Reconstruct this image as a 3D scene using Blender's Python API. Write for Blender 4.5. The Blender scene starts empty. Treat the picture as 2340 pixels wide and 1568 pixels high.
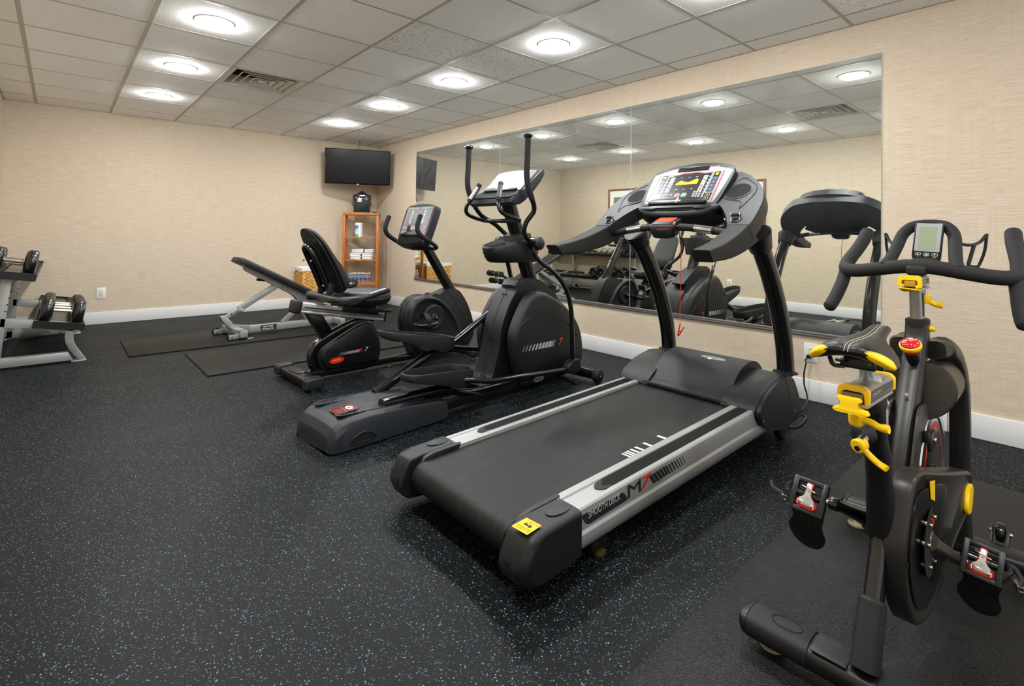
import bpy, bmesh, math, random
from mathutils import Vector, Matrix
PI = math.pi
rnd = random.Random(7)
S = bpy.context.scene
COL = S.collection

# ------------------------------------------------------------------ camera
CAM = Vector((7.5273, -3.666, 1.0678)); YAW = 0.8349; PIT = 0.0126; ROL = 0.0112
FPX = 1176.59; PPX = 1201.7; PPY = 519.9
_fw = Vector((-math.sin(YAW)*math.cos(PIT), math.cos(YAW)*math.cos(PIT), math.sin(PIT)))
_rt = _fw.cross(Vector((0, 0, 1))).normalized(); _up = _rt.cross(_fw)
_r = _rt*math.cos(ROL)+_up*math.sin(ROL); _u = -_rt*math.sin(ROL)+_up*math.cos(ROL)
cd = bpy.data.cameras.new('camera'); co = bpy.data.objects.new('camera', cd); COL.objects.link(co)
cd.sensor_width = 36; cd.lens = 36*FPX/2340
cd.shift_x = (1170-PPX)/2340; cd.shift_y = -(784-PPY)/2340
cd.clip_start = 0.02
m = Matrix((_r, _u, -_fw)).transposed().to_4x4(); m.translation = CAM
co.matrix_world = m
S.camera = co
# ------------------------------------------------------------------ world, exposure
w = bpy.data.worlds.new('world'); S.world = w; w.use_nodes = True
w.node_tree.nodes['Background'].inputs[0].default_value = (0.95, 0.97, 1.0, 1)
w.node_tree.nodes['Background'].inputs[1].default_value = 0.8
S.view_settings.view_transform = 'Standard'; S.view_settings.look = 'None'
S.view_settings.gamma = 1.0; S.view_settings.use_curve_mapping = False
S.view_settings.exposure = 0.42
LAMP = 215.0     # emission strength of every ceiling lamp lens

def ray(px, py):
    return _fw + _r*((px-PPX)/FPX) - _u*((py-PPY)/FPX)
def PX(px, py, x=None, y=None, z=None):
    """real-world point on the plane x=, y= or z= that was surveyed at this spot of the photograph"""
    d = ray(px, py)
    if x is not None: t = (x-CAM.x)/d.x
    elif y is not None: t = (y-CAM.y)/d.y
    else: t = (z-CAM.z)/d.z
    return CAM + d*t

# ------------------------------------------------------------------ materials
MATS = {}
def srgb(c):
    if isinstance(c, str):
        c = tuple(int(c[i:i+2], 16)/255 for i in (0, 2, 4))
    return tuple(((v/12.92) if v <= 0.04045 else ((v+0.055)/1.055)**2.4) for v in c)+(1,)
def mat(name, col, rough=0.5, metal=0.0, var=0.06, vscale=12.0, bump=0.0, bscale=300.0, emit=0.0, coat=0.0, trans=0.0, ior=1.45, spec=None, stretch=None, rvar=0.0):
    if name in MATS: return MATS[name]
    m = bpy.data.materials.new(name); m.use_nodes = True
    nt = m.node_tree; N = nt.nodes; L = nt.links
    b = N['Principled BSDF']; c = srgb(col)
    b.inputs['Roughness'].default_value = rough; b.inputs['Metallic'].default_value = metal
    b.inputs['IOR'].default_value = ior
    if coat: b.inputs['Coat Weight'].default_value = coat; b.inputs['Coat Roughness'].default_value = 0.12
    if trans: b.inputs['Transmission Weight'].default_value = trans
    if spec is not None: b.inputs['Specular IOR Level'].default_value = spec
    if emit:
        b.inputs['Emission Color'].default_value = c; b.inputs['Emission Strength'].default_value = emit
    tc = N.new('ShaderNodeTexCoord'); mp = N.new('ShaderNodeMapping'); L.new(tc.outputs['Object'], mp.inputs[0])
    if stretch: mp.inputs['Scale'].default_value = stretch
    n = N.new('ShaderNodeTexNoise'); n.inputs['Scale'].default_value = vscale; n.inputs['Detail'].default_value = 4
    L.new(mp.outputs[0], n.inputs['Vector'])
    mx = N.new('ShaderNodeMix'); mx.data_type = 'RGBA'
    mx.inputs[6].default_value = tuple(v*(1-var) for v in c[:3])+(1,); mx.inputs[7].default_value = tuple(min(1, v*(1+var)) for v in c[:3])+(1,)
    L.new(n.outputs['Fac'], mx.inputs[0]); L.new(mx.outputs[2], b.inputs['Base Color'])
    if rvar:
        mr = N.new('ShaderNodeMapRange'); mr.inputs[3].default_value = max(0, rough-rvar); mr.inputs[4].default_value = rough+rvar
        L.new(n.outputs['Fac'], mr.inputs[0]); L.new(mr.outputs[0], b.inputs['Roughness'])
    if bump:
        n2 = N.new('ShaderNodeTexNoise'); n2.inputs['Scale'].default_value = bscale; n2.inputs['Detail'].default_value = 2
        L.new(tc.outputs['Object'], n2.inputs['Vector'])
        bp = N.new('ShaderNodeBump'); bp.inputs['Strength'].default_value = bump; bp.inputs['Distance'].default_value = 0.002
        L.new(n2.outputs['Fac'], bp.inputs['Height']); L.new(bp.outputs[0], b.inputs['Normal'])
    MATS[name] = m
    return m

# ------------------------------------------------------------------ mesh builder
def cr(pts, n=6, closed=False):
    """Catmull-Rom through points of any dimension"""
    P = [Vector(p) for p in pts]; out = []
    N_ = len(P); rng = range(N_ if closed else N_-1)
    for i in rng:
        if closed: a, b, c, d = P[i-1], P[i], P[(i+1) % N_], P[(i+2) % N_]
        else: a = P[max(i-1, 0)]; b = P[i]; c = P[i+1]; d = P[min(i+2, N_-1)]
        for k in range(n):
            t = k/n; t2 = t*t; t3 = t2*t
            out.append(0.5*((2*b)+(c-a)*t+(2*a-5*b+4*c-d)*t2+(3*b-a-3*c+d)*t3))
    if not closed: out.append(P[-1].copy())
    return out
def fillet(pts, r, n=5, closed=False):
    """polyline whose corners are rounded with radius-like length r (number or list)"""
    P = [Vector(p) for p in pts]; out = []; N_ = len(P)
    for i in range(N_):
        ri = r[i] if isinstance(r, (list, tuple)) else r
        if (not closed and i in (0, N_-1)) or ri <= 0: out.append(P[i]); continue
        a, b, c = P[i-1], P[i], P[(i+1) % N_]
        la, lc = (a-b).length, (c-b).length
        k = min(ri, la*0.48, lc*0.48)
        p0 = b+(a-b).normalized()*k; p2 = b+(c-b).normalized()*k
        for j in range(n+1):
            t = j/n; out.append(p0*(1-t)**2+b*2*t*(1-t)+p2*t*t)
    return out
class MB:
    def __init__(s): s.bm = bmesh.new(); s.mi = 0
    def _f(s, vs, m=None):
        try:
            f = s.bm.faces.new(vs); f.material_index = s.mi if m is None else m; f.smooth = True; return f
        except ValueError: return None
    def rings(s, R, closed=True, cap=True, loop=False):
        V = [[s.bm.verts.new(p) for p in r] for r in R]
        n = len(V[0]); k = n if closed else n-1
        for a in range(len(V) if loop else len(V)-1):
            A = V[a]; B = V[(a+1) % len(V)]
            for i in range(k): s._f([A[i], A[(i+1) % n], B[(i+1) % n], B[i]])
        if cap and not loop:
            s._f(V[0][::-1]); s._f(V[-1])
        return s
    def box(s, a, b, bev=0.0, seg=2, M=None):
        """box between corners a and b, optionally moved by matrix M"""
        x0, y0, z0 = (min(a[i], b[i]) for i in range(3)); x1, y1, z1 = (max(a[i], b[i]) for i in range(3))
        t = bmesh.new()
        vs = [t.verts.new(p) for p in ((x0,y0,z0),(x1,y0,z0),(x1,y1,z0),(x0,y1,z0),(x0,y0,z1),(x1,y0,z1),(x1,y1,z1),(x0,y1,z1))]
        for f in ((0,3,2,1),(4,5,6,7),(0,1,5,4),(1,2,6,5),(2,3,7,6),(3,0,4,7)): t.faces.new([vs[i] for i in f])
        if bev: bmesh.ops.bevel(t, geom=t.edges[:], offset=min(bev, (x1-x0)*.49, (y1-y0)*.49, (z1-z0)*.49), segments=seg, profile=0.5, affect='EDGES')
        s._merge(t, M); return s
    def _merge(s, t, M=None):
        mp = {}
        for v in t.verts: mp[v] = s.bm.verts.new(M @ v.co if M is not None else v.co)
        for f in t.faces: s._f([mp[v] for v in f.verts])
        t.free()
    def tube(s, pts, r, n=12, up=None, closed=False, cap=True, rx=None, sq=0.0):
        """tube along points; r number or list; rx = second half-width (number/list) across 'up'; sq>0 squares the section"""
        P = [Vector(p) for p in pts]; N_ = len(P)
        R = r if isinstance(r, (list, tuple)) else [r]*N_
        RX = rx if isinstance(rx, (list, tuple)) else ([rx]*N_ if rx else R)
        rings = []; ref = Vector(up) if up is not None else None
        for i in range(N_):
            if closed: t = P[(i+1) % N_]-P[i-1]
            else: t = P[min(i+1, N_-1)]-P[max(i-1, 0)]
            t.normalize()
            if up is None:
                if ref is None: ref = Vector((0, 0, 1)) if abs(t.z) < 0.9 else Vector((1, 0, 0))
                a = ref-t*ref.dot(t); a.normalize(); ref = a
            else:
                a = ref-t*ref.dot(t); a.normalize()
            b = t.cross(a)
            ring = []
            for k in range(n):
                th = 2*PI*k/n; c_, s_ = math.cos(th), math.sin(th)
                if sq:
                    e = 1-sq; c_ = math.copysign(abs(c_)**e, c_); s_ = math.copysign(abs(s_)**e, s_)
                ring.append(P[i]+a*(R[i]*c_)+b*(RX[i]*s_))
            rings.append(ring)
        s.rings(rings, cap=cap, loop=closed); return s
    def bar(s, p, q, w, h, up=(0, 0, 1), bev=0.003):
        """rectangular bar from p to q, w across, h along up"""
        p, q = Vector(p), Vector(q); d = (q-p); L_ = d.length; d.normalize()
        u = Vector(up); u = (u-d*u.dot(d)).normalized(); v = d.cross(u)
        M = Matrix((v, d, u)).transposed().to_4x4(); M.translation = p
        return s.box((-w/2, 0, -h/2), (w/2, L_, h/2), bev, 2, M)
    def cyl(s, p, q, r, n=20, r2=None, bev=0.0):
        p, q = Vector(p), Vector(q); r2 = r if r2 is None else r2
        if bev:
            d = (q-p).normalized()
            return s.tube([p, p+d*bev*.3, p+d*bev, q-d*bev, q-d*bev*.3, q], [r-bev, r-bev*.3, r, r2, r2-bev*.3, r2-bev], n)
        return s.tube([p, q], [r, r2], n)
    def lathe(s, prof, o=(0, 0, 0), n=24, ax=None, cap=True):
        """profile [(r, h)] around axis ax through o"""
        o = Vector(o); ax = Vector(ax or (0, 0, 1)).normalized()
        a = ax.orthogonal().normalized(); b = ax.cross(a)
        R = [[o+ax*h+a*(max(r, 1e-4)*math.cos(2*PI*k/n))+b*(max(r, 1e-4)*math.sin(2*PI*k/n)) for k in range(n)] for r, h in prof]
        s.rings(R, cap=cap); return s
    def prism(s, poly, d, bev=0.0, seg=2):
        """closed 3-D polygon poly swept by vector d, with rounded rims"""
        t = bmesh.new(); d = Vector(d)
        A = [t.verts.new(Vector(p)) for p in poly]; B = [t.verts.new(Vector(p)+d) for p in poly]
        n = len(A); rim = []
        fa = t.faces.new(A[::-1]); fb = t.faces.new(B)
        for i in range(n): t.faces.new([A[i], A[(i+1) % n], B[(i+1) % n], B[i]])
        if bev:
            es = list(fa.edges)+list(fb.edges)
            bmesh.ops.bevel(t, geom=es, offset=bev, segments=seg, profile=0.5, affect='EDGES', clamp_overlap=True)
        bmesh.ops.recalc_face_normals(t, faces=t.faces[:])
        s._merge(t); return s
    def quad(s, a, b, c, d): s._f([s.bm.verts.new(Vector(p)) for p in (a, b, c, d)]); return s
    def poly(s, pts): s._f([s.bm.verts.new(Vector(p)) for p in pts]); return s
    def grid(s, fn, nu, nv):
        V = [[s.bm.verts.new(fn(i/nu, j/nv)) for j in range(nv+1)] for i in range(nu+1)]
        for i in range(nu):
            for j in range(nv): s._f([V[i][j], V[i+1][j], V[i+1][j+1], V[i][j+1]])
        return s
    def build(s, name, mats, parent=None, sharp=35, recalc=True, wn=False):
        if recalc: bmesh.ops.recalc_face_normals(s.bm, faces=s.bm.faces[:])
        off = Vector(parent['_o']) if parent is not None and '_o' in parent else Vector((0, 0, 0))
        if off.length: bmesh.ops.translate(s.bm, verts=s.bm.verts[:], vec=-off)
        me = bpy.data.meshes.new(name); s.bm.to_mesh(me); s.bm.free()
        for m in (mats if isinstance(mats, (list, tuple)) else [mats]): me.materials.append(m)
        me.set_sharp_from_angle(angle=math.radians(sharp))
        o = bpy.data.objects.new(name, me); COL.objects.link(o)
        if parent is not None:
            o.parent = parent; o['_o'] = parent['_o'] if '_o' in parent else (0, 0, 0)
        return o
def thing(name, loc, label, cat, group=None):
    o = bpy.data.objects.new(name, None); COL.objects.link(o); o.location = loc; o.empty_display_size = 0.1
    o['_o'] = tuple(loc); o['label'] = label; o['category'] = cat
    if group: o['group'] = group
    return o
def tag(o, label, cat, group=None):
    o['label'] = label; o['category'] = cat
    if group: o['group'] = group
    return o
def struct(o): o['kind'] = 'structure'; return o
def text(name, body, o, xd, yd, size, m, parent=None, ext=0.0006, shear=0.0, align='LEFT', spacing=1.0, sx=1.0):
    """raised lettering at o, reading along xd with its top towards yd; size = height of capitals"""
    cu = bpy.data.curves.new(name, 'FONT'); cu.body = body; cu.size = size/0.7; cu.shear = shear; cu.align_x = align
    cu.extrude = ext; cu.space_character = spacing; cu.resolution_u = 3
    tmp = bpy.data.objects.new(name, cu); COL.objects.link(tmp)
    bpy.context.view_layer.update()
    me = bpy.data.meshes.new_from_object(tmp.evaluated_get(bpy.context.evaluated_depsgraph_get()))
    bpy.data.objects.remove(tmp); bpy.data.curves.remove(cu)
    xd = Vector(xd).normalized(); yd = Vector(yd); yd = (yd-xd*yd.dot(xd)).normalized(); zd = xd.cross(yd)
    M = Matrix((xd*sx, yd, zd)).transposed().to_4x4(); M.translation = Vector(o)
    off = Vector(parent['_o']) if parent is not None and '_o' in parent else Vector((0, 0, 0))
    me.transform(Matrix.Translation(-off) @ M)
    me.materials.clear(); me.materials.append(m)
    ob = bpy.data.objects.new(name, me); COL.objects.link(ob)
    if parent is not None: ob.parent = parent; ob['_o'] = parent['_o']
    return ob
def dup(root, loc, **kw):
    """copy of a thing with its parts and their sub-parts"""
    r = root.copy(); COL.objects.link(r); r.location = loc
    for k, v in kw.items(): r[k] = v
    for ch in list(root.children):
        c = ch.copy(); COL.objects.link(c); c.parent = r
        for g in list(ch.children):
            d = g.copy(); COL.objects.link(d); d.parent = c
    return r
X = Vector((1, 0, 0)); Y = Vector((0, 1, 0)); Z = Vector((0, 0, 1))
def PP(px, py, pt, n):
    """point on the plane through pt with normal n seen at this spot of the photograph"""
    d = ray(px, py); n = Vector(n); t = (Vector(pt)-CAM).dot(n)/d.dot(n)
    return CAM + d*t
def frame(o, xd, yd):
    xd = Vector(xd).normalized(); yd = Vector(yd); yd = (yd-xd*yd.dot(xd)).normalized()
    M = Matrix((xd, yd, xd.cross(yd))).transposed().to_4x4(); M.translation = Vector(o); return M
def rrect(u0, u1, v0, v1, r, n=4):
    out = []
    for cx, cy, a0 in ((u1-r, v1-r, 0), (u0+r, v1-r, 90), (u0+r, v0+r, 180), (u1-r, v0+r, 270)):
        for k in range(n+1):
            a = math.radians(a0+90*k/n); out.append((cx+r*math.cos(a), cy+r*math.sin(a)))
    return out
def slab(b, M, pts, t0, t1, bev=0.0, seg=2):
    """2-D outline pts in frame M, between heights t0 and t1"""
    poly = [M @ Vector((p[0], p[1], t0)) for p in pts]
    d = (M.to_3x3() @ Vector((0, 0, 1)))*(t1-t0)
    b.prism(poly, d, bev, seg); return b
def ell(cx, cy, rx, ry, n=24, rot=0.0):
    c, s = math.cos(rot), math.sin(rot)
    return [(cx+rx*math.cos(2*PI*k/n)*c-ry*math.sin(2*PI*k/n)*s, cy+rx*math.cos(2*PI*k/n)*s+ry*math.sin(2*PI*k/n)*c) for k in range(n)]

# materials shared by the machines
M_GREY = mat('charcoal_plastic', '131517', 0.42, bump=0.3, bscale=900, var=0.06)
M_GREYL = mat('slate_plastic', '1d2126', 0.42, bump=0.3, bscale=900, var=0.06)
M_BLK = mat('gloss_black_paint', '0b0b0c', 0.22, var=0.05, coat=0.4)
M_BLKS = mat('satin_black_paint', '0f0f10', 0.38, var=0.08)
M_RUB = mat('black_rubber', '0d0d0d', 0.6, bump=0.3, bscale=500)
M_FOAM = mat('foam_grip', '121213', 0.7, bump=0.5, bscale=900)
M_STEEL = mat('polished_steel', 'cfcfcd', 0.18, metal=1.0, var=0.03)
M_SIL = mat('silver_paint', 'a9aba9', 0.38, metal=0.55, var=0.03)
M_RED = mat('red_plastic', 'd6210f', 0.35, var=0.03)
M_YEL = mat('yellow_plastic', 'f2c500', 0.35, var=0.03)
M_PWHITE = mat('print_white', 'e6e6e6', 0.5, var=0.01)
M_PGREY = mat('print_grey', 'a3a5a6', 0.5, var=0.01)
M_PLGREY = mat('overlay_grey', '8d9196', 0.4, var=0.02)
M_PBTN = mat('overlay_button', '4d5661', 0.4, var=0.02)
M_PDARK = mat('overlay_dark', '242528', 0.3, var=0.04)
M_PRED = mat('print_red', 'cf2a1c', 0.45, var=0.01)
M_PGREEN = mat('print_green', '2f9d5a', 0.45, var=0.01)
M_PBLUE = mat('print_blue', '4a9ac4', 0.45, var=0.01)
M_LEDY = mat('lit_amber', 'f5a800', 0.4, var=0.02, emit=0.6)
M_PYEL = mat('print_yellow', 'e9d61c', 0.45, var=0.01)
M_ORNG = mat('orange_red_label', 'f2431d', 0.4, var=0.02)
OVL = [M_PDARK, M_PLGREY, M_PBTN, M_PRED, M_PWHITE, M_PYEL, M_PGREEN, M_PBLUE, M_LEDY]
class LF:
    """local frame of a machine: u to its right, v forward, z up; built at (0,0) and turned by ang"""
    def __init__(s, x, y, ang):
        s.M = Matrix.Translation((x, y, 0)) @ Matrix.Rotation(math.radians(ang), 4, 'Z'); s.I = s.M.inverted(); s.x, s.y, s.a = x, y, math.radians(ang)
    def root(s, name, label, cat, group=None):
        t = thing(name, (s.x, s.y, 0), label, cat, group); t.rotation_euler = (0, 0, s.a); t['_o'] = (0.0, 0.0, 0.0); return t
    def _h(s, q, ax, c):
        o = s.I @ CAM; d = s.I.to_3x3() @ ray(*q); t = (c-o[ax])/d[ax]; return o+d*t
    def U(s, q, u): return s._h(q, 0, u)
    def V(s, q, v): return s._h(q, 1, v)
    def Zh(s, q, z): return s._h(q, 2, z)
    def P(s, q, pt, n):
        o = s.I @ CAM; d = s.I.to_3x3() @ ray(*q); n = Vector(n); return o+d*((Vector(pt)-o).dot(n)/d.dot(n))
def vz(pts, n=0, closed=True):
    P = [(0, p[0], p[1]) for p in pts]
    return [(p[1], p[2]) for p in (cr(P, n, closed) if n else P)]
def slabU(b, pts, u0, u1, bev=0.0, seg=2):
    """profile in (v, z) swept from u0 to u1"""
    b.prism([(u0, p[0], p[1]) for p in pts], (u1-u0, 0, 0), bev, seg); return b
def cap_loft(b, rings): b.rings(rings); return b
def resample(pts, n):
    P = [Vector(p) for p in pts]; L_ = [0]
    for i in range(len(P)): L_.append(L_[-1]+(P[(i+1) % len(P)]-P[i]).length)
    out = []; k = 0
    for j in range(n):
        t = L_[-1]*j/n
        while L_[k+1] < t: k += 1
        f = (t-L_[k])/max(1e-9, L_[k+1]-L_[k]); out.append(P[k].lerp(P[(k+1) % len(P)], f))
    return out
def console_face(F, parent, hw, hh, keys=True, chart=False):
    """printed face of a machine console: dark centre, grey side bands, keys"""
    b = MB(); Zt = 0.0006
    def rc(u0, u1, v0, v1, mi, lv=1):
        b.mi = mi; b.poly([F @ Vector((p[0]*hw, p[1]*hh, Zt+0.0003*lv)) for p in ((u0, v0), (u1, v0), (u1, v1), (u0, v1))])
    rc(-1, 1, 0, 1, 1, 0); rc(-0.99, -0.96, 0.02, 0.98, 3, 1); rc(0.96, 0.99, 0.02, 0.98, 3, 1)
    rc(-0.66, 0.66, 0.1, 0.93, 0, 1)
    for s in (-1, 1):
        rc(s*0.8-0.1, s*0.8+0.1, 0.32, 0.95, 0, 2)
        for k in range(6): rc(s*0.8-0.075, s*0.8+0.075, 0.34+0.1*k, 0.42+0.1*k, 1, 3); rc(s*0.8-0.055, s*0.8+0.055, 0.355+0.1*k, 0.405+0.1*k, 2, 4)
        for k in range(5): rc(s*0.5-0.07, s*0.5+0.07, 0.4+0.1*k, 0.48+0.1*k, 4, 3); rc(s*0.5-0.045, s*0.5+0.045, 0.415+0.1*k, 0.465+0.1*k, (7, 3, 2, 6, 7)[k], 4)
        rc(s*0.78-0.16, s*0.78+0.16, 0.04, 0.28, 1, 2); 
    for k in range(3): rc(0.66+.02*k, 0.88+.02*k, 0.10+0.06*k, 0.13+0.06*k, 3, 3)
    for k in range(2): rc(-0.88+.14*k, -0.78+.14*k, 0.12, 0.2, 2, 3)
    for u, mi in ((-0.2, 3), (0.12, 6)):
        for r, m_, lv in ((0.085, 4, 3), (0.07, mi, 4)): b.mi = m_; b.poly([F @ Vector((p[0], p[1], Zt+.0003*lv)) for p in ell(u*hw, 0.24*hh, r*hw*1.15, r*hw*1.15, 18)])
        rc(u-0.05, u+0.05, 0.225, 0.255, 4, 5)
    rc(-0.04, 0.03, 0.19, 0.28, 4, 3); rc(-0.15, 0.15, 0.955, 0.985, 3, 3)
    for u in (-0.2, 0.15): rc(u-0.05, u+0.05, 0.72, 0.735, 4, 3); rc(u-0.05, u+0.05, 0.6, 0.612, 4, 3)
    return b.build('console_overlay', OVL, parent, recalc=False)
# ================================================================== THE ROOM
H = 2.394; W = 4.12; XM = 9.3; T = 0.6096; GX = 4.6867; GY = 0.2138
def nodes(name):
    m = bpy.data.materials.new(name); m.use_nodes = True
    return m, m.node_tree.nodes, m.node_tree.links, m.node_tree.nodes['Principled BSDF']
def ramp(N, pts):
    r = N.new('ShaderNodeValToRGB'); e = r.color_ramp.elements
    while len(e) < len(pts): e.new(0.5)
    for k, (p, c) in enumerate(pts): e[k].position = p; e[k].color = c if len(c) == 4 else tuple(c)+(1,)
    return r
def wallpaper():
    m, N, L, b = nodes('grasscloth_wallpaper')
    tc = N.new('ShaderNodeTexCoord')
    def noise(sc, det=3, scale=1.0):
        mp = N.new('ShaderNodeMapping'); mp.inputs['Scale'].default_value = sc; L.new(tc.outputs['Object'], mp.inputs[0])
        n = N.new('ShaderNodeTexNoise'); n.inputs['Scale'].default_value = scale; n.inputs['Detail'].default_value = det
        L.new(mp.outputs[0], n.inputs['Vector']); return n
    a = noise((7, 7, 330)); c = noise((28, 28, 620), 2); d = noise((160, 160, 1.5), 1); g = noise((1.2, 1.2, 1.2), 2)
    r1 = ramp(N, [(0.32, srgb('bfae96')), (0.5, srgb('cbbba5')), (0.68, srgb('d5c7b3'))])
    mx = N.new('ShaderNodeMath'); mx.operation = 'ADD'; L.new(a.outputs['Fac'], mx.inputs[0])
    m2 = N.new('ShaderNodeMath'); m2.operation = 'MULTIPLY_ADD'; m2.inputs[1].default_value = 0.7; m2.inputs[2].default_value = -0.35
    L.new(c.outputs['Fac'], m2.inputs[0]); L.new(m2.outputs[0], mx.inputs[1])
    m3 = N.new('ShaderNodeMath'); m3.operation = 'MULTIPLY_ADD'; m3.inputs[1].default_value = 0.18; m3.inputs[2].default_value = -0.09
    L.new(d.outputs['Fac'], m3.inputs[0]); m4 = N.new('ShaderNodeMath'); m4.operation = 'ADD'
    L.new(mx.outputs[0], m4.inputs[0]); L.new(m3.outputs[0], m4.inputs[1])
    L.new(m4.outputs[0], r1.inputs[0]); L.new(r1.outputs[0], b.inputs['Base Color'])
    b.inputs['Roughness'].default_value = 0.75; b.inputs['Specular IOR Level'].default_value = 0.25
    bp = N.new('ShaderNodeBump'); bp.inputs['Strength'].default_value = 0.25; bp.inputs['Distance'].default_value = 0.001
    L.new(mx.outputs[0], bp.inputs['Height']); L.new(bp.outputs[0], b.inputs['Normal'])
    return m
def rubber_floor():
    m, N, L, b = nodes('speckled_rubber')
    tc = N.new('ShaderNodeTexCoord')
    big = N.new('ShaderNodeTexNoise'); big.inputs['Scale'].default_value = 2.2; big.inputs['Detail'].default_value = 5; L.new(tc.outputs['Object'], big.inputs['Vector'])
    base = ramp(N, [(0.3, srgb('060707')), (0.7, srgb('0b0c0d'))]); L.new(big.outputs['Fac'], base.inputs[0])
    cur = base.outputs[0]
    for sc, th, col in ((250, 0.10, '55778d'), (200, 0.05, '7393a5'), (380, 0.13, '343f47'), (300, 0.05, '6c6c68')):
        # irregular flecks: voronoi cells, only a random few of them, shrunk and warped
        ws = N.new('ShaderNodeTexNoise'); ws.inputs['Scale'].default_value = 400; L.new(tc.outputs['Object'], ws.inputs['Vector'])
        vm = N.new('ShaderNodeVectorMath'); vm.operation = 'MULTIPLY_ADD'; vm.inputs[1].default_value = (0.005, 0.005, 0.0)
        L.new(ws.outputs['Color'], vm.inputs[0]); L.new(tc.outputs['Object'], vm.inputs[2])
        v = N.new('ShaderNodeTexVoronoi'); v.inputs['Scale'].default_value = sc; L.new(vm.outputs[0], v.inputs['Vector'])
        sp = N.new('ShaderNodeSeparateColor'); L.new(v.outputs['Color'], sp.inputs[0])
        lt = N.new('ShaderNodeMath'); lt.operation = 'LESS_THAN'; lt.inputs[1].default_value = th; L.new(sp.outputs[0], lt.inputs[0])
        ds = N.new('ShaderNodeMath'); ds.operation = 'LESS_THAN'; ds.inputs[1].default_value = 0.36; L.new(v.outputs['Distance'], ds.inputs[0])
        mu = N.new('ShaderNodeMath'); mu.operation = 'MULTIPLY'; L.new(lt.outputs[0], mu.inputs[0]); L.new(ds.outputs[0], mu.inputs[1])
        mx = N.new('ShaderNodeMix'); mx.data_type = 'RGBA'; mx.inputs[7].default_value = srgb(col)
        L.new(mu.outputs[0], mx.inputs[0]); L.new(cur, mx.inputs[6]); cur = mx.outputs[2]
    L.new(cur, b.inputs['Base Color'])
    b.inputs['Specular IOR Level'].default_value = 0.13
    rr = N.new('ShaderNodeMapRange'); rr.inputs[3].default_value = 0.42; rr.inputs[4].default_value = 0.62
    L.new(big.outputs['Fac'], rr.inputs[0]); L.new(rr.outputs[0], b.inputs['Roughness'])
    fn = N.new('ShaderNodeTexNoise'); fn.inputs['Scale'].default_value = 260; L.new(tc.outputs['Object'], fn.inputs['Vector'])
    bp = N.new('ShaderNodeBump'); bp.inputs['Strength'].default_value = 0.35; bp.inputs['Distance'].default_value = 0.0015
    L.new(fn.outputs['Fac'], bp.inputs['Height']); L.new(bp.outputs[0], b.inputs['Normal'])
    return m
def ceiling_tile(name, speck):
    m, N, L, b = nodes(name)
    tc = N.new('ShaderNodeTexCoord')
    n = N.new('ShaderNodeTexNoise'); n.inputs['Scale'].default_value = 90 if speck else 150; n.inputs['Detail'].default_value = 3; L.new(tc.outputs['Object'], n.inputs['Vector'])
    if speck: r = ramp(N, [(0.36, srgb('a5a29b')), (0.41, srgb('f3f2ef')), (0.7, srgb('f6f5f2'))])
    else: r = ramp(N, [(0.28, srgb('c8c6c0')), (0.42, srgb('f4f3f1')), (0.7, srgb('f7f6f4'))])
    L.new(n.outputs['Fac'], r.inputs[0])
    # every tile a shade of its own
    mp = N.new('ShaderNodeMapping'); mp.inputs['Location'].default_value = (-(GX % T)/T, -((-GY) % T)/T, 0); mp.inputs['Scale'].default_value = (1/T, 1/T, 0)
    L.new(tc.outputs['Object'], mp.inputs[0])
    fl = N.new('ShaderNodeVectorMath'); fl.operation = 'FLOOR'; L.new(mp.outputs[0], fl.inputs[0])
    wn = N.new('ShaderNodeTexWhiteNoise'); wn.noise_dimensions = '2D'; L.new(fl.outputs[0], wn.inputs['Vector'])
    mr = N.new('ShaderNodeMapRange'); mr.inputs[3].default_value = 0.93; mr.inputs[4].default_value = 1.03; L.new(wn.outputs['Value'], mr.inputs[0])
    vm = N.new('ShaderNodeVectorMath'); vm.operation = 'SCALE'; L.new(r.outputs[0], vm.inputs[0]); L.new(mr.outputs[0], vm.inputs['Scale'])
    L.new(vm.outputs[0], b.inputs['Base Color']); b.inputs['Roughness'].default_value = 0.85
    bp = N.new('ShaderNodeBump'); bp.inputs['Strength'].default_value = 0.5; bp.inputs['Distance'].default_value = 0.002
    L.new(n.outputs['Fac'], bp.inputs['Height']); L.new(bp.outputs[0], b.inputs['Normal'])
    return m
M_WALL = wallpaper()
M_FLOOR = rubber_floor()
M_TRIM = mat('painted_trim', 'dcdcda', 0.4, var=0.03, vscale=5)
M_GRID = mat('ceiling_tee', 'b3afa3', 0.5, var=0.03)
M_WHITE = mat('white_plastic', 'e2e0d8', 0.35, var=0.02)
M_BLACKP = mat('black_plastic', '17181a', 0.38, bump=0.25, bscale=700, var=0.1)
M_CHROME = mat('chrome', 'd9d9d6', 0.12, metal=1.0, var=0.02)
M_ALU = mat('brushed_aluminium', 'b4b4b0', 0.32, metal=0.9, var=0.05, stretch=(1, 30, 1))
M_DARKV = mat('dark_void', '08080a', 0.9)

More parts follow.
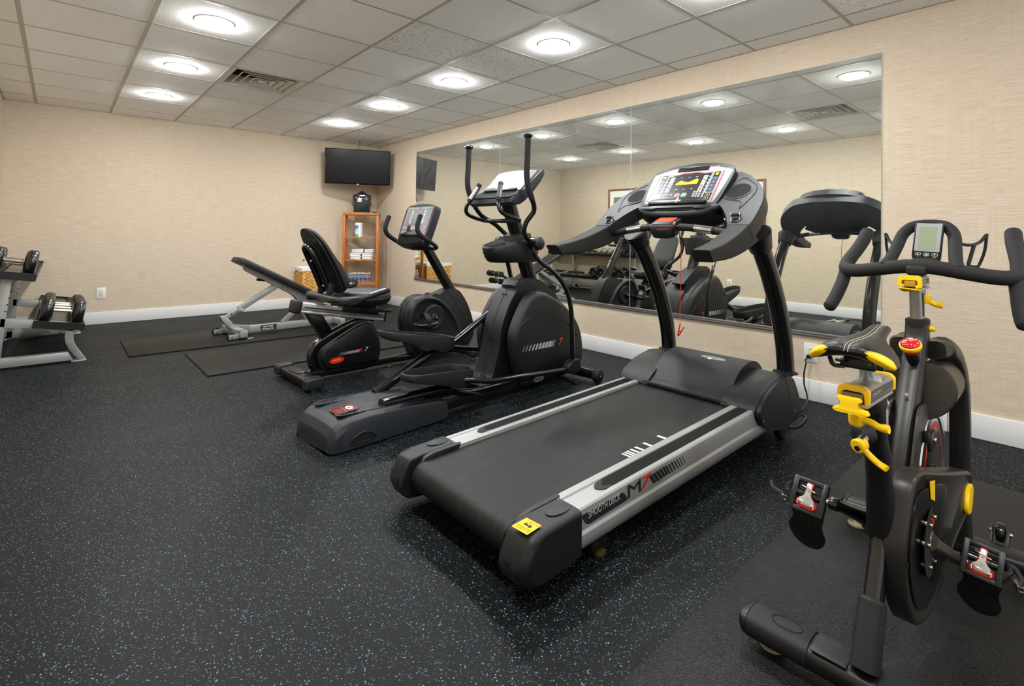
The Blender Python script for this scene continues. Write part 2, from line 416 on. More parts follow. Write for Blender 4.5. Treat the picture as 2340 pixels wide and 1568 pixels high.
b = MB(); b.box((0, -W, -0.1), (XM, 0, 0)); struct(b.build('floor', M_FLOOR))
def wall(name, a, c): b = MB(); b.box(a, c); return struct(b.build(name, M_WALL))
wall('wall_mirror_side', (-0.1, 0, -0.1), (XM+0.1, 0.1, H+0.02))
wall('wall_far', (-0.1, -W-0.1, -0.1), (0, 0, H+0.02))
wall('wall_left', (0, -W-0.1, -0.1), (XM+0.1, -W, H+0.02))
def base(name, a, c): b = MB(); b.box(a, c, 0.004, 2); return struct(b.build(name, M_TRIM))
HB = 0.135
base('baseboard_mirror_side', (0.0, -0.014, 0.0), (6.98, 0, HB)); base('baseboard_mirror_side', (6.984, -0.014, 0.0), (XM, 0, HB))
base('baseboard_far', (0, -W, 0.0), (0.014, -0.014, HB))
base('baseboard_left', (0.014, -W, 0.0), (XM, -W+0.014, HB))

# ---- suspended ceiling
xs = sorted({0.0, XM} | {GX+T*i for i in range(-8, 9) if 0 < GX+T*i < XM})
ys = sorted({0.0, -W} | {-(GY+T*j) for j in range(0, 7) if 0 < GY+T*j < W})
row_j = (1.5, 4.5); lamps = [(GX+T*i, -(GY+T*j), i, j) for j in row_j for i in (-5.5, -3.5, -1.5, 0.5, 2.5, 4.5, 6.5) if (i, j) != (4.5, 1.5)]
vents = [(GX-3.5*T, -(GY+3.5*T)), (GX+1.5*T, -(GY+3.5*T))]
speck = {(-1, 2), (-1, 1), (3, 0), (-7, 2)}
b = MB()
for i in range(len(xs)-1):
    for j in range(len(ys)-1):
        cx, cy = (xs[i]+xs[i+1])/2, (ys[j]+ys[j+1])/2
        if any(abs(cx-v[0]) < 0.2 and abs(cy-v[1]) < 0.2 for v in vents): continue
        ki = math.floor((cx-GX)/T); kj = math.floor((-cy-GY)/T)
        b.mi = 1 if (ki, kj) in speck else 0
        z = H+0.0006
        b.box((xs[i], ys[j], z), (xs[i+1], ys[j+1], z+0.015))
M_TILE = ceiling_tile('mineral_ceiling_tile', False); M_TILE2 = ceiling_tile('fissured_ceiling_tile', True)
ceil = struct(b.build('ceiling', [M_TILE, M_TILE2]))
b = MB()
for x in xs[1:-1]: b.box((x-0.0105, -W, H-0.0008), (x+0.0105, 0, H+0.0042))
for y in ys[1:-1]: b.box((0, y-0.0125, H-0.0012), (XM, y+0.0125, H+0.005))
b.box((0, -0.018, H-0.001), (XM, 0, H+0.004)); b.box((0, -W, H-0.001), (XM, -W+0.018, H+0.004))
b.box((0, -W, H-0.001), (0.018, 0, H+0.004)); b.box((XM-0.018, -W, H-0.001), (XM, 0, H+0.004))
g = b.build('tee_grid', M_GRID, ceil)
b = MB(); b.box((0, -W, H+0.12), (XM, 0, H+0.14)); b.build('plenum', mat('plenum_grey', '3a3a3a', 0.9), ceil)

# ---- recessed lamps
M_LENS = bpy.data.materials.new('lit_lamp_lens'); M_LENS.use_nodes = True
bs = M_LENS.node_tree.nodes['Principled BSDF']; bs.inputs['Emission Color'].default_value = (0.95, 0.965, 0.97, 1); bs.inputs['Emission Strength'].default_value = LAMP
bs.inputs['Base Color'].default_value = (0.9, 0.9, 0.9, 1)
M_LTRIM = mat('lamp_trim_white', 'e8e6e0', 0.4, var=0.01)
lr = thing('recessed_lamp', (lamps[0][0], lamps[0][1], H), '', 'ceiling light', 'recessed ceiling lamps')
b = MB(); o = lamps[0][:2]
b.lathe([(0.088, 0.004), (0.088, -0.003), (0.094, -0.006), (0.108, -0.004), (0.112, 0.0), (0.112, 0.004)], (o[0], o[1], H), 40, cap=False); b.build('trim_ring', M_LTRIM, lr)
b = MB(); b.lathe([(0.088, -0.002), (0.0865, -0.012), (0.078, -0.019), (0.05, -0.024), (0.001, -0.026)], (o[0], o[1], H), 40, cap=False); b.build('lens', M_LENS, lr)
where = {(-5.5, 1.5): 'smallest ceiling light, above the television in the far corner', (-3.5, 1.5): 'round lit ceiling light, second from the far corner in the row by the mirror wall',
  (-1.5, 1.5): 'round lit ceiling light, third from the far corner in the row by the mirror', (0.5, 1.5): 'large round lit ceiling light nearest to the mirror wall top centre of the photo',
  (2.5, 1.5): 'lit ceiling light cut off by the top edge of the photo above the treadmill', (4.5, 1.5): 'round lit ceiling light above the indoor cycle, outside the photo',
  (6.5, 1.5): 'round lit ceiling light behind the camera by the mirror wall', (-5.5, 4.5): 'smallest lit ceiling light of the left row, closest to the far wall', (-3.5, 4.5): 'middle lit ceiling light of the left row, just left of the air vent',
  (-1.5, 4.5): 'largest lit ceiling light of the left row, nearest the camera', (0.5, 4.5): 'lit ceiling light seen only in the mirror, left of the larger reflected vent', (2.5, 4.5): 'lit ceiling light overhead in the left row, outside the photo',
  (4.5, 4.5): 'lit ceiling light above the camera position', (6.5, 4.5): 'lit ceiling light behind the camera in the left row'}
for k, (x, y, i, j) in enumerate(lamps):
    q = lr if k == 0 else dup(lr, (x, y, H)); q['label'] = where[(i, j)]

# ---- air diffusers
M_VENT = mat('vent_white_metal', 'c9c5b9', 0.4, var=0.03)
def vent(cx, cy, label):
    t = thing('air_vent', (cx, cy, H), label, 'air vent', 'square ceiling vents')
    a = T/2-0.012
    b = MB()
    for k in range(4):     # flat rim and sloping cone
        c_, s_ = [(1, 0), (0, 1), (-1, 0), (0, -1)][k]
        def P(u, v, z, c_=c_, s_=s_): return Vector((cx+u*c_-v*s_, cy+u*s_+v*c_, H+z))
        b.quad(P(a, -a, 0), P(a, a, 0), P(a-0.03, a-0.03, 0.0), P(a-0.03, -(a-0.03), 0.0))
        b.quad(P(a-0.03, -(a-0.03), 0.0), P(a-0.03, a-0.03, 0.0), P(a-0.09, a-0.09, 0.075), P(a-0.09, -(a-0.09), 0.075))
    b.build('rim', M_VENT, t, recalc=False)
    for r0 in (0.205, 0.145, 0.085):
        b = MB()
        for k in range(4):
            c_, s_ = [(1, 0), (0, 1), (-1, 0), (0, -1)][k]
            def P(u, v, z): return Vector((cx+u*c_-v*s_, cy+u*s_+v*c_, H+z))
            for d in (0, 0.003):
                o_, i_ = r0-d, r0-0.045-d
                b.quad(P(o_, -o_, 0.0), P(o_, o_, 0.0), P(i_, i_, 0.05), P(i_, -i_, 0.05))
            b.quad(P(r0+0.006, -r0-0.006, 0), P(r0+0.006, r0+0.006, 0), P(r0-0.006, r0-0.006, 0), P(r0-0.006, -r0+0.006, 0))
        b.build('louvre', M_VENT, t, recalc=False)
    b = MB(); b.box((cx-0.032, cy-0.032, H+0.0), (cx+0.032, cy+0.032, H+0.008), 0.003); b.build('centre_plate', M_VENT, t)
    b = MB(); b.box((cx-0.22, cy-0.22, H+0.078), (cx+0.22, cy+0.22, H+0.09)); b.build('duct', M_DARKV, t)
    return t
vent(*vents[0], 'square louvred ceiling vent between the two rows of lamps, left of centre')
vent(*vents[1], 'square louvred ceiling vent above the camera, seen only in the top right of the mirror')

# ---- mirror: three panes and a channel
def mirror_mat():
    m, N, L, b = nodes('mirror_glass')
    b.inputs['Base Color'].default_value = (0.80, 0.825, 0.775, 1); b.inputs['Metallic'].default_value = 1.0
    tc = N.new('ShaderNodeTexCoord')
    n = N.new('ShaderNodeTexNoise'); n.inputs['Scale'].default_value = 7; n.inputs['Detail'].default_value = 8; n.inputs['Roughness'].default_value = 0.7
    L.new(tc.outputs['Object'], n.inputs['Vector'])
    r = ramp(N, [(0.5, (0.0, 0.0, 0.0)), (0.8, (0.06, 0.06, 0.06))]); L.new(n.outputs['Fac'], r.inputs[0]); L.new(r.outputs[0], b.inputs['Roughness'])
    # thin dusty film near the top edge
    d = N.new('ShaderNodeBsdfDiffuse'); d.inputs['Color'].default_value = (0.75, 0.77, 0.78, 1)
    mx = N.new('ShaderNodeMixShader'); out = N['Material Output']
    sx = N.new('ShaderNodeSeparateXYZ'); L.new(tc.outputs['Object'], sx.inputs[0])
    mr = N.new('ShaderNodeMapRange'); mr.inputs[1].default_value = 0.9; mr.inputs[2].default_value = 2.19; mr.inputs[3].default_value = 0.0; mr.inputs[4].default_value = 0.16; L.new(sx.outputs[2], mr.inputs[0])
    n2 = N.new('ShaderNodeTexNoise'); n2.inputs['Scale'].default_value = 4; n2.inputs['Detail'].default_value = 9; n2.inputs['Distortion'].default_value = 1.5; L.new(tc.outputs['Object'], n2.inputs['Vector'])
    mu = N.new('ShaderNodeMath'); mu.operation = 'MULTIPLY'; L.new(mr.outputs[0], mu.inputs[0]); L.new(n2.outputs['Fac'], mu.inputs[1])
    L.new(mu.outputs[0], mx.inputs[0]); L.new(b.outputs[0], mx.inputs[1]); L.new(d.outputs[0], mx.inputs[2]); L.new(mx.outputs[0], out.inputs[0])
    return m
M_MIR = mirror_mat(); M_EDGE = mat('glass_edge', 'aebdb4', 0.15, var=0.02, spec=0.8)
MZ0, MZ1 = 0.4355, 2.189
seams = [1.2, 3.033, 4.832, 6.669]
for k, nm in enumerate(('left', 'middle', 'right')):
    b = MB(); b.mi = 1; b.box((seams[k]+0.001, -0.006, MZ0), (seams[k+1]-0.001, -0.0005, MZ1))
    b.mi = 0; y = -0.0064
    b.quad((seams[k]+0.003, y, MZ0+.002), (seams[k+1]-0.003, y, MZ0+.002), (seams[k+1]-0.003, y, MZ1-.002), (seams[k]+0.003, y, MZ1-.002))
    o = b.build('wall_mirror', [M_MIR, M_EDGE], recalc=False)
    tag(o, ['leftmost frameless mirror pane, beside the shelf corner', 'middle frameless mirror pane behind the elliptical trainer', 'right frameless mirror pane behind the treadmill, with a free right edge'][k], 'mirror', 'mirror panes on the wall')
b = MB(); b.box((seams[0]-.005, -0.014, MZ0-0.018), (seams[3]+0.005, -0.0008, MZ0-0.0005), 0.001); b.box((seams[0]-.005, -0.014, MZ0-0.004), (seams[3]+0.005, -0.0105, MZ0+0.012), 0.001)
tag(b.build('mirror_channel', mat('channel_aluminium', '9a9a98', 0.3, metal=0.8)), 'thin metal channel that carries the bottom edge of the wall mirror', 'mirror channel')

# ---- power outlets
def outlet(p, n, label, cat='outlet'):
    """duplex outlet centred at p on a wall with inward normal n"""
    n = Vector(n); s = n.cross(Z)
    t = thing('power_outlet', p, label, cat, 'white wall outlets'); p = Vector(p)
    def B(b, u0, u1, v0, v1, d0, d1, bev=0.0):
        M = Matrix((s, n, Z)).transposed().to_4x4(); M.translation = p
        b.box((u0, d0, v0), (u1, d1, v1), bev, 2, M); return b
    B(MB(), -0.042, 0.042, -0.062, 0.062, 0, 0.006, 0.003).build('cover_plate', M_WHITE, t)
    B(MB(), -0.0175, 0.0175, -0.034, 0.034, 0.005, 0.0085, 0.002).build('receptacle', mat('receptacle_white', 'd6d3c9', 0.35), t)
    b = MB()
    for v in (0.018, -0.018):
        B(b, -0.008, -0.0055, v-0.001, v+0.008, 0.0083, 0.0088); B(b, 0.0055, 0.008, v-0.001, v+0.007, 0.0083, 0.0088); B(b, -0.002, 0.002, v-0.010, v-0.006, 0.0083, 0.0088)
    b.build('slots', M_DARKV, t)
    return t
outlet((0.0, -3.306, 0.346), (1, 0, 0), 'white duplex outlet low on the far wall, right of the dumbbell rack')
outlet((6.278, 0.0, 0.311), (0, -1, 0), 'white duplex outlet under the mirror with the treadmill cord plugged in')
outlet((3.70, -W, 0.335), (0, 1, 0), 'white duplex outlet seen only in the mirror, behind the elliptical trainer')

# ---- television on its bracket
tvc = (Vector((0.27, -0.918, 0))+Vector((0.615, -0.095, 0)))/2
d = (Vector((0.615, -0.095, 0))-Vector((0.27, -0.918, 0))).normalized(); n = Vector((d.y, -d.x, 0))
tilt = 0.07; wv = 0.893/2
up = Vector((0, 0, 1))*math.cos(tilt)+n*math.sin(tilt); nn = n*math.cos(tilt)-Vector((0, 0, 1))*math.sin(tilt)
tc_ = Vector((tvc.x, tvc.y, 2.0))
M_TV = mat('tv_gloss_black', '0c0c10', 0.2, var=0.05); M_SCR = mat('tv_screen', '0a0809', 0.25, var=0.1, spec=0.2)
tv = thing('television', tc_, 'wall-mounted black flat television switched off, in the far corner above the shelf', 'television')
Mx = Matrix((d, -nn, up)).transposed().to_4x4(); Mx.translation = tc_
b = MB(); b.box((-wv, 0.0, -0.25), (wv, 0.03, 0.25), 0.006, 2, Mx); b.box((-0.3, 0.028, -0.17), (0.3, 0.06, 0.17), 0.012, 2, Mx); b.build('casing', M_TV, tv)
b = MB(); b.box((-wv+0.012, -0.0015, -0.233), (wv-0.012, 0.001, 0.24), 0.0005, 1, Mx); b.build('screen', M_SCR, tv)
b = MB(); b.box((-0.02, -0.004, -0.254), (0.02, 0.012, -0.245), 0.002, 2, Mx); b.build('sensor_bar', mat('sensor_grey', '8b8b90', 0.3, metal=0.6), tv)
text('brand_mark', 'LG', Mx @ Vector((-0.008, -0.0022, -0.2445)), d, up, 0.006, mat('print_white', 'e6e6e6', 0.5), tv)
hp = Vector((0.02, -0.02, 2.12)); back = tc_ - n*(-1)*0
bk = thing('television_bracket', (0.16, -0.13, 2.05), 'black swivel arm holding the television to the corner wall', 'bracket')
b = MB(); c0 = tc_ - n*0.075; c1 = Vector((0.02, -0.30, 2.05))
b.bar(c0, (c0+c1)/2+Vector((0.03, 0.06, 0.0)), 0.03, 0.05); b.bar((c0+c1)/2+Vector((0.03, 0.06, 0.0)), c1, 0.03, 0.05); b.build('arm', M_BLACKP, bk)
b = MB(); b.box((0.0005, -0.35, 1.93), (0.02, -0.25, 2.17), 0.003); b.build('wall_plate', M_BLACKP, bk)
b = MB(); top = tc_+up*0.25-nn*0.02
b.tube(cr([top-up*.03-n*0.02, top+Vector((-0.0, 0, 0.05))-n*0.03, top+Vector((0, 0, 0.07))-n*0.0+d*0.02, H*Z+Vector((top.x-.06, top.y+.04, 0))-Z*0.001], 6), 0.004, 8)
b.build('cord', M_BLACKP, tv)

# ---- framed pictures, on the wall that only the mirror shows
M_FRAME = mat('picture_frame_wood', '7a3f1f', 0.4, var=0.2, stretch=(3, 3, 30)); M_MAT = mat('picture_mat_board', 'e9e7de', 0.8, var=0.01)
def picture(x0, x1, z0, z1, label):
    t = thing('framed_picture', ((x0+x1)/2, -W, z0), label, 'picture', 'framed pictures')
    y = -W; f = 0.034; b = MB()
    b.box((x0, y+.001, z0), (x0+f, y+.025, z1), .003); b.box((x1-f, y+.001, z0), (x1, y+.025, z1), .003)
    b.box((x0+f, y+.001, z0), (x1-f, y+.025, z0+f), .003); b.box((x0+f, y+.001, z1-f), (x1-f, y+.025, z1), .003); b.build('frame', M_FRAME, t)
    b = MB(); b.box((x0+f-.002, y+.002, z0+f-.002), (x1-f+.002, y+.010, z1-f+.002)); b.build('mat_board', M_MAT, t)
    b = MB(); px0, px1, pz0, pz1 = x0+f+.09, x1-f-.09, z0+f+.12, z1-f-.12
    b.box((px0, y+.0102, pz0), (px1, y+.0115, pz1)); 
    ph = b.build('photograph', mat('photo_grey', '787a74', 0.4, var=0.3, vscale=9), t)
    b = MB(); yy = y+.012
    for (u, v, r) in ((.2, .8, .1), (.62, .72, .2), (.3, .35, .17), (.8, .25, .13)):
        r *= (px1-px0)*1.2; cx = px0+(px1-px0)*u; cz = pz0+(pz1-pz0)*v
        r = min(r, px1-cx-.002, cx-px0-.002, pz1-cz-.002, cz-pz0-.002)
        for q, (ra, mi) in enumerate(((1, 0), (.62, 1), (.28, 0))):
            b.mi = mi; b.poly([(cx+r*ra*math.cos(a*PI/12), yy+q*.0004, cz+r*ra*math.sin(a*PI/12)) for a in range(24)][::-1])
    b.build('plate_motif', [mat('photo_dark', '35332e', 0.4), mat('photo_light', 'c4c6c4', 0.4)], t, recalc=False)
picture(1.30, 1.98, 1.10, 1.93, 'wood framed picture of weight plates, reflected just left of the treadmill console')
picture(3.57, 4.252, 1.10, 1.93, 'wood framed picture almost hidden behind the treadmill console in the mirror')
# ================================================================== TREADMILL
def treadmill():
    XC = 6.055
    t = thing('treadmill', (XC, -1.65, 0), 'large treadmill with silver side rails, upright console and red safety cord, facing the mirror', 'treadmill')
    def tz(y): return 0.2+(y+2.49)*0.0285
    R = lambda u: XC+u
    # belt
    b = MB(); c = Vector((0, -2.605, tz(-2.605)-0.068)); prof = [(-1.12, tz(-1.12)-0.012)]
    prof += [(c.y, c.z+0.055)]+[(c.y-0.055*math.sin(a), c.z+0.055*math.cos(a)) for a in [k*PI/14 for k in range(1, 14)]]+[(c.y, c.z-0.055), (-1.12, tz(-1.12)-0.12)]
    b.prism([(R(-0.272), y, z) for y, z in prof], (0.544, 0, 0)); 
    m, N, L, bs = nodes('treadmill_belt')
    tc = N.new('ShaderNodeTexCoord'); mp = N.new('ShaderNodeMapping'); mp.inputs['Scale'].default_value = (9, 1.6, 3); L.new(tc.outputs['Object'], mp.inputs[0])
    n = N.new('ShaderNodeTexNoise'); n.inputs['Scale'].default_value = 5; n.inputs['Detail'].default_value = 8; n.inputs['Roughness'].default_value = 0.65; n.inputs['Distortion'].default_value = 0.6; L.new(mp.outputs[0], n.inputs['Vector'])
    r = ramp(N, [(0.35, srgb('0e0e0e')), (0.55, srgb('151515')), (0.75, srgb('272625'))]); L.new(n.outputs['Fac'], r.inputs[0]); L.new(r.outputs[0], bs.inputs['Base Color']); bs.inputs['Roughness'].default_value = 0.5; bs.inputs['Specular IOR Level'].default_value = 0.25
    n2 = N.new('ShaderNodeTexNoise'); n2.inputs['Scale'].default_value = 700; L.new(tc.outputs['Object'], n2.inputs['Vector'])
    bp = N.new('ShaderNodeBump'); bp.inputs['Strength'].default_value = 0.5; bp.inputs['Distance'].default_value = 0.001; L.new(n2.outputs['Fac'], bp.inputs['Height']); L.new(bp.outputs[0], bs.inputs['Normal'])
    b.build('running_belt', m, t)
    # frame below
    b = MB()
    for u in (-0.29, 0.24): b.box((R(u), -2.5, 0.085), (R(u+0.05), -0.7, 0.15), 0.004)
    b.box((R(-0.28), -2.28, 0.06), (R(0.28), -2.2, 0.1), 0.004); b.box((R(-0.3), -1.0, 0.06), (R(0.3), -0.72, 0.13), 0.01)
    b.box((R(-0.3), -0.78, 0.03), (R(0.3), -0.70, 0.07), 0.01)
    b.build('base_frame', M_BLKS, t)
    for s in (-1, 1):
        b = MB(); x = R(s*0.345); b.box((x-0.03, -2.365, 0.022), (x+0.03, -2.28, 0.1), 0.012, 3); b.box((x-0.025, -2.34, 0.07), (x+0.02, -2.27, 0.13), 0.004)
        b.build('foot_bracket', M_BLKS, t)
        b = MB(); b.lathe([(0.02, 0.0), (0.022, 0.004), (0.022, 0.016), (0.006, 0.018), (0.006, 0.05)], (x+0.012, -2.31, 0), 16); b.build('levelling_foot', mat('foot_brass', '8d7a4a', 0.35, metal=0.8), t)
        b = MB(); b.cyl((x-0.02, -0.8, 0.045), (x+0.02, -0.8, 0.045), 0.045, 24, bev=0.006); b.build('transport_wheel', M_RUB, t)
    # rails: extruded aluminium section with a soft lower bulge
    for s in (-1, 1):
        sec = [(0.272, 0.0), (0.2725, 0.002), (0.300, 0.002), (0.304, -0.004), (0.358, -0.004), (0.362, 0.001), (0.379, 0.001), (0.384, -0.004), (0.387, -0.02), (0.388, -0.066), (0.384, -0.07), (0.393, -0.078), (0.396, -0.095), (0.389, -0.118), (0.372, -0.138), (0.345, -0.146), (0.30, -0.146), (0.30, -0.02), (0.272, -0.02)]
        y0, y1 = -2.5, -1.06
        b = MB(); A = [(R(s*u), y0, tz(y0)+z) for u, z in sec]; B = [(R(s*u), y1, tz(y1)+z*1.05) for u, z in sec]
        b.rings([A, B]); rail = b.build('side_rail', M_SIL, t, sharp=28)
        # ribbed foot pad
        ya, yb = (-2.30, -1.19) if s > 0 else (-2.30, -1.19)
        pts = []; w0, w1 = 0.303, 0.361
        for k in range(13): a = PI*k/12; pts.append(((w0+w1)/2+(w1-w0)/2*math.cos(a), yb-0.03+0.03*math.sin(a)))
        for k in range(13): a = PI+PI*k/12; pts.append(((w0+w1)/2+(w1-w0)/2*math.cos(a), ya+0.06+0.06*math.sin(a)))
        b = MB(); poly = [Vector((R(s*u), y, tz(y)-0.0045)) for u, y in pts]; b.prism(poly, (0, 0, 0.004), 0.001, 1); b.build('foot_pad', M_RUB, rail)
        b = MB()
        for k in range(11):
            u = w0+0.004+k*(w1-w0-0.008)/10; e = 0.02+0.035*abs(k-5)/5
            p, q = (R(s*u), ya+0.01+e, tz(ya+e)+0.0003), (R(s*u), yb-e*.6, tz(yb-e)+0.0003)
            b.bar(p, q, 0.0022, 0.0028, bev=0.0008)
        b.build('pad_rib', M_RUB, rail)
    # white marks by the right rail, on the running deck edge
    b = MB(); Z4 = lambda a, c: (1300+a/5.227, 1000+c/5.227)
    zt = tz(-1.95)-0.0115
    for (a0, c0), (a1, c1), w_ in (((612, 181), (738, 227), .010), ((645, 165), (765, 211), .010), ((672, 150), (790, 196), .010), ((716, 130), (830, 180), .012), ((770, 103), (880, 156), .013), ((858, 60), (975, 105), .014), ((1040, -5), (1150, 20), .016)):
        p = PX(*Z4(a0, c0), z=zt); q = PX(*Z4(a1, c1), z=zt); y = (p.y+q.y)/2; z = tz(y)-0.0115
        b.box((R(0.215), y-w_/2, z), (R(0.272), y+w_/2, z+0.0004))
    for (a0, c0), (a1, c1) in (((745, 222), (880, 156)), ((900, 140), (970, 100)), ((1000, 85), (1130, 20))):
        p = PX(*Z4(a0, c0), z=zt); q = PX(*Z4(a1, c1), z=zt)
        b.box((R(0.266), p.y, tz(p.y)-0.0115), (R(0.2725), q.y, tz(q.y)-0.0112))
    b.build('belt_mark', M_PWHITE, t)
    # side lettering
    xs_ = R(0.388)+0.0007; S4 = lambda a, c: PX(1300+a/5.227, 1000+c/5.227, x=xs_)
    b = MB(); P = [S4(*q) for q in ((152, 945), (190, 915), (650, 650), (712, 738), (235, 1040), (200, 1030))]
    b.prism([Vector((xs_-0.001, p.y, p.z)) for p in fillet(P, 0.012, 4, True)], (0.0008, 0, 0)); lab = b.build('label_plate', M_PDARK, t)
    sl = Vector((0, 1, 0.0285)).normalized()
    pA = S4(232, 985); pB = S4(612, 762); hh = (S4(222, 940)-S4(236, 985)).length
    L0 = (pB-pA).length; tx = text('lettering', 'SMOOTH DECK', Vector((xs_, pA.y, pA.z+0.004)), sl, Z, 0.022, M_PGREY, t)
    wdt = max(v.co.y for v in tx.data.vertices)-min(v.co.y for v in tx.data.vertices); k = L0/wdt
    for v in tx.data.vertices: v.co.y = (v.co.y-(pA.y+1.65))*k+(pA.y+1.65)
    pM = S4(702, 740); zM = S4(655, 640).z-pM.z
    for ch, p0, p1, m_ in (('M', S4(702, 740), S4(855, 655), M_PDARK), ('7', S4(885, 632), S4(965, 575), M_PRED)):
        tx = text('lettering', ch, Vector((xs_+0.0003, p0.y, p0.z+0.002)), sl, Z, 0.047, m_, t, shear=0.0 if ch == 'M' else 0.25)
        y0 = min(v.co.y for v in tx.data.vertices); y1 = max(v.co.y for v in tx.data.vertices); want = (p1.y-p0.y)*1.02+(0.012 if ch == '7' else 0)
        for v in tx.data.vertices: v.co.y = p0.y+1.65-(0.014 if ch == '7' else 0)+(v.co.y-y0)*want/(y1-y0)*(1.25 if ch == '7' else 1.0)
        # thicken strokes
    b = MB()
    for k, (a_, c_, a2, c2, w_) in enumerate(((958, 465, 1010, 552, .019), (1000, 440, 1055, 528, .018), (1040, 412, 1095, 500, .017), (1080, 386, 1130, 475, .0155), (1118, 360, 1165, 452, .013), (1152, 345, 1198, 436, .0115), (1188, 325, 1232, 415, .010), (1222, 300, 1265, 393, .0085), (1255, 283, 1298, 372, .007), (1288, 265, 1330, 352, .0055), (1320, 245, 1362, 332, .004), (1352, 228, 1392, 312, .003))):
        p = S4(a_, c_); q = S4(a2, c2); b.prism([(xs_-0.001, p.y, p.z), (xs_-0.001, p.y+w_, p.z+w_*.03), (xs_-0.001, q.y+w_, q.z+w_*.03), (xs_-0.001, q.y, q.z)], (0.0008, 0, 0))
    b.build('stripe_mark', M_PDARK, t)
    # rear end caps
    for s in (-1, 1):
        out = [(-2.44, 0.208), (-2.60, 0.203), (-2.650, 0.196), (-2.664, 0.184), (-2.672, 0.165), (-2.690, 0.13), (-2.695, 0.10), (-2.680, 0.065), (-2.655, 0.046), (-2.60, 0.04), (-2.50, 0.046), (-2.44, 0.055)]
        b = MB(); x0, x1 = (0.292, 0.395)
        secs = []
        for u, k in ((x0, 0.0), (x0+0.006, 0.0), (x0+0.07, 0.0), (x1-0.012, 0.004), (x1-0.003, 0.012), (x1+0.004, 0.024)):
            ring = []
            for y, z in cr([(p[0], p[1], 0) for p in out], 3, False) if False else [(p[0], p[1]) for p in out]:
                dy = k if y < -2.6 else 0; dz = -k*0.5 if z > 0.15 else k*0.5
                if u > x0+0.08 and y > -2.5: dy = 0
                ring.append((R(s*u), y+dy, z+dz))
            secs.append(ring)
        b.rings(secs); cap = b.build('end_cap', M_GREY, t, sharp=32)
        cap.modifiers.new('soften', 'BEVEL').width = 0.006; cap.modifiers['soften'].segments = 3; cap.modifiers['soften'].angle_limit = math.radians(30)
        b = MB(); b.prism([(R(s*x0), y, z) for y, z in ((-2.43, 0.209), (-2.56, 0.205), (-2.60, 0.195), (-2.62, 0.17), (-2.60, 0.165), (-2.44, 0.19))], (-s*0.022, 0, 0), 0.004); b.build('inner_lip', M_GREY, cap)
        b = MB(); cy, cz = -2.693, 0.112; 
        b.lathe([(0.0115, 0.004), (0.0125, 0.0), (0.0095, -0.0005), (0.009, 0.02)], (R(s*0.335), cy, cz), 20, (0, 1, 0.0), cap=True); b.build('bolt_hole', M_DARKV, cap)
        b = MB(); b.cyl((R(s*0.325), -2.6925, 0.115), (R(s*0.325), -2.6965, 0.115), 0.0125, 24); b.build('bolt_hole_rim', M_DARKV, cap)
        # dished recess beside the rail
        b = MB(); F = frame((R(s*0.345), -2.50, 0.2075), (0, 1, 0), (-s, 0, 0)) if False else frame((R(s*0.345), -2.495, 0.2072), (1, 0, 0), (0, 1, 0))
        slab(b, F, ell(0, 0, 0.026, 0.05, 28), 0.0, 0.0018, 0.0015); b.build('oval_dish', M_GREYL, cap)
        text('rail_icon', 'L' if s < 0 else 'L', (R(s*0.30), -2.455, 0.2087), (1, 0, 0), (0, 1, 0), 0.006, M_PWHITE, cap)
    # warning sticker on the right cap
    zc = 0.2055; Q = [PX(*q, z=zc) for q in ((1168.5, 1203), (1203.5, 1184), (1237.5, 1202), (1204.5, 1223.5))]
    o = Q[3]; e1 = (Q[2]-Q[3]); e2 = (Q[0]-Q[3])
    # reading direction: from the rear-left edge towards the front-right
    b = MB(); b.prism(fillet([q+Z*0.0005 for q in Q], 0.003, 3, True), (0, 0, 0.0006)); wl = b.build('warning_sticker', M_YEL, t)
    ux = (Q[2]-Q[1]).normalized(); uy = (Q[1]-Q[0]).normalized()
    ux = (Q[2]-Q[1]); Lx = ux.length; ux.normalize(); uy = Z.cross(ux)
    o = Q[0]+Z*0.0013; Ly = (Q[1]-Q[0]).length
    text('lettering', 'WARNING', o+uy*(Ly*.80)+ux*Lx*.28, ux, uy, 0.0075, M_PRED, t, ext=0.0002)
    for k, s_ in enumerate(('KEEP FINGERS AND HANDS', 'AWAY FROM MOVING BELT', 'AND ROLLER AT ALL TIMES')):
        text('lettering', s_, o+uy*(Ly*(.30-.09*k))+ux*Lx*.12, ux, uy, 0.003, M_PDARK, t, ext=0.0002)
    b = MB(); F = frame(o+uy*(Ly*.55)+ux*Lx*.5, ux, uy)
    slab(b, F, [(-.014, .002), (-.006, .007), (.002, .004), (.004, -.001), (.0, -.006), (-.003, -.002), (-.008, -.005), (-.012, -.002)], 0, 0.0003)
    slab(b, F, ell(.011, 0, .007, .007, 18), 0, 0.0003); slab(b, F, [(-.014, .0085), (.008, .0105), (.008, .012), (-.014, .010)], 0, .0003); b.build('pictogram', M_PDARK, t)
    # motor hood: two shoulders and a raised middle
    side = [(-1.204, 0.243), (-1.143, 0.287), (-1.055, 0.323), (-0.972, 0.342), (-0.887, 0.352), (-0.831, 0.348), (-0.785, 0.312), (-0.737, 0.246), (-0.701, 0.184), (-0.680, 0.132), (-0.72, 0.105), (-0.806, 0.095), (-0.938, 0.095), (-1.032, 0.108), (-1.112, 0.135), (-1.18, 0.175), (-1.205, 0.21)]
    sm = cr([(0, y, z) for y, z in side], 3, True)
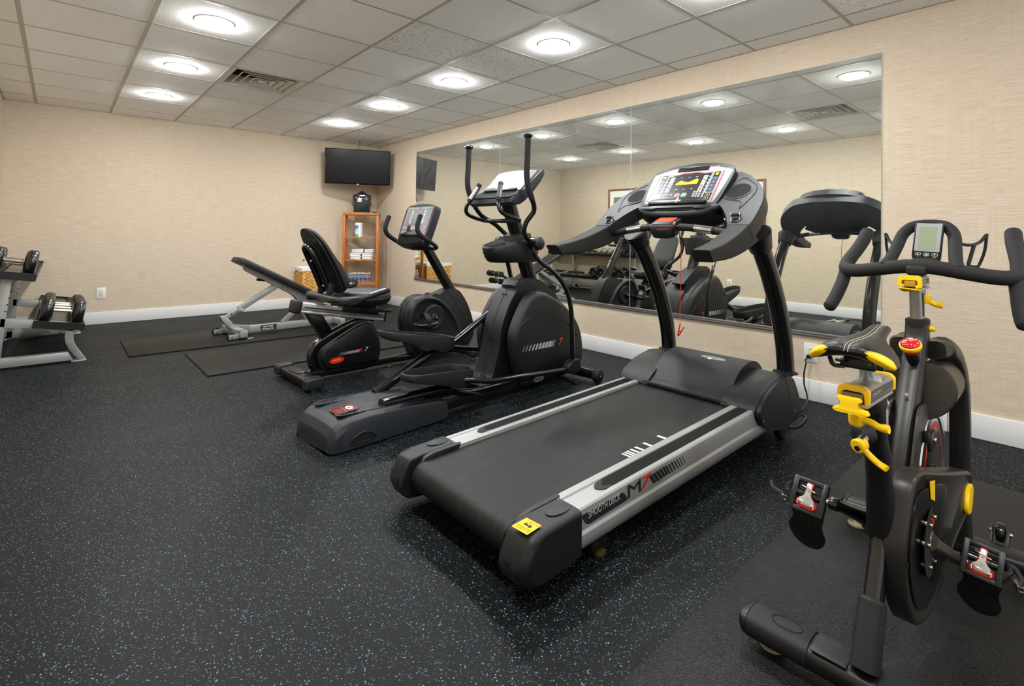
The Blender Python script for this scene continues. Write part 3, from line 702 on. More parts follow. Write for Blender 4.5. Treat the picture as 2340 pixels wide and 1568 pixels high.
    for s in (-1, 1):
        b = MB(); b.prism([(R(s*0.215), p.y, p.z) for p in sm], (s*0.175, 0, 0), 0.004)
        hs = b.build('hood_shoulder', M_GREY, t)
        b = MB(); b.prism([(R(s*0.388), -0.94+(p.y+0.94)*0.985, 0.22+(p.z-0.22)*0.985) for p in sm], (s*0.024, 0, 0), 0.012, 3); sc = b.build('side_cover', M_GREY, t)
        b = MB(); line = [PX(1400+a/5.087, 760+c/5.087, x=R(0.413)) for a, c in ((2000, 515), (2030, 600), (2055, 750), (2072, 930))]
        b.tube([(R(s*0.4115), p.y, p.z) for p in cr(line, 4)], 0.0016, 6); b.build('seam', M_DARKV, sc)
        for yy, zz in ((-1.165, 0.185), (-0.775, 0.15)):
            b = MB(); b.cyl((R(s*0.408), yy, zz), (R(s*0.414), yy, zz), 0.006, 12, bev=0.001); b.build('screw', M_STEEL, sc)
        b = MB(); b.lathe([(0.062, -0.006), (0.062, 0.003), (0.054, 0.006), (0.05, 0.006)], (R(s*0.357), -0.765, 0.343), 28, (0, 0.1, 1)); b.build('upright_collar', M_GREY, t)
    mid = [(-1.19, 0.228), (-1.195, 0.245), (-1.15, 0.268), (-1.11, 0.30), (-1.06, 0.345), (-1.0, 0.378), (-0.93, 0.393), (-0.86, 0.392), (-0.80, 0.368), (-0.74, 0.31), (-0.70, 0.23), (-0.665, 0.13), (-0.70, 0.09), (-1.1, 0.12), (-1.17, 0.19)]
    b = MB(); mm = cr([(0, y, z) for y, z in mid], 3, True); b.prism([(R(-0.232), p.y, p.z) for p in mm], (0.464, 0, 0), 0.006, 3); hd = b.build('motor_hood', M_GREY, t)
    b = MB(); b.bar((R(-0.25), -1.197, 0.238), (R(0.25), -1.197, 0.238), 0.016, 0.022, bev=0.006); b.build('hood_lip', M_GREY, t)
    # maker's badge
    A5 = lambda a, c: PP(1400+a/5.087, 760+c/5.087, (6.0, -0.93, 0.3945), (0, -0.22, 1))
    b = MB(); ce = A5(1168, 300); F = frame(ce, (1, 0, 0), (0, 1, 0.22)); slab(b, F, ell(0, 0, 0.074, 0.017, 32), -0.002, 0.0025, 0.001); bd = b.build('badge', M_SIL, hd)
    b = MB(); slab(b, F, ell(0, 0, 0.066, 0.0125, 32), 0.002, 0.003); b.build('badge_inlay', M_PLGREY, hd)
    text('badge_lettering', 'circle', F @ Vector((-0.036, -0.007, 0.0031)), (1, 0, 0), (0, 1, .22), 0.0125, M_PDARK, hd, shear=.3, sx=1.5)
    b = MB(); slab(b, F, ell(-0.012, -0.015, 0.013, 0.011, 20), 0.002, 0.004, 0.001); b.build('badge_disc', M_WHITE, hd)
    # uprights
    path = [(-0.758, 0.33), (-0.772, 0.43), (-0.800, 0.54), (-0.868, 0.70), (-0.925, 0.80), (-0.985, 0.893), (-1.055, 0.985), (-1.11, 1.06)]
    for s in (-1, 1):
        b = MB(); pp = cr([(R(s*0.357), y, z) for y, z in path], 5); b.tube(pp, 0.050, 24, up=(0, 1, 0.3), rx=0.043); up_ = b.build('upright', M_BLK, t)
        b = MB(); q = cr([(R(s*0.357), y, z) for y, z in path], 5); e = q[-1]; d_ = (q[-1]-q[-3]).normalized(); b.tube([e-d_*0.07, e-d_*0.065, e+d_*0.03], [0.054, 0.058, 0.075], 24, up=(0, 1, .3), rx=[0.048, 0.052, 0.07]); b.build('upright_collar', M_BLKS, t)
    # console wings
    K = 0.83; PZ = lambda y: 1.117+K*(y+1.40)
    nrm = Vector((0, -K, 1)).normalized(); TH = 0.078
    half = cr([(0.343, -1.40), (0.30, -1.333), (0.243, -1.277), (0.19, -1.255), (0.10, -1.262), (0, -1.265)], 3)
    outr = cr([(0, -1.035), (0.12, -1.038), (0.223, -1.053), (0.275, -1.069), (0.331, -1.104), (0.389, -1.155), (0.418, -1.194), (0.438, -1.243), (0.446, -1.290), (0.448, -1.345), (0.443, -1.40)], 3)
    h = [tuple(p) for p in half][::-1]   # centre front -> joint inner
    o_ = [tuple(p) for p in outr][::-1]     # joint outer -> centre back
    ring = h+o_; full = [(R(u), y) for u, y in ring]+[(R(-u), y) for u, y in ring[::-1][1:-1]]
    b = MB(); b.prism([Vector((x, y, PZ(y))) - nrm*TH for x, y in full], nrm*TH, 0.011, 3)
    wing = b.build('console_housing', M_GREYL, t, sharp=40)
    # raised bead that runs round each cup
    for s in (-1, 1):
        F = frame((R(s*0.298), -1.192, PZ(-1.192)), (1, 0, 0), (0, 1, K))
        b = MB(); b.lathe([(0.064, -0.001), (0.066, 0.003), (0.061, 0.0035), (0.0575, 0.0005), (0.056, -0.001)], F.translation, 36, nrm, cap=False)
        b.build('cup_rim', M_GREYL, wing)
        b = MB(); slab(b, F, ell(0, 0, 0.058, 0.058, 36), -0.002, 0.0012); b.build('cup_well', M_DARKV, wing)
        b = MB(); b.tube([F @ Vector((s*p[0], p[1], 0.001)) for p in cr([(-0.055, 0.05), (-0.015, 0.115), (0.04, 0.075), (0.08, 0.03), (0.088, -0.03), (0.072, -0.095), (0.055, -0.145), (0.045, -0.09), (-0.01, -0.075), (-0.055, -0.05), (-0.072, 0.0)], 5, True)], 0.0022, 6, closed=True); b.build('moulded_edge', M_GREYL, wing)
        # speed toggle
        T_ = Vector((R(s*0.366), -1.366, PZ(-1.366))); F = frame(T_, (1, 0, 0), (0, 1, K)); tg = MB()
        tg.tube([F @ Vector(p) for p in fillet([(-0.014, -0.020, 0.003), (0.012, -0.020, 0.003), (0.022, -0.006, 0.003), (0.022, 0.002, 0.003), (0.014, 0.012, 0.003), (-0.012, 0.012, 0.003), (-0.014, 0.0, 0.003)], 0.004, 3, True)], 0.0028, 8, closed=True)
        tgo = tg.build('toggle_ring', M_STEEL, wing)
        b = MB(); b.cyl(F @ Vector((-0.018, 0.018, 0.014)), F @ Vector((0.018, 0.018, 0.014)), 0.009, 16, bev=0.002); b.build('toggle_roller', M_RUB, wing)
        for e in (-1, 1):
            b = MB(); b.cyl(F @ Vector((e*0.018, 0.018, 0.014)), F @ Vector((e*0.0225, 0.018, 0.014)), 0.0095, 16, bev=0.002); b.bar(F @ Vector((e*0.02, 0.012, 0.01)), F @ Vector((e*0.02, -0.004, 0.002)), 0.003, 0.006, up=nrm, bev=0.001); b.build('toggle_cap', M_STEEL, wing)
        # hand rails
        q1 = [(0.443, -1.398, 1.118), (0.345, -1.400, 1.117), (0.352, -1.285, 1.048), (0.436, -1.275, 1.046)]
        q2 = [(0.450, -1.50, 1.078), (0.352, -1.50, 1.079), (0.352, -1.42, 1.003), (0.445, -1.42, 1.003)]
        q3 = [(0.455, -1.63, 1.038), (0.365, -1.63, 1.040), (0.360, -1.57, 0.974), (0.452, -1.57, 0.974)]
        q4 = [(0.460, -1.775, 1.012), (0.377, -1.775, 1.012), (0.370, -1.735, 0.962), (0.458, -1.74, 0.962)]
        b = MB(); rs = []
        for q in (q1, q2, q3, q4):
            rs.append([(R(s*p[0]), p[1], p[2]) for p in fillet(q, 0.012, 3, True)])
        V4 = cr([tuple(c for p in r for c in p) for r in rs], 5) if False else None
        rr_ = [[cr([rs[a][i] for a in range(4)], 5)[j] for i in range(len(rs[0]))] for j in range(16)]
        b.rings(rr_); ar = b.build('hand_rail', M_RUB, t, sharp=50)
    # black lower lip and bowl between the wings
    b = MB(); sec = [cr([(R(u), y, z) for u, y, z in ((-0.25, -1.235, 1.215), (-0.21, -1.285, 1.205), (-0.15, -1.295, 1.185), (0, -1.30, 1.178), (0.15, -1.295, 1.185), (0.21, -1.285, 1.205), (0.25, -1.235, 1.215))], 4)]
    b.tube(sec[0], 0.017, 12, up=(0, 0, 1), rx=0.012); b.build('reading_ledge', M_GREY, wing)
    b = MB(); b.grid(lambda a, c: Vector((R(-0.235+0.47*a), -1.285+0.10*c**0.8+0.02*(2*a-1)**2, 1.175-0.075*math.sin(PI*min(1, c*0.62))*(1-0.55*(2*a-1)**4)+0.0*c)), 24, 8)
    b.build('lower_bowl', M_BLKS, wing)
    # display housing
    o = Vector((XC, -1.262, 1.238)); e2 = Vector((0, 0.147, 0.166)).normalized(); F = frame(o, (1, 0, 0), e2); n_ = F.to_3x3() @ Vector((0, 0, 1))
    def D(a, c, lift=0.0):
        p = PP(1440+a/6.029, 360+c/6.029, o, n_); q = F.inverted() @ p; return (q.x, q.y)
    arc = [D(*q) for q in ((1480, 190), (1420, 140), (1300, 112), (1100, 86), (900, 82), (700, 112), (500, 178), (395, 240), (355, 300))]
    vt = max(p[1] for p in arc)
    outl = [(-0.215, -0.055), (0.215, -0.055), (0.232, 0.03), (0.245, 0.16), (0.243, 0.235), (0.22, 0.262), (0.13, 0.292), (0.0, 0.305), (-0.13, 0.292), (-0.22, 0.262), (-0.243, 0.235), (-0.245, 0.16), (-0.232, 0.03)]
    b = MB(); slab(b, F, fillet(outl, 0.012, 3, True) if False else [tuple(p[:2]) for p in fillet([(u, v, 0) for u, v in outl], 0.02, 3, True)], -0.062, 0.004, 0.006); hs = b.build('display_housing', M_GREYL, t, sharp=40)
    inner = [(-0.205, -0.005), (0.205, -0.005), (0.222, 0.10), (0.232, 0.228), (0.12, 0.268), (0, 0.278), (-0.12, 0.268), (-0.232, 0.228), (-0.222, 0.10)]
    b = MB(); slab(b, F, [tuple(p[:2]) for p in fillet([(u, v, 0) for u, v in inner], 0.012, 3, True)], 0.003, 0.0052, 0.0008); b.build('display_bezel', M_PLGREY, hs)
    # overlay graphics, flat prints on the display
    b = MB(); Zt = 0.0054
    def sh(pts, mi, lv=0):
        b.mi = mi; f = [F @ Vector((p[0], p[1], Zt+0.00035*lv)) for p in pts]; b.poly(f)
    def rc(u0, u1, v0, v1, mi, lv=1): sh([(u0, v0), (u1, v0), (u1, v1), (u0, v1)], mi, lv)
    W0 = 0.186
    sh([(-W0, 0.0), (W0, 0.0), (W0, 0.222), (0.06, 0.228), (0.03, 0.214), (-0.03, 0.214), (-0.06, 0.228), (-W0, 0.222)], 1, 0)
    rc(-W0-0.006, -W0, 0.0, 0.222, 3); rc(W0, W0+0.006, 0.0, 0.222, 3)
    sh([(-0.125, 0.005), (0.12, 0.005), (0.125, 0.218), (0.085, 0.212), (0.03, 0.225), (-0.03, 0.225), (-0.085, 0.212), (-0.13, 0.2)], 0, 1)
    for s in (-1, 1):
        sh([(s*0.03, 0.225), (s*0.085, 0.212), (s*0.13, 0.2145), (s*0.13, 0.217), (s*0.085, 0.2145), (s*0.032, 0.2285)], 3, 2)
        rc(s*0.155-0.017, s*0.155+0.017, 0.07, 0.218, 0, 2); rc(s*0.155-0.022, s*0.155+0.022, 0.008, 0.062, 0, 2)
        for k in range(4): rc(s*0.155-0.014, s*0.155+0.014, 0.076+0.027*k, 0.099+0.027*k, 2, 3); rc(s*0.155-0.002, s*0.155+0.002, 0.086+0.027*k, 0.09+0.027*k, 4, 4)
        rc(s*0.155-0.008, s*0.155+0.008, 0.194, 0.210, 5, 3)
        for k in range(2): rc(s*0.155-0.012, s*0.155+0.012, 0.013+0.025*k, 0.033+0.025*k, 4, 3); rc(s*0.155-0.011, s*0.155+0.011, 0.014+0.025*k, 0.032+0.025*k, 0, 4); rc(s*0.155-0.004, s*0.155+0.004, 0.02+0.025*k, 0.026+0.025*k, 5, 5)
        for k in range(5):
            rc(s*0.098-0.012, s*0.098+0.012, 0.082+0.0235*k, 0.102+0.0235*k, 4, 3); rc(s*0.098-0.008, s*0.098+0.008, 0.086+0.0235*k, 0.098+0.0235*k, (7, 3, 2, 5, 7)[k] if s < 0 else (3, 2, 5, 3, 7)[k], 4)
            rc(s*0.122-0.006, s*0.122+0.006, 0.09+0.0235*k, 0.0925+0.0235*k, 4, 3)
    hts = [.012, .018, .024, .03, .03, .026, .022, .020, .018, .016, .015, .016, .018, .021, .025, .028, .032, .036, .036, .030]
    for k, hgt in enumerate(hts): rc(-0.064+0.0064*k, -0.0576+0.0064*k, 0.135, 0.135+hgt*1.1, 8, 3)
    for u in (-0.045, 0.0, 0.045): rc(u-0.008, u+0.008, 0.098, 0.1005, 4, 3); rc(u-0.007, u+0.007, 0.19, 0.192, 4, 3)
    sh(ell(-0.022, 0.055, 0.0155, 0.0155), 4, 3); sh(ell(-0.022, 0.055, 0.0140, 0.0140), 3, 4); sh(ell(0.018, 0.055, 0.0155, 0.0155), 4, 3); sh(ell(0.018, 0.055, 0.0140, 0.0140), 6, 4)
    rc(-0.032, -0.012, 0.0525, 0.0575, 4, 5); rc(0.008, 0.028, 0.0525, 0.0575, 4, 5)
    rc(-0.105, -0.078, 0.056, 0.069, 4, 3); rc(-0.104, -0.079, 0.057, 0.068, 0, 4); rc(-0.097, -0.086, 0.060, 0.065, 4, 5); rc(-0.105, -0.078, 0.03, 0.043, 4, 3); rc(-0.104, -0.079, 0.031, 0.042, 0, 4)
    rc(-0.065, -0.052, 0.055, 0.068, 7, 3)
    for i in range(3):
        for j in range(4): rc(0.068+0.0165*i, 0.0805+0.0165*i, 0.018+0.0165*j, 0.0305+0.0165*j, 1, 3); rc(0.072+0.0165*i, 0.0765+0.0165*i, 0.022+0.0165*j, 0.026+0.0165*j, 4, 4)
    b.build('display_overlay', OVL, hs, recalc=False)
    text('lettering', 'circle', F @ Vector((-0.028, 0.212, 0.0068)), (1, 0, 0), e2, 0.007, M_PRED, hs, ext=.0002, sx=1.7, shear=.3)
    # fan grille and stickers above the display
    b = MB(); slab(b, F, rrect(-0.093, 0.093, 0.238, 0.272, 0.004), 0.003, 0.006); b.build('fan_slot', M_DARKV, hs)
    b = MB()
    for k in range(5): b.bar(F @ Vector((-0.093, 0.242+0.0065*k, 0.0072)), F @ Vector((0.093, 0.242+0.0065*k, 0.0072)), 0.002, 0.0022, up=n_, bev=0.0005)
    for u in (-0.031, 0.031): b.bar(F @ Vector((u, 0.238, 0.0075)), F @ Vector((u, 0.272, 0.0075)), 0.003, 0.003, up=n_, bev=0.0005)
    b.build('fan_grille', M_GREY, hs)
    b = MB()
    for u0, u1, v0, v1, hd_ in ((-0.142, -0.100, 0.226, 0.256, 5), (0.098, 0.145, 0.236, 0.266, 3)):
        for r_, mi, lv in ((0, 1, 0), (0.001, 4, 1)):
            b.mi = mi; b.poly([F @ Vector((p[0], p[1], 0.0056+lv*.0003)) for p in ((u0+r_, v0+r_), (u1-r_, v0+r_), (u1-r_, v1-r_), (u0+r_, v1-r_))])
        b.mi = hd_; b.poly([F @ Vector((p[0], p[1], 0.0064)) for p in ((u0+.002, v1-.009), (u1-.002, v1-.009), (u1-.002, v1-.002), (u0+.002, v1-.002))])
        b.mi = 1
        for k in range(3): b.poly([F @ Vector((p[0], p[1], 0.0064)) for p in ((u0+.004, v0+.004+.006*k), (u1-.004, v0+.004+.006*k), (u1-.004, v0+.0055+.006*k), (u0+.004, v0+.0055+.006*k))])
    b.build('safety_sticker', OVL, hs, recalc=False)
    # reading rack under the display
    b = MB(); rk = [(-0.165, -0.018), (0.165, -0.018), (0.172, 0.002), (0.155, 0.016), (0.05, 0.027), (0.0, 0.03), (-0.05, 0.027), (-0.155, 0.016), (-0.172, 0.002)]
    slab(b, F, [tuple(p[:2]) for p in fillet([(u, v, 0) for u, v in rk], 0.006, 3, True)], 0.004, 0.020, 0.004); b.build('reading_rack', M_BLKS, hs)
    b = MB(); b.box((-0.018, -0.006, 0.0195), (0.03, 0.006, 0.0215), 0.001, 1, F); b.box((0.0, -0.014, 0.0195), (0.012, 0.022, 0.0218), 0.001, 1, F); b.build('rack_clip', M_PGREY, hs)
    b = MB(); slab(b, F, rrect(-0.2, 0.2, -0.052, -0.016, 0.01), 0.0, 0.0055); b.build('tray_recess', M_DARKV, hs)
    b = MB(); slab(b, F, [tuple(p[:2]) for p in fillet([(u, v, 0) for u, v in ((-0.2, -0.05), (-0.12, -0.05), (-0.11, -0.04), (0.11, -0.04), (0.12, -0.05), (0.2, -0.05), (0.208, -0.03), (0.15, -0.03), (0.12, -0.022), (-0.12, -0.022), (-0.15, -0.03), (-0.208, -0.03))], 0.004, 2, True)], 0.004, 0.012, 0.002); b.build('tray', M_BLKS, hs)
    # grip bar with pulse sensors and the stop key
    for s in (-1, 1):
        b = MB(); b.tube(cr([(R(s*u), y, z) for u, y, z in ((0.05, -1.36, 1.112), (0.155, -1.352, 1.106), (0.25, -1.35, 1.094), (0.315, -1.35, 1.082), (0.345, -1.335, 1.075))], 5), 0.0185, 16); gb = b.build('grip_bar', M_RUB, t)
        b = MB(); b.tube([(R(s*u), y, z) for u, y, z in ((0.155, -1.352, 1.106), (0.20, -1.351, 1.1005), (0.247, -1.350, 1.0945))], 0.0198, 20); b.build('pulse_sensor', M_STEEL, gb)
        for u in (0.150, 0.252):
            b = MB(); b.tube([(R(s*(u-0.004)), -1.351, 1.106-(u-.155)*.12), (R(s*(u+0.004)), -1.351, 1.105-(u-.155)*.12)], 0.0205, 20); b.build('sensor_collar', M_BLKS, gb)
    kb = MB(); secs = []
    for k, (z, a, c_, dy) in enumerate(((1.062, 0.05, 0.028, 0.0), (1.068, 0.062, 0.034, 0), (1.10, 0.073, 0.044, 0), (1.128, 0.076, 0.047, 0), (1.142, 0.070, 0.043, 0.002), (1.148, 0.058, 0.034, 0.004))):
        secs.append([(XC-0.004+p[0], -1.36+dy+p[1], z+(p[1])*0.35) for p in rrect(-a, a, -c_, c_, 0.022, 4)])
    kb.rings(secs); key = kb.build('stop_key_housing', M_BLKS, t)
    b = MB(); b.prism([(XC-0.004+p[0], -1.36+p[1], 1.1475+p[1]*0.40) for p in rrect(-0.052, 0.052, -0.026, 0.026, 0.006)], (0, 0, 0.0025), 0.001, 1); b.build('stop_label', M_ORNG, key)
    # safety cord
    M_CORD = mat('red_cord', 'c4190f', 0.5, var=0.05)
    b = MB(); b.tube(cr([(XC-0.025, -1.4065, 1.098), (XC+0.02, -1.4075, 1.099), (XC+0.05, -1.403, 1.103), (XC+0.078, -1.375, 1.118), (XC+0.082, -1.345, 1.12), (XC+0.06, -1.32, 1.10), (XC+0.038, -1.30, 1.07), (XC+0.032, -1.275, 1.0), (XC+0.03, -1.27, 0.9), (XC+0.028, -1.27, 0.75), (XC+0.026, -1.27, 0.66)], 6), 0.0019, 8)
    b.build('safety_cord', M_CORD, t)
    lo = Vector((XC+0.026, -1.27, 0.66)); b = MB()
    b.tube([lo+Vector((0, 0, 0)), lo+Vector((0, 0, -0.02))], 0.0014, 6)
    b.tube(cr([lo+Vector(p) for p in ((0, 0, -0.02), (-0.006, 0, -0.035), (-0.005, 0, -0.048), (0, 0, -0.055), (0.006, 0, -0.045), (0.005, 0, -0.03))], 4, True), 0.0011, 6, closed=True)
    pv = lo+Vector((0.0, 0, -0.085))
    for s, a1, a0 in ((-1, (0.002, 0, 0.035), (-0.012, 0, -0.028)), (1, (0.026, 0, 0.022), (-0.008, 0, -0.03))):
        b.bar(pv+Vector(a0), pv+Vector(a1), 0.009, 0.004, up=(1, 0, -0.4), bev=0.001)
    b.cyl(pv+Vector((0.002, -0.006, -0.004)), pv+Vector((0.002, 0.006, -0.004)), 0.004, 10)
    b.build('cord_clip', M_RED, t)
    # power cord
    M_PC = mat('power_cord_black', '151314', 0.35)
    A6 = lambda a, c: (1700+a/6.535, 760+c/6.535)
    pts = [Vector((6.275, -0.03, 0.283)), Vector((6.262, -0.05, 0.268))]
    for (a, c), y in (((930, 450), -0.065), ((905, 560), -0.075), ((895, 660), -0.08), ((905, 800), -0.085), ((935, 900), -0.09), ((948, 1000), -0.11)): pts.append(PX(*A6(a, c), y=y))
    for (a, c), z in (((930, 1080), 0.022), ((880, 1150), 0.008), ((800, 1190), 0.008), ((720, 1230), 0.02)): pts.append(PX(*A6(a, c), z=z))
    pts.append(Vector((6.33, -0.62, 0.10)))
    b = MB(); b.tube(cr(pts, 6), 0.005, 8)
    lp = [PX(*A6(a, c), z=z) for a, c, z in ((640, 1380, 0.05), (665, 1405, 0.008), (740, 1415, 0.006), (820, 1395, 0.006), (900, 1325, 0.006), (925, 1270, 0.006), (890, 1230, 0.006), (820, 1212, 0.006), (760, 1205, 0.01))]
    b.tube(cr([Vector((6.38, -0.74, 0.11))]+lp+[Vector((6.32, -0.60, 0.09))], 6), 0.005, 8)
    b.build('power_cord', M_PC, t)
    b = MB(); b.box((6.262, -0.042, 0.276), (6.288, -0.0095, 0.300), 0.005, 2); b.build('plug', M_PC, t)
    return t
TM = treadmill()
# ================================================================== ELLIPTICAL TRAINER
def elliptical():
    L_ = LF(4.785, -1.25, 4.5)
    t = L_.root('elliptical_trainer', 'dark grey elliptical trainer with two upright arms and foot pans, between treadmill and recumbent bike', 'elliptical trainer')
    # ---- rear housing
    b = MB()
    def sec(v, w, h0, h1, c, top=None):   # half width w at the floor, top narrower
        wt = w-0.018-c*0.5
        return [(-w, v, h0), (-w+0.004, v, h1-0.05), (-wt-0.012, v, h1-0.016), (-wt+0.012, v, h1-0.002), (0, v, h1+0.004), (wt-0.012, v, h1-0.002), (wt+0.012, v, h1-0.016), (w-0.004, v, h1-0.05), (w, v, h0)]
    S_ = [(-1.475, 0.155, 0.012, 0.045, 0.02), (-1.468, 0.185, 0.006, 0.085, 0.03), (-1.442, 0.204, 0.005, 0.122, 0.03), (-1.405, 0.207, 0.005, 0.145, 0.025), (-1.36, 0.207, 0.005, 0.154, 0.02), (-1.25, 0.206, 0.005, 0.157, 0.015), (-1.05, 0.204, 0.006, 0.150, 0.012), (-0.90, 0.203, 0.007, 0.138, 0.012), (-0.79, 0.202, 0.008, 0.122, 0.012), (-0.765, 0.200, 0.02, 0.106, 0.012)]
    R_ = [sec(*s_) for s_ in S_]; b.rings(R_, closed=True); hs = b.build('rear_housing', M_GREYL, t, sharp=24)
    hs.modifiers.new('soften', 'BEVEL').width = 0.007; hs.modifiers['soften'].segments = 3; hs.modifiers['soften'].angle_limit = math.radians(20)
    for s in (-1, 1):
        b = MB(); pts = []; w0 = 0.030
        for k in range(13): a = PI+PI*k/12; pts.append((s*0.118+w0*math.cos(a), -1.36+0.045*math.sin(a)))
        pts += [(s*0.118+0.03, -0.785), (s*0.118-0.03, -0.785)]
        def zt(v): return 0.1585-max(0, v+1.25)*0.028-max(0, v+1.0)*0.09-max(0, v+.85)*.08
        A = [(u, v, zt(v)+0.0035) for u, v in pts]
        b.prism([Vector(p)-Z*0.006 for p in A], (0, 0, 0.006)); b.build('slot', M_DARKV, hs, sharp=60)
        b = MB(); b.tube([(u, v, zt(v)+0.003) for u, v in pts[:13]+[(s*0.118+0.031, -0.9)]], 0.003, 6); b.tube([(s*0.118-0.031, -1.36, zt(-1.36)+.003), (s*0.118-0.031, -0.9, zt(-.9)+.003)], 0.003, 6); b.build('slot_lip', M_GREYL, hs)
        b = MB(); o2 = [(s*(0.2075), v, z) for v, z in ((-1.372, 0.030), (-1.355, 0.062), (-1.31, 0.078), (-1.27, 0.074), (-1.235, 0.045), (-1.232, 0.03))]
        b.prism(fillet(o2, 0.012, 3, True), (-s*0.006, 0, 0)); b.build('grab_hole', M_DARKV, hs)
        b = MB(); b.tube(fillet(o2, 0.012, 3, True), 0.0035, 6, closed=True); b.build('hole_rim', M_GREY, hs)
    F = Matrix.Translation((0, 0, 0)); zt = 0.1625
    Q = [L_.Zh(q, zt) for q in ((670+503/6.158, 860+470/6.158), (670+790/6.158, 860+395/6.158), (670+912/6.158, 860+455/6.158), (670+610/6.158, 860+540/6.158))]
    b = MB(); b.mi = 0; b.prism([Vector((q.x, q.y, zt-.003)) for q in Q], (0, 0, 0.0025))
    e1 = (Q[2]-Q[3]); e2 = (Q[0]-Q[3]); o = Q[3]
    def W(a, c, l=1): p = o+e1*a+e2*c; return Vector((p.x, p.y, zt+0.0003*l))
    b.mi = 1; e = 0.035
    for q in ((0, 0, 1, e), (0, 1-e, 1, 1), (0, 0, e, 1), (1-e, 0, 1, 1)): b.poly([W(q[0], q[1]), W(q[2], q[1]), W(q[2], q[3]), W(q[0], q[3])])
    for k in range(3): b.poly([W(0.12+.1*k, 0.2), W(0.16+.1*k, 0.2), W(0.16+.1*k, 0.8), W(0.12+.1*k, 0.8)])
    b.poly([W(.46, .2), W(.53, .2), W(.53, .8), W(.46, .8)])
    b.mi = 2; b.poly([W(.76+.16*math.cos(a*PI/12), .5+.3*math.sin(a*PI/12)) for a in range(24)]); b.mi = 1; b.poly([W(.76+.13*math.cos(a*PI/12), .5+.23*math.sin(a*PI/12), 2) for a in range(24)]); b.mi = 2; b.poly([W(.76+.11*math.cos(a*PI/12), .5+.2*math.sin(a*PI/12), 3) for a in range(24)])
    b.mi = 0; b.poly([W(.68, .42, 4), W(.84, .42, 4), W(.84, .56, 4), W(.68, .56, 4)])
    b.build('warning_label', [M_PDARK, M_PRED, M_PWHITE], t, recalc=False)
    # ---- frame rails along the floor
    b = MB()
    for u in (-0.1, 0.1): b.bar((u, -0.8, 0.055), (u, 0.40, 0.055), 0.06, 0.06, bev=0.008)
    b.build('floor_rail', M_BLKS, t)
    b = MB(); b.tube([(-0.34, 0.45, 0.052), (0.36, 0.45, 0.052)], 0.034, 20); ft = b.build('front_stabiliser', M_BLK, t)
    for s in (-1, 1):
        b = MB(); b.cyl((s*0.352, 0.45, 0.048), (s*0.395, 0.45, 0.048), 0.047, 28, bev=0.006); w_ = b.build('transport_wheel', M_RUB, ft)
        b = MB(); b.cyl((s*0.39, 0.45, 0.048), (s*0.398, 0.45, 0.048), 0.036, 28, bev=0.003); b.build('wheel_cap', M_BLKS, w_)
        b = MB(); b.cyl((s*0.395, 0.45, 0.048), (s*0.4005, 0.45, 0.048), 0.009, 16, bev=0.002); b.build('axle_bolt', M_STEEL, w_)
    b = MB(); b.bar((-0.1, 0.36, 0.03), (0.3, 0.30, 0.008), 0.02, 0.012, bev=0.002); b.build('lower_strut', M_BLKS, t)
    # ---- shroud
    C = vz([(-0.335, 0.07), (-0.321, 0.125), (-0.268, 0.292), (-0.241, 0.445), (-0.192, 0.56), (-0.14, 0.64), (-0.082, 0.700), (-0.02, 0.716), (0.07, 0.708), (0.2, 0.655), (0.32, 0.575), (0.43, 0.465), (0.50, 0.345), (0.53, 0.21), (0.515, 0.1), (0.47, 0.06)], 4)
    b = MB(); slabU(b, C, -0.088, 0.088, 0.018, 3); sh = b.build('shroud_centre', M_GREY, t, sharp=40)
    b = MB(); b.tube([(0, v-0.0, z) for v, z in vz([(-0.334, 0.09), (-0.321, 0.125), (-0.268, 0.292), (-0.241, 0.445), (-0.192, 0.56), (-0.14, 0.64), (-0.082, 0.700), (-0.03, 0.715)], 4, False)], 0.0018, 6); b.build('seam', M_DARKV, sh)
    for (v, z) in ((-0.135, 0.652), (-0.258, 0.36), (-0.325, 0.125)):
        for u in (-0.016, 0.016):
            b = MB(); b.lathe([(0.006, -0.004), (0.006, 0.002), (0.003, 0.003)], (u, v-0.001, z), 10, (0, -1, 0.2)); b.build('screw', M_BLK, sh)
    I_ = vz([(-0.03, 0.655), (0.09, 0.668), (0.21, 0.615), (0.335, 0.54), (0.44, 0.44), (0.505, 0.325), (0.525, 0.2), (0.51, 0.1), (0.47, 0.075), (0.0, 0.09), (-0.06, 0.25), (-0.05, 0.4), (-0.03, 0.52)], 3)
    for s in (-1, 1):
        b = MB(); slabU(b, I_, s*0.07, s*0.16, 0.0); b.build('shroud_bridge', M_GREY, sh)
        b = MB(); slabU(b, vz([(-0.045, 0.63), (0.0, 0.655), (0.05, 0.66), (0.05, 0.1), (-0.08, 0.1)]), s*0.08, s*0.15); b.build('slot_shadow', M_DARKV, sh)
        Pd = vz([(-0.165, 0.12), (-0.215, 0.24), (-0.236, 0.355), (-0.226, 0.43), (-0.175, 0.53), (-0.105, 0.625), (-0.05, 0.665), (0.02, 0.672), (0.10, 0.658), (0.21, 0.607), (0.336, 0.532), (0.439, 0.438), (0.506, 0.325), (0.53, 0.2), (0.521, 0.124), (0.475, 0.085), (0.2, 0.10), (-0.1, 0.105)], 3)
        # pod: outer ring, then a slightly dished face
        c_ = Vector((0, 0.13, 0.36)); rg = []
        for u, k in ((0.128, 0.985), (0.134, 1.0), (0.158, 1.0), (0.170, 0.993), (0.186, 0.955), (0.197, 0.915), (0.201, 0.88), (0.2025, 0.5), (0.203, 0.1)):
            rg.append([(s*u, c_.y+(v-c_.y)*k, c_.z+(z-c_.z)*k) for v, z in Pd])
        b = MB(); b.rings(rg, cap=True); pod = b.build('side_pod', M_GREY, t, sharp=38)
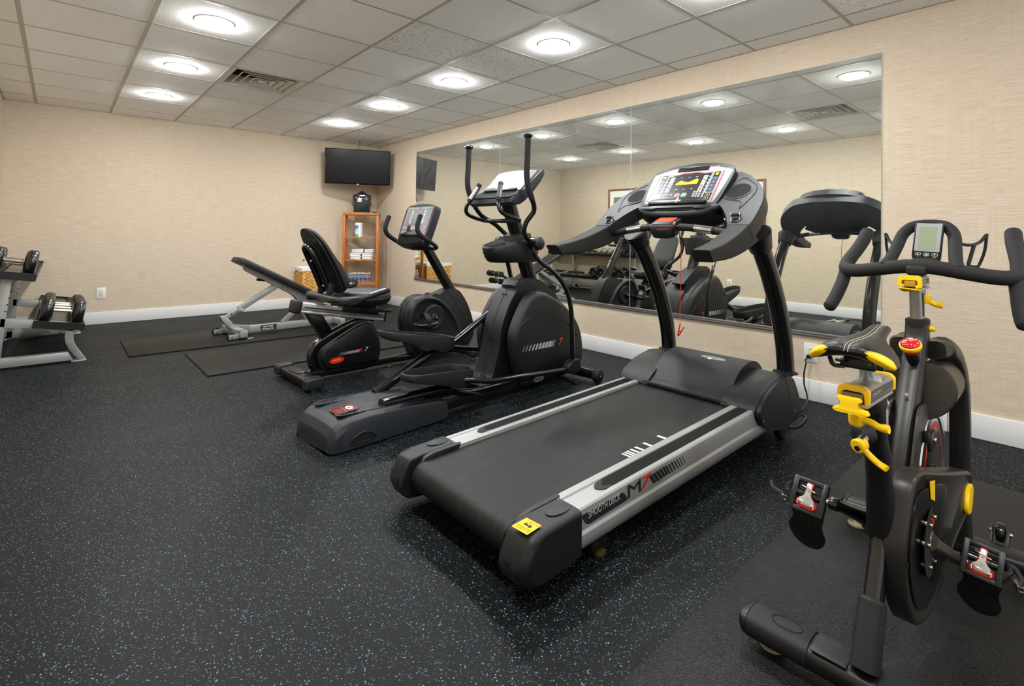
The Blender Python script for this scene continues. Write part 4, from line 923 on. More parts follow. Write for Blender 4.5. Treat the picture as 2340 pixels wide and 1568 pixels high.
        # styling arc across the pod
        arc = [(-0.185, 0.455), (-0.10, 0.505), (0.0, 0.520), (0.12, 0.505), (0.25, 0.455), (0.36, 0.385), (0.43, 0.315)]
        b = MB(); b.tube([(s*(0.2015), v, z) for v, z in vz(arc, 4, False)], 0.0035, 6); b.build('styling_line', M_GREY, pod)
        # slot through which the pedal bar passes
        xs_ = s*0.2038; sl = s
        Z3 = lambda a, c: L_.U((1060+a/5.6, 620+c/5.6), 0.2038)
        b = MB()
        for k in range(10):
            a0, c0 = 748+41.5*k*0.97, 1040-8.5*k; wd = 4+3.3*k if k < 9 else 32
            wd = [6, 8, 13, 18, 22, 26, 29, 31, 33, 34][k]
            p = [Z3(a0, c0), Z3(a0+wd, c0-2), Z3(a0+30+wd*0.9, c0-80), Z3(a0+30, c0-78)]
            if s > 0: q = [(xs_, w_.y, w_.z) for w_ in p]
            else: q = [(xs_, w_.y, w_.z) for w_ in p][::-1]
            b.prism([Vector(w_)-Vector((s*.001, 0, 0)) for w_ in q], (s*0.0012, 0, 0))
        b.build('stripe_mark', M_PGREY, pod)
        pE = Z3(1125, 962); p7 = Z3(1207, 942)
        if s > 0:
            text('lettering', 'E', (xs_+.0004, pE.y, pE.z), (0, 1, 0.02), Z, 0.042, mat('print_dim_grey', '4b4e52', .5), pod, shear=.25, sx=1.25); text('lettering', '7', (xs_+.0004, p7.y-.004, p7.z-.002), (0, 1, 0.02), Z, 0.046, M_ORNG, pod, shear=.3, sx=1.25)
        else:
            text('lettering', 'E', (xs_-.0004, pE.y+0.08, pE.z), (0, -1, 0.0), Z, 0.042, mat('print_dim_grey', '4b4e52', .5), pod, shear=.25, sx=1.25); text('lettering', '7', (xs_-.0004, pE.y+0.03, p7.z-.002), (0, -1, 0.0), Z, 0.046, M_ORNG, pod, shear=.3, sx=1.25)
    b = MB(); slabU(b, vz([(-0.095, 0.69), (-0.06, 0.745), (-0.02, 0.757), (0.08, 0.752), (0.175, 0.726), (0.30, 0.645), (0.36, 0.58), (0.1, 0.6)], 3), -0.07, 0.07, 0.014, 3); b.build('top_cap', M_GREY, sh)
    b = MB(); slabU(b, vz([(-0.13, 0.075), (-0.10, 0.03), (0.2, 0.03), (0.30, 0.07)]), -0.15, 0.15, 0.01); bp = b.build('belly_pan', M_GREY, t)
    b = MB(); b.prism([(0.151, 0.06+p[0], 0.062+p[1]) for p in ell(0, 0, 0.055, 0.020, 24)], (0.0015, 0, 0)); b.build('badge', M_PLGREY, bp)
    text('badge_lettering', 'circle', (0.1532, 0.015, 0.055), (0, 1, 0), Z, 0.016, M_PDARK, bp, shear=.3, sx=1.2)
    # ---- mast
    mast = cr([(0, 0.135, 0.70), (0, 0.110, 0.76), (0, 0.047, 0.914), (0, -0.028, 1.093), (0, -0.07, 1.19), (0, -0.115, 1.30)], 4)
    b = MB(); b.tube(mast, 0.052, 24); b.build('mast', M_BLK, t)
    # ---- pivot hub and cup holder
    b = MB(); b.tube([(-0.19, 0, 1.003), (0.19, 0, 1.003)], 0.043, 24); hub = b.build('pivot_tube', M_BLK, t)
    for s in (-1, 1):
        b = MB(); b.lathe([(0.044, 0.172), (0.0455, 0.19), (0.045, 0.205), (0.036, 0.215), (0.018, 0.220), (0.001, 0.222)], (0, 0, 1.003), 28, (s, 0, 0)); b.build('pivot_cap', M_GREY, hub)
    def cup(v, w, z, zf):
        pts = []
        for k in range(28):
            a = 2*PI*k/28; x = math.copysign(abs(math.cos(a))**0.75, math.cos(a))*w; y = math.sin(a)
            vv = 0.03+(y*0.09 if y > 0 else y*v); pts.append((x, vv, z+(zf-z)*max(0, min(1, (vv+v)/v)) if zf else z))
        return pts
    b = MB(); b.rings([cup(0.28, 0.115, 0.872, 0), cup(0.305, 0.125, 0.885, 0), cup(0.335, 0.135, 0.93, 0.95), cup(0.345, 0.138, 0.962, 1.035), cup(0.338, 0.131, 0.972, 1.046), cup(0.325, 0.118, 0.968, 1.040)]); cu = b.build('cup_holder', M_GREY, t, sharp=45)
    b = MB(); F = frame((0.0, -0.215, 0.9945), (1, 0, 0), (0, 1, 0.23)); slab(b, F, ell(0, 0, 0.062, 0.06, 28), -0.004, 0.0035); b.build('cup_well', M_DARKV, cu)
    b = MB(); slab(b, frame((-0.095, -0.232, 0.945), (0.75, -0.66, 0), (0, 0, 1)), rrect(-0.014, 0.014, -0.045, 0.038, 0.013), -0.02, 0.004); b.build('drain_slot', M_DARKV, cu)
    b = MB(); slabU(b, vz([(-0.09, 0.98), (-0.085, 1.055), (-0.03, 1.075), (0.045, 1.075), (0.075, 1.0)]), -0.078, 0.078, 0.012); b.build('mast_collar', M_GREY, cu)
    # ---- swinging arms
    for s in (-1, 1):
        if s > 0: up_ = [(0.170, -0.012, 1.00), (0.172, -0.145, 1.05), (0.178, -0.155, 1.092), (0.2, -0.135, 1.145), (0.235, -0.107, 1.21), (0.25, -0.115, 1.25), (0.26, -0.146, 1.296), (0.262, -0.186, 1.372), (0.262, -0.202, 1.458), (0.262, -0.197, 1.589), (0.262, -0.194, 1.695)]
        else: up_ = [(-0.170, 0.01, 1.00), (-0.175, 0.062, 1.045), (-0.19, 0.030, 1.082), (-0.215, -0.035, 1.139), (-0.25, -0.119, 1.19), (-0.26, -0.188, 1.262), (-0.262, -0.237, 1.349), (-0.262, -0.257, 1.419), (-0.262, -0.253, 1.538), (-0.262, -0.248, 1.668)]
        if s > 0: up_[0] = (0.170, -0.045, 1.01); up_[1] = (0.172, -0.09, 1.035); up_[2] = (0.176, -0.13, 1.085)
        cp = cr(up_, 6); b = MB(); b.tube(cp, 0.0165, 14); arm = b.build('swing_arm', M_BLK, t)
        g0 = [p for p in cp if p.z > 1.29]; b = MB(); b.tube(g0, 0.0195, 16); gr = b.build('arm_grip', M_FOAM, arm)
        b = MB(); e = cp[-1]; b.lathe([(0.019, -0.004), (0.028, 0.001), (0.031, 0.009), (0.028, 0.017), (0.017, 0.024), (0.001, 0.027)], e, 24); b.build('end_knob', M_BLK, arm)
        if s > 0: lo = [(0.170, -0.02, 1.0), (0.172, -0.025, 0.955), (0.178, -0.01, 0.915), (0.20, 0.028, 0.868), (0.235, 0.09, 0.818), (0.262, 0.165, 0.74), (0.274, 0.225, 0.64), (0.277, 0.258, 0.52), (0.276, 0.268, 0.42), (0.274, 0.278, 0.28), (0.273, 0.281, 0.165)]
        else: lo = [(-0.170, 0.02, 1.0), (-0.172, 0.04, 0.95), (-0.176, 0.055, 0.89), (-0.19, 0.085, 0.84), (-0.225, 0.135, 0.79), (-0.262, 0.185, 0.745), (-0.275, 0.235, 0.66), (-0.278, 0.268, 0.55), (-0.277, 0.29, 0.42), (-0.275, 0.31, 0.28), (-0.274, 0.32, 0.20)]
        b = MB(); b.tube(cr(lo, 6), 0.0165, 14); b.build('lower_arm', M_BLK, arm)
        # knuckle at the foot of the arm and the pedal bar
        zz = lo[-1][2]; vv = lo[-1][1]
        b = MB(); slabU(b, vz([(vv-0.085, zz-0.045), (vv-0.078, zz-0.01), (vv-0.03, zz+0.012), (vv+0.04, zz+0.018), (vv+0.062, zz-0.005), (vv+0.058, zz-0.055), (vv+0.02, zz-0.082), (vv-0.05, zz-0.075)], 2), s*0.245, s*0.305, 0.010, 3); kn = b.build('pivot_knuckle', M_GREY, arm)
        for dv in (-0.03, 0.02):
            b = MB(); b.cyl((s*0.3045, vv+dv, zz-0.028), (s*0.3065, vv+dv, zz-0.028), 0.005, 10); b.build('screw', M_BLK, kn)
    # right pedal, low and to the rear
    def pedal(name_pts, zt, zb, bar):
        n = 48; rim = resample(cr([(p[0], p[1], 0) for p in name_pts], 6, True), n)
        cx = sum(p.x for p in rim)/n; cy = sum(p.y for p in rim)/n
        def off(k, f): return [Vector((cx+(p.x-cx)*k, cy+(p.y-cy)*(1-(1-k)*0.55), f(p.y))) for p in rim]
        b = MB(); b.rings([off(0.985, zb), off(1.0, lambda y: zb(y)+0.006), off(1.0, lambda y: zt(y)-0.004), off(0.985, zt), off(0.90, zt), off(0.88, lambda y: zt(y)-0.005), off(0.86, lambda y: zt(y)-0.045), off(0.80, lambda y: zt(y)-0.048)])
        pd = b.build('foot_pan', M_RUB, t, sharp=45)
        b = MB()
        for k in range(9):
            f = -0.75+1.5*k/8; xx = cx+f*0.07
            ys_ = [p.y for p in rim if abs(p.x-xx) < 0.03]; y0, y1 = min(ys_)+0.05, max(ys_)-0.05
            if y1-y0 > 0.1: b.bar((xx, y0, zt(y0)-0.047), (xx, y1, zt(y1)-0.047), 0.006, 0.004, bev=0.001)
        b.build('tread', M_RUB, pd)
        return pd
    lin = lambda a0, z0, a1, z1: (lambda y: z0+(z1-z0)*(y-a0)/(a1-a0))
    pr_ = [(0.205, -1.080), (0.150, -1.055), (0.085, -0.94), (0.045, -0.76), (0.030, -0.60), (0.085, -0.545), (0.165, -0.555), (0.212, -0.62), (0.235, -0.83), (0.262, -1.00), (0.250, -1.06)]
    zb = lambda y: 0.285-(y+1.08)*0.29 if y < -0.66 else 0.163+(y+0.66)*0.2
    pedal(pr_, lin(-1.08, 0.317, -0.55, 0.253), zb, None)
    pl_ = [(-0.16, -1.005), (-0.10, -0.975), (-0.055, -0.86), (-0.045, -0.70), (-0.048, -0.56), (-0.085, -0.50), (-0.175, -0.485), (-0.225, -0.54), (-0.235, -0.70), (-0.235, -0.88), (-0.215, -0.98)]
    pedal(pl_, lin(-1.005, 0.488, -0.49, 0.393), lambda y: 0.458-(y+1.0)*0.36 if y < -0.62 else 0.318+(y+0.62)*0.1, None)
    # pedal bars
    b = MB(); b.tube(cr([(0.12, -1.148, 0.158), (0.12, -0.95, 0.156), (0.12, -0.761, 0.152), (0.12, -0.70, 0.13)], 4), 0.030, 20); rb = b.build('pedal_tube', M_BLK, t)
    b = MB(); b.cyl((0.12, -1.149, 0.158), (0.12, -1.154, 0.158), 0.0295, 24); b.build('end_cap', M_RUB, rb)
    b = MB(); b.tube(cr([(0.12, -0.76, 0.15), (0.12, -0.68, 0.125), (0.12, -0.60, 0.105), (0.12, -0.51, 0.09), (0.12, -0.293, 0.085), (0.12, -0.1, 0.10)], 5), 0.021, 14); b.build('crank_bar', M_BLK, t)
    b = MB(); b.tube(cr([(0.20, -0.68, 0.205), (0.235, -0.60, 0.200), (0.262, -0.50, 0.180), (0.272, -0.35, 0.168), (0.274, -0.235, 0.160), (0.275, 0.0, 0.140), (0.275, 0.20, 0.125)], 5), 0.0175, 14); b.build('link_bar', M_BLK, t)
    b = MB(); b.bar((0.17, -0.68, 0.14), (0.20, -0.52, 0.09), 0.012, 0.05, up=(1, 0, 0), bev=0.004); b.build('link_plate', M_BLKS, t)
    b = MB(); b.tube([(-0.12, -1.045, 0.142), (-0.12, -0.86, 0.225), (-0.12, -0.688, 0.299)], 0.030, 20); lb = b.build('pedal_tube', M_BLK, t)
    b = MB(); b.cyl((-0.12, -1.0445, 0.1418), (-0.12, -1.049, 0.1398), 0.0295, 24); b.build('end_cap', M_RUB, lb)
    b = MB(); b.tube(cr([(-0.12, -0.70, 0.296), (-0.12, -0.58, 0.318), (-0.12, -0.45, 0.368), (-0.12, -0.20, 0.495), (-0.12, -0.05, 0.57)], 4), 0.021, 14); b.build('crank_bar', M_BLK, t)
    b = MB(); b.tube(cr([(-0.20, -0.62, 0.34), (-0.235, -0.50, 0.315), (-0.262, -0.40, 0.285), (-0.272, -0.30, 0.262), (-0.275, -0.114, 0.225), (-0.275, 0.1, 0.185), (-0.275, 0.26, 0.155)], 5), 0.0175, 14); b.build('link_bar', M_BLK, t)
    # ---- console and pulse grips
    out = [(0.022, 1.516), (0.040, 1.498), (0.036, 1.475), (-0.011, 1.425), (-0.10, 1.335), (-0.148, 1.292), (-0.20, 1.262), (-0.262, 1.252), (-0.293, 1.270), (-0.290, 1.298), (-0.262, 1.315), (-0.20, 1.342), (-0.182, 1.357), (-0.002, 1.508)]
    b = MB(); slabU(b, out, -0.212, 0.212, 0.014, 3); cs = b.build('console_housing', M_GREYL, t, sharp=40)
    F = frame((0, -0.184, 1.3565), (1, 0, 0), (0, 0.18, 0.151))
    b = MB(); slab(b, F, [tuple(p[:2]) for p in fillet([(-0.195, -0.005, 0), (0.195, -0.005, 0), (0.205, 0.235, 0), (0.10, 0.252, 0), (-0.10, 0.252, 0), (-0.205, 0.235, 0)], 0.012, 3, True)], -0.01, 0.0035, 0.002); b.build('console_bezel', M_GREYL, cs)
    F2 = F @ Matrix.Translation((0, 0.004, 0.0034)); console_face(F2, cs, 0.182, 0.228)
    F3 = frame((0, -0.238, 1.3265), (1, 0, 0), (0, 0.9, 0.40))
    b = MB(); slab(b, F3, rrect(-0.185, 0.185, -0.045, 0.040, 0.02), -0.004, 0.004); b.build('tray_recess', M_DARKV, cs)
    b = MB(); b.tube([F3 @ Vector((p[0], p[1], 0.002)) for p in rrect(-0.195, 0.195, -0.052, 0.044, 0.025)], 0.007, 8, closed=True); b.build('tray_rim', M_GREYL, cs)
    b = MB(); slab(b, F, [tuple(p[:2]) for p in fillet([(-0.155, -0.012, 0), (0.155, -0.012, 0), (0.16, 0.012, 0), (0.05, 0.034, 0), (-0.05, 0.034, 0), (-0.16, 0.012, 0)], 0.006, 3, True)], 0.004, 0.017, 0.004); b.build('reading_rack', M_BLKS, cs)
    b = MB()
    for s in (-1, 1):
        pts = cr([(s*0.104, -0.282, 1.398), (s*0.124, -0.31, 1.342), (s*0.144, -0.338, 1.285), (s*0.160, -0.352, 1.243), (s*0.172, -0.335, 1.205), (s*0.178, -0.28, 1.182), (s*0.182, -0.20, 1.165), (s*0.165, -0.165, 1.158), (s*0.12, -0.150, 1.156), (0, -0.150, 1.156)], 6)
        b.tube(pts, 0.0135, 12)
    gb = b.build('grip_frame', M_BLK, t)
    for s in (-1, 1):
        a0, a1 = Vector((s*0.104, -0.282, 1.402)), Vector((s*0.146, -0.341, 1.280)); d_ = (a1-a0).normalized()
        b = MB(); b.cyl(a0-d_*0.004, a1, 0.0175, 18, bev=0.005); b.build('pulse_grip', M_RUB, gb)
        b = MB(); b.tube([a0+d_*0.024, a1-d_*0.022], 0.0183, 18, cap=False); b.build('pulse_sensor', M_STEEL, gb)
    b = MB(); b.bar((-0.03, -0.14, 1.156), (0.03, -0.14, 1.156), 0.03, 0.03, bev=0.004); b.bar((0, -0.15, 1.156), (0, -0.06, 1.16), 0.05, 0.025, bev=0.004); b.build('clamp', M_BLKS, gb)
    return t
EL = elliptical()
# ================================================================== RECUMBENT BIKE
M_VIN = mat('black_vinyl', '1a1a1c', 0.42, bump=0.35, bscale=600)
def recumbent():
    L_ = LF(3.69, -1.08, 3.0)
    t = L_.root('recumbent_bike', 'black recumbent exercise bike with padded seat back and separate front console mast', 'exercise bike')
    # floor: rear foot, beam, front foot
    b = MB(); b.box((-0.23, -1.375, 0.03), (0.23, -1.275, 0.078), 0.015, 3); rf = b.build('rear_foot', M_BLKS, t)
    b = MB(); b.box((-0.09, -1.36, 0.077), (0.06, -1.28, 0.084), 0.002); b.build('joint_plate', M_BLKS, rf)
    for s in (-1, 1):
        b = MB(); b.prism([(s*0.215, v, z) for v, z in ((-1.385, 0.02), (-1.385, 0.075), (-1.372, 0.09), (-1.278, 0.09), (-1.265, 0.075), (-1.265, 0.02))], (s*0.085, 0, 0), 0.009, 3); b.build('end_cap', M_GREYL, rf)
        b = MB(); b.lathe([(0.022, 0.0), (0.024, 0.003), (0.024, 0.012), (0.008, 0.014), (0.008, 0.03)], (s*0.262, -1.325, 0), 20); b.build('levelling_foot', M_STEEL, rf)
    b = MB(); b.bar((0, -1.28, 0.04), (0, -1.10, 0.05), 0.09, 0.05, bev=0.008); b.bar((0, -1.15, 0.045), (0, -0.25, 0.045), 0.062, 0.055, bev=0.02); b.build('floor_beam', M_BLK, t)
    b = MB(); b.lathe([(0.02, 0.0), (0.022, 0.003), (0.02, 0.014), (0.008, 0.016), (0.008, 0.03)], (0.02, -0.62, 0), 16); b.build('levelling_foot', mat('foot_brass', '8d7a4a', 0.35, metal=0.8), t)
    b = MB(); b.box((-0.29, -0.01, 0.025), (0.29, 0.05, 0.07), 0.012, 3); ff = b.build('front_foot', M_BLKS, t)
    for s in (-1, 1):
        b = MB(); b.box((s*0.27, -0.02, 0.02), (s*0.335, 0.06, 0.08), 0.012, 3); b.build('end_cap', M_GREYL, ff)
        b = MB(); b.lathe([(0.02, 0.0), (0.022, 0.003), (0.02, 0.012), (0.008, 0.014), (0.008, 0.026)], (s*0.30, 0.02, 0), 16); b.build('levelling_foot', mat('foot_brass', '8d7a4a', 0.35, metal=0.8), ff)
    # looped frame tube of the rear module
    path = [(-0.72, 0.41), (-0.80, 0.392), (-0.95, 0.365), (-1.08, 0.315), (-1.16, 0.275), (-1.215, 0.235), (-1.232, 0.17), (-1.222, 0.105), (-1.18, 0.062), (-1.12, 0.045), (-0.95, 0.043), (-0.8, 0.043)]
    b = MB(); b.tube([(0, v, z) for v, z in vz(path, 6, False)], 0.034, 16, up=(1, 0, 0), rx=0.030, sq=0.3); b.build('frame_loop', M_BLK, t)
    cov = vz([(-0.835, 0.388), (-0.93, 0.362), (-1.155, 0.25), (-1.20, 0.205), (-1.206, 0.145), (-1.178, 0.085), (-1.12, 0.06), (-0.76, 0.066), (-0.724, 0.09), (-0.712, 0.17), (-0.722, 0.235), (-0.755, 0.32), (-0.79, 0.375)], 3)
    b = MB(); cy, cz = -0.92, 0.2; rg = []
    for u, k in ((-0.070, 0.1), (-0.070, 0.84), (-0.066, 0.89), (-0.05, 0.93), (-0.045, 1.0), (0.045, 1.0), (0.05, 0.93), (0.066, 0.89), (0.070, 0.84), (0.070, 0.1)):
        rg.append([(u, cy+(v-cy)*k, cz+(z-cz)*k) for v, z in cov])
    b.rings(rg); cv = b.build('rear_cover', M_BLKS, t, sharp=40)
    B7 = lambda a, c: L_.U((620+a/7.129, 700+c/7.129), 0.0708)
    b = MB()
    for k in range(12):
        a0 = 1102+27*k; c0 = 804-5.0*k; w = [3, 5, 7, 9, 11, 13, 15, 17, 18, 19, 20, 21][k]
        p = [B7(a0, c0), B7(a0+w, c0-1), B7(a0+w+24, c0-48), B7(a0+24, c0-47)]; b.prism([Vector(q)-X*.0008 for q in p], (0.0011, 0, 0))
    b.build('stripe_mark', M_PGREY, cv)
    p = B7(1422, 750); text('lettering', 'R', (0.0713, p.y, p.z), (0, 1, 0), Z, 0.030, M_RED, cv, shear=.25, sx=1.2)
    p = B7(1510, 732); text('lettering', '7', (0.0713, p.y, p.z), (0, 1, 0.02), Z, 0.030, M_PWHITE, cv, shear=.35, sx=1.2)
    c0 = B7(1068, 880); b = MB(); b.prism([(0.0705, c0.y+p[0], c0.z+p[1]) for p in ell(0, 0, 0.055, 0.022, 28, 0.05)], (0.0016, 0, 0)); b.build('badge', M_RED, cv)
    text('badge_lettering', 'circle', (0.0724, c0.y-0.036, c0.z-0.006), (0, 1, .08), Z, 0.014, mat('print_gold', 'f0b54a', .5), cv, shear=.3, sx=1.4)
    # rail post and seat rail
    b = MB(); b.prism([(-0.03, v, z) for v, z in ((-1.285, 0.485), (-1.165, 0.462), (-1.07, 0.30), (-1.155, 0.26))], (0.06, 0, 0), 0.005); b.build('rail_post', M_BLK, t)
    d = Vector((0, 0.63, -0.125)).normalized(); o = Vector((0, -1.325, 0.535)); n = Vector((1, 0, 0)).cross(d)
    def RB(b, v0, v1, h0, h1, u0, u1, bev=0.004):
        M = Matrix((X, d, n)).transposed().to_4x4(); M.translation = o; return b.box((u0, v0, h0), (u1, v1, h1), bev, 3, M)
    b = MB(); RB(b, 0.0, 0.66, -0.028, 0.038, -0.043, 0.043, 0.008); rl = b.build('seat_rail', M_ALU, t)
    b = MB(); RB(b, 0.0, 0.665, -0.040, -0.018, -0.047, 0.047, 0.009); b.build('lower_tube', M_SIL, rl)
    b = MB(); RB(b, 0.02, 0.64, 0.0, 0.008, -0.0445, 0.0445, 0.001); b.build('groove', M_BLKS, rl)
    b = MB(); RB(b, -0.055, 0.002, -0.046, 0.046, -0.052, 0.052, 0.014); b.build('rail_cap', M_GREY, rl)
    b = MB(); RB(b, 0.655, 0.675, -0.044, 0.042, -0.05, 0.05, 0.008); b.build('rail_cap', M_BLKS, rl)
    b = MB(); RB(b, 0.30, 0.60, 0.0, 0.055, -0.055, 0.055, 0.006); RB(b, 0.33, 0.57, 0.05, 0.085, -0.05, 0.05, 0.006); b.build('seat_carriage', M_BLKS, t)
    b = MB(); b.tube([(0.07, -0.83, 0.47), (0.085, -0.76, 0.462), (0.09, -0.66, 0.455)], 0.010, 12); lv = b.build('release_lever', M_BLK, t)
    b = MB(); b.cyl((0.09, -0.74, 0.461), (0.09, -0.65, 0.454), 0.013, 14, bev=0.003); b.build('lever_grip', M_RUB, lv)
    # seat base wings
    b = MB(); b.tube(cr([(-0.255, -1.02, 0.575), (-0.25, -1.12, 0.585), (-0.20, -1.165, 0.59), (0, -1.165, 0.59), (0.20, -1.165, 0.59), (0.25, -1.12, 0.585), (0.255, -1.02, 0.575)], 5), 0.028, 16, up=Z, rx=0.03); rb = b.build('seat_bar', M_GREY, t)
    for s in (-1, 1):
        b = MB(); pl = [(0.135, -1.10), (0.16, -1.17), (0.22, -1.185), (0.275, -1.14), (0.285, -1.02), (0.265, -0.985), (0.225, -1.0), (0.20, -1.06), (0.15, -1.05)]
        b.prism([(s*u, v, 0.555+(v+1.1)*0.05) for u, v in [tuple(q[:2]) for q in cr([(u, v, 0) for u, v in pl], 3, True)]], (0, 0, 0.045), 0.014, 3); b.build('side_wing', M_GREY, rb)
        b = MB(); b.tube([(s*0.262, -1.03, 0.578), (s*0.264, -0.90, 0.610), (s*0.266, -0.775, 0.640)], 0.0195, 16, up=Z); h_ = b.build('hand_grip', M_RUB, rb)
        b = MB(); b.tube([(s*0.264, -0.925, 0.611), (s*0.266, -0.80, 0.641)], 0.0165, 12, up=Z, rx=0.010); b.build('pulse_sensor', mat('sensor_white', 'c9c9c9', .3, metal=.4), h_)
        b = MB(); b.prism([(s*0.06+(0.025 if s > 0 else 0)*0, v, z) for v, z in ((-1.165, 0.60), (-1.13, 0.60), (-1.10, 0.685), (-1.15, 0.70))], (s*0.028, 0, 0), 0.004); b.build('back_bracket', M_GREY, rb)
    # cushion
    pl = resample(cr([(u, v, 0) for u, v in ((0, -1.03), (0.14, -1.02), (0.205, -0.93), (0.20, -0.80), (0.15, -0.69), (0.07, -0.655), (0, -0.65), (-0.07, -0.655), (-0.15, -0.69), (-0.20, -0.80), (-0.205, -0.93), (-0.14, -1.02))], 5, True), 44)
    def ring(k, z, dz=0): return [Vector((p.x*k, -0.85+(p.y+0.85)*k, z+dz*(p.y+0.85))) for p in pl]
    b = MB(); b.rings([ring(0.55, 0.505), ring(0.85, 0.515), ring(0.97, 0.54), ring(1.0, 0.565), ring(0.99, 0.592), ring(0.93, 0.612), ring(0.8, 0.622), ring(0.4, 0.618), ring(0.1, 0.615)]); cu = b.build('seat_cushion', M_VIN, t, sharp=60)
    b = MB(); b.tube(ring(1.005, 0.566), 0.004, 6, closed=True); b.build('piping', M_VIN, cu)
    # seat back: board behind, padded front, S-curved
    axis = lambda h: Vector((0, -1.045-0.05*h-0.19*h**1.3, 0.615+0.475*h))
    def half_w(h): return 0.165*(min(1, (h/0.10))**0.5 if h < 0.10 else 1.0)*(1-0.10*max(0, h-0.3)) * (max(0.0, 1-((h-0.72)/0.28)**2)**0.5 if h > 0.72 else 1)
    hs_ = [0.0, 0.01, 0.03, 0.06, 0.1, 0.18, 0.28, 0.4, 0.52, 0.64, 0.72, 0.79, 0.86, 0.91, 0.95, 0.98, 0.995, 1.0]
    def back(front):
        rg = []
        for h in hs_:
            w_ = max(half_w(h), 0.012); c = axis(h); nn = Vector((0, 0.92, 0.38)); th = 0.075*(0.75+0.45*math.exp(-((h-0.28)/0.22)**2)-0.30*h)
            edge = min(1, w_/0.10)
            prof = []
            for k in range(20):
                a = 2*PI*k/20; x = math.copysign(abs(math.cos(a))**0.6, math.cos(a))*w_; y = math.sin(a)
                if front: dep = (th*edge*0.9*abs(y)**0.7 if y > 0 else -0.012*abs(y))
                else: dep = -0.012-(0.012*abs(y) if y < 0 else 0); 
                prof.append(c+X*x+nn*dep)
            rg.append(prof)
        return rg
    b = MB(); b.rings(back(True)); bk = b.build('seat_back', M_VIN, t, sharp=70)
    rg = back(True)
    b = MB(); b.tube([r[0]+Vector((0, 0.004, 0)) for r in rg]+[r[10]+Vector((0, 0.004, 0)) for r in rg[::-1]], 0.0035, 6, closed=True); b.build('piping', M_VIN, bk)
    b = MB(); bz = [Vector((r[0].x*0.93, r[0].y-0.016, r[0].z)) for r in rg[2:]]+[Vector((r[10].x*0.93, r[10].y-0.016, r[10].z)) for r in rg[:1:-1]]
    b.prism(bz, (0, -0.008, -0.003)); b.build('back_board', M_BLKS, bk)
    b = MB(); lp = [(-0.058, -1.13, 0.62), (-0.064, -1.185, 0.76), (-0.066, -1.245, 0.89), (-0.05, -1.272, 0.945), (0, -1.285, 0.968), (0.05, -1.272, 0.945), (0.066, -1.245, 0.89), (0.064, -1.185, 0.76), (0.058, -1.13, 0.62)]
    b.tube(cr(lp, 6), 0.022, 14, up=(0, 1, .4), rx=0.016); ar = b.build('back_tube', M_BLK, t)
    for (u, v, z) in ((0.066, -1.262, 0.86), (-0.066, -1.262, 0.86), (0.062, -1.17, 0.68)):
        b = MB(); b.lathe([(0.008, 0), (0.008, 0.008), (0.004, 0.011)], (u, v-0.008, z), 12, (0, -1, .2)); b.build('bolt', M_STEEL, ar)
    # ---- front module
    sh = vz([(-0.40, 0.05), (-0.43, 0.15), (-0.47, 0.27), (-0.485, 0.36), (-0.465, 0.449), (-0.411, 0.518), (-0.331, 0.543), (-0.21, 0.535), (-0.10, 0.567), (-0.03, 0.583), (0.02, 0.577), (0.085, 0.515), (0.155, 0.405), (0.205, 0.27), (0.212, 0.162), (0.168, 0.06), (0.071, 0.028), (-0.205, 0.03)], 3)
    b = MB(); slabU(b, sh, -0.062, 0.062, 0.016, 3); fs = b.build('front_shroud', M_GREY, t, sharp=42)
    b = MB(); b.tube([(0, v-0.001, z+.001) for v, z in vz([(-0.44, 0.16), (-0.478, 0.27), (-0.487, 0.36), (-0.467, 0.452), (-0.411, 0.521), (-0.331, 0.545)], 4, False)], 0.0016, 6); b.build('seam', M_DARKV, fs)
    for s in (-1, 1):
        b = MB(); b.tube([(s*0.0625, v, z) for v, z in vz([(-0.105, 0.555), (-0.04, 0.52), (0.01, 0.46), (0.065, 0.36), (0.10, 0.345)], 3, False)], 0.0016, 6); b.build('seam', M_DARKV, fs)
        # spiral pod
        pod = vz([(-0.488, 0.36), (-0.470, 0.450), (-0.412, 0.520), (-0.33, 0.545), (-0.23, 0.530), (-0.14, 0.480), (-0.06, 0.405), (0.01, 0.31), (0.055, 0.20), (0.045, 0.12), (-0.02, 0.06), (-0.20, 0.045), (-0.38, 0.07), (-0.44, 0.17), (-0.478, 0.27)], 3)
        cy, cz = -0.25, 0.34; b = MB(); rg = []
        for u, k in ((0.05, 1.0), (0.078, 1.0), (0.096, 0.97), (0.105, 0.92), (0.107, 0.87), (0.103, 0.82), (0.092, 0.76), (0.088, 0.7), (0.088, 0.1)): rg.append([(s*u, cy+(v-cy)*k, cz+(z-cz)*k) for v, z in pod])
        b.rings(rg); pd = b.build('side_pod', M_GREYL if False else M_GREY, fs, sharp=45)
        c = Vector((0, -0.250, 0.360))
        b = MB(); b.lathe([(0.105, 0.07), (0.107, 0.092), (0.103, 0.101), (0.094, 0.106), (0.088, 0.104), (0.001, 0.106)], c, 48, (s, 0, 0)); dk = b.build('crank_disc', M_GREYL, fs)
        b = MB(); b.lathe([(0.03, 0.10), (0.03, 0.112), (0.022, 0.118), (0.001, 0.118)], c, 24, (s, 0, 0)); b.build('axle_cap', M_BLKS, dk)
        # crank and pedal
        e = Vector((0, -0.395, 0.335)) if s > 0 else Vector((0, -0.105, 0.385))
        b = MB(); b.bar(c+X*s*0.126, e+X*s*0.138, 0.016, 0.028, up=(0, 0.1, 1), bev=0.006); b.cyl(c+X*s*0.11, c+X*s*0.135, 0.019, 18, bev=0.003); cr_ = b.build('crank', M_BLK, t)
        b = MB(); b.cyl(c+X*s*0.133, c+X*s*0.140, 0.009, 14, bev=0.002); b.build('bolt', M_STEEL, cr_)
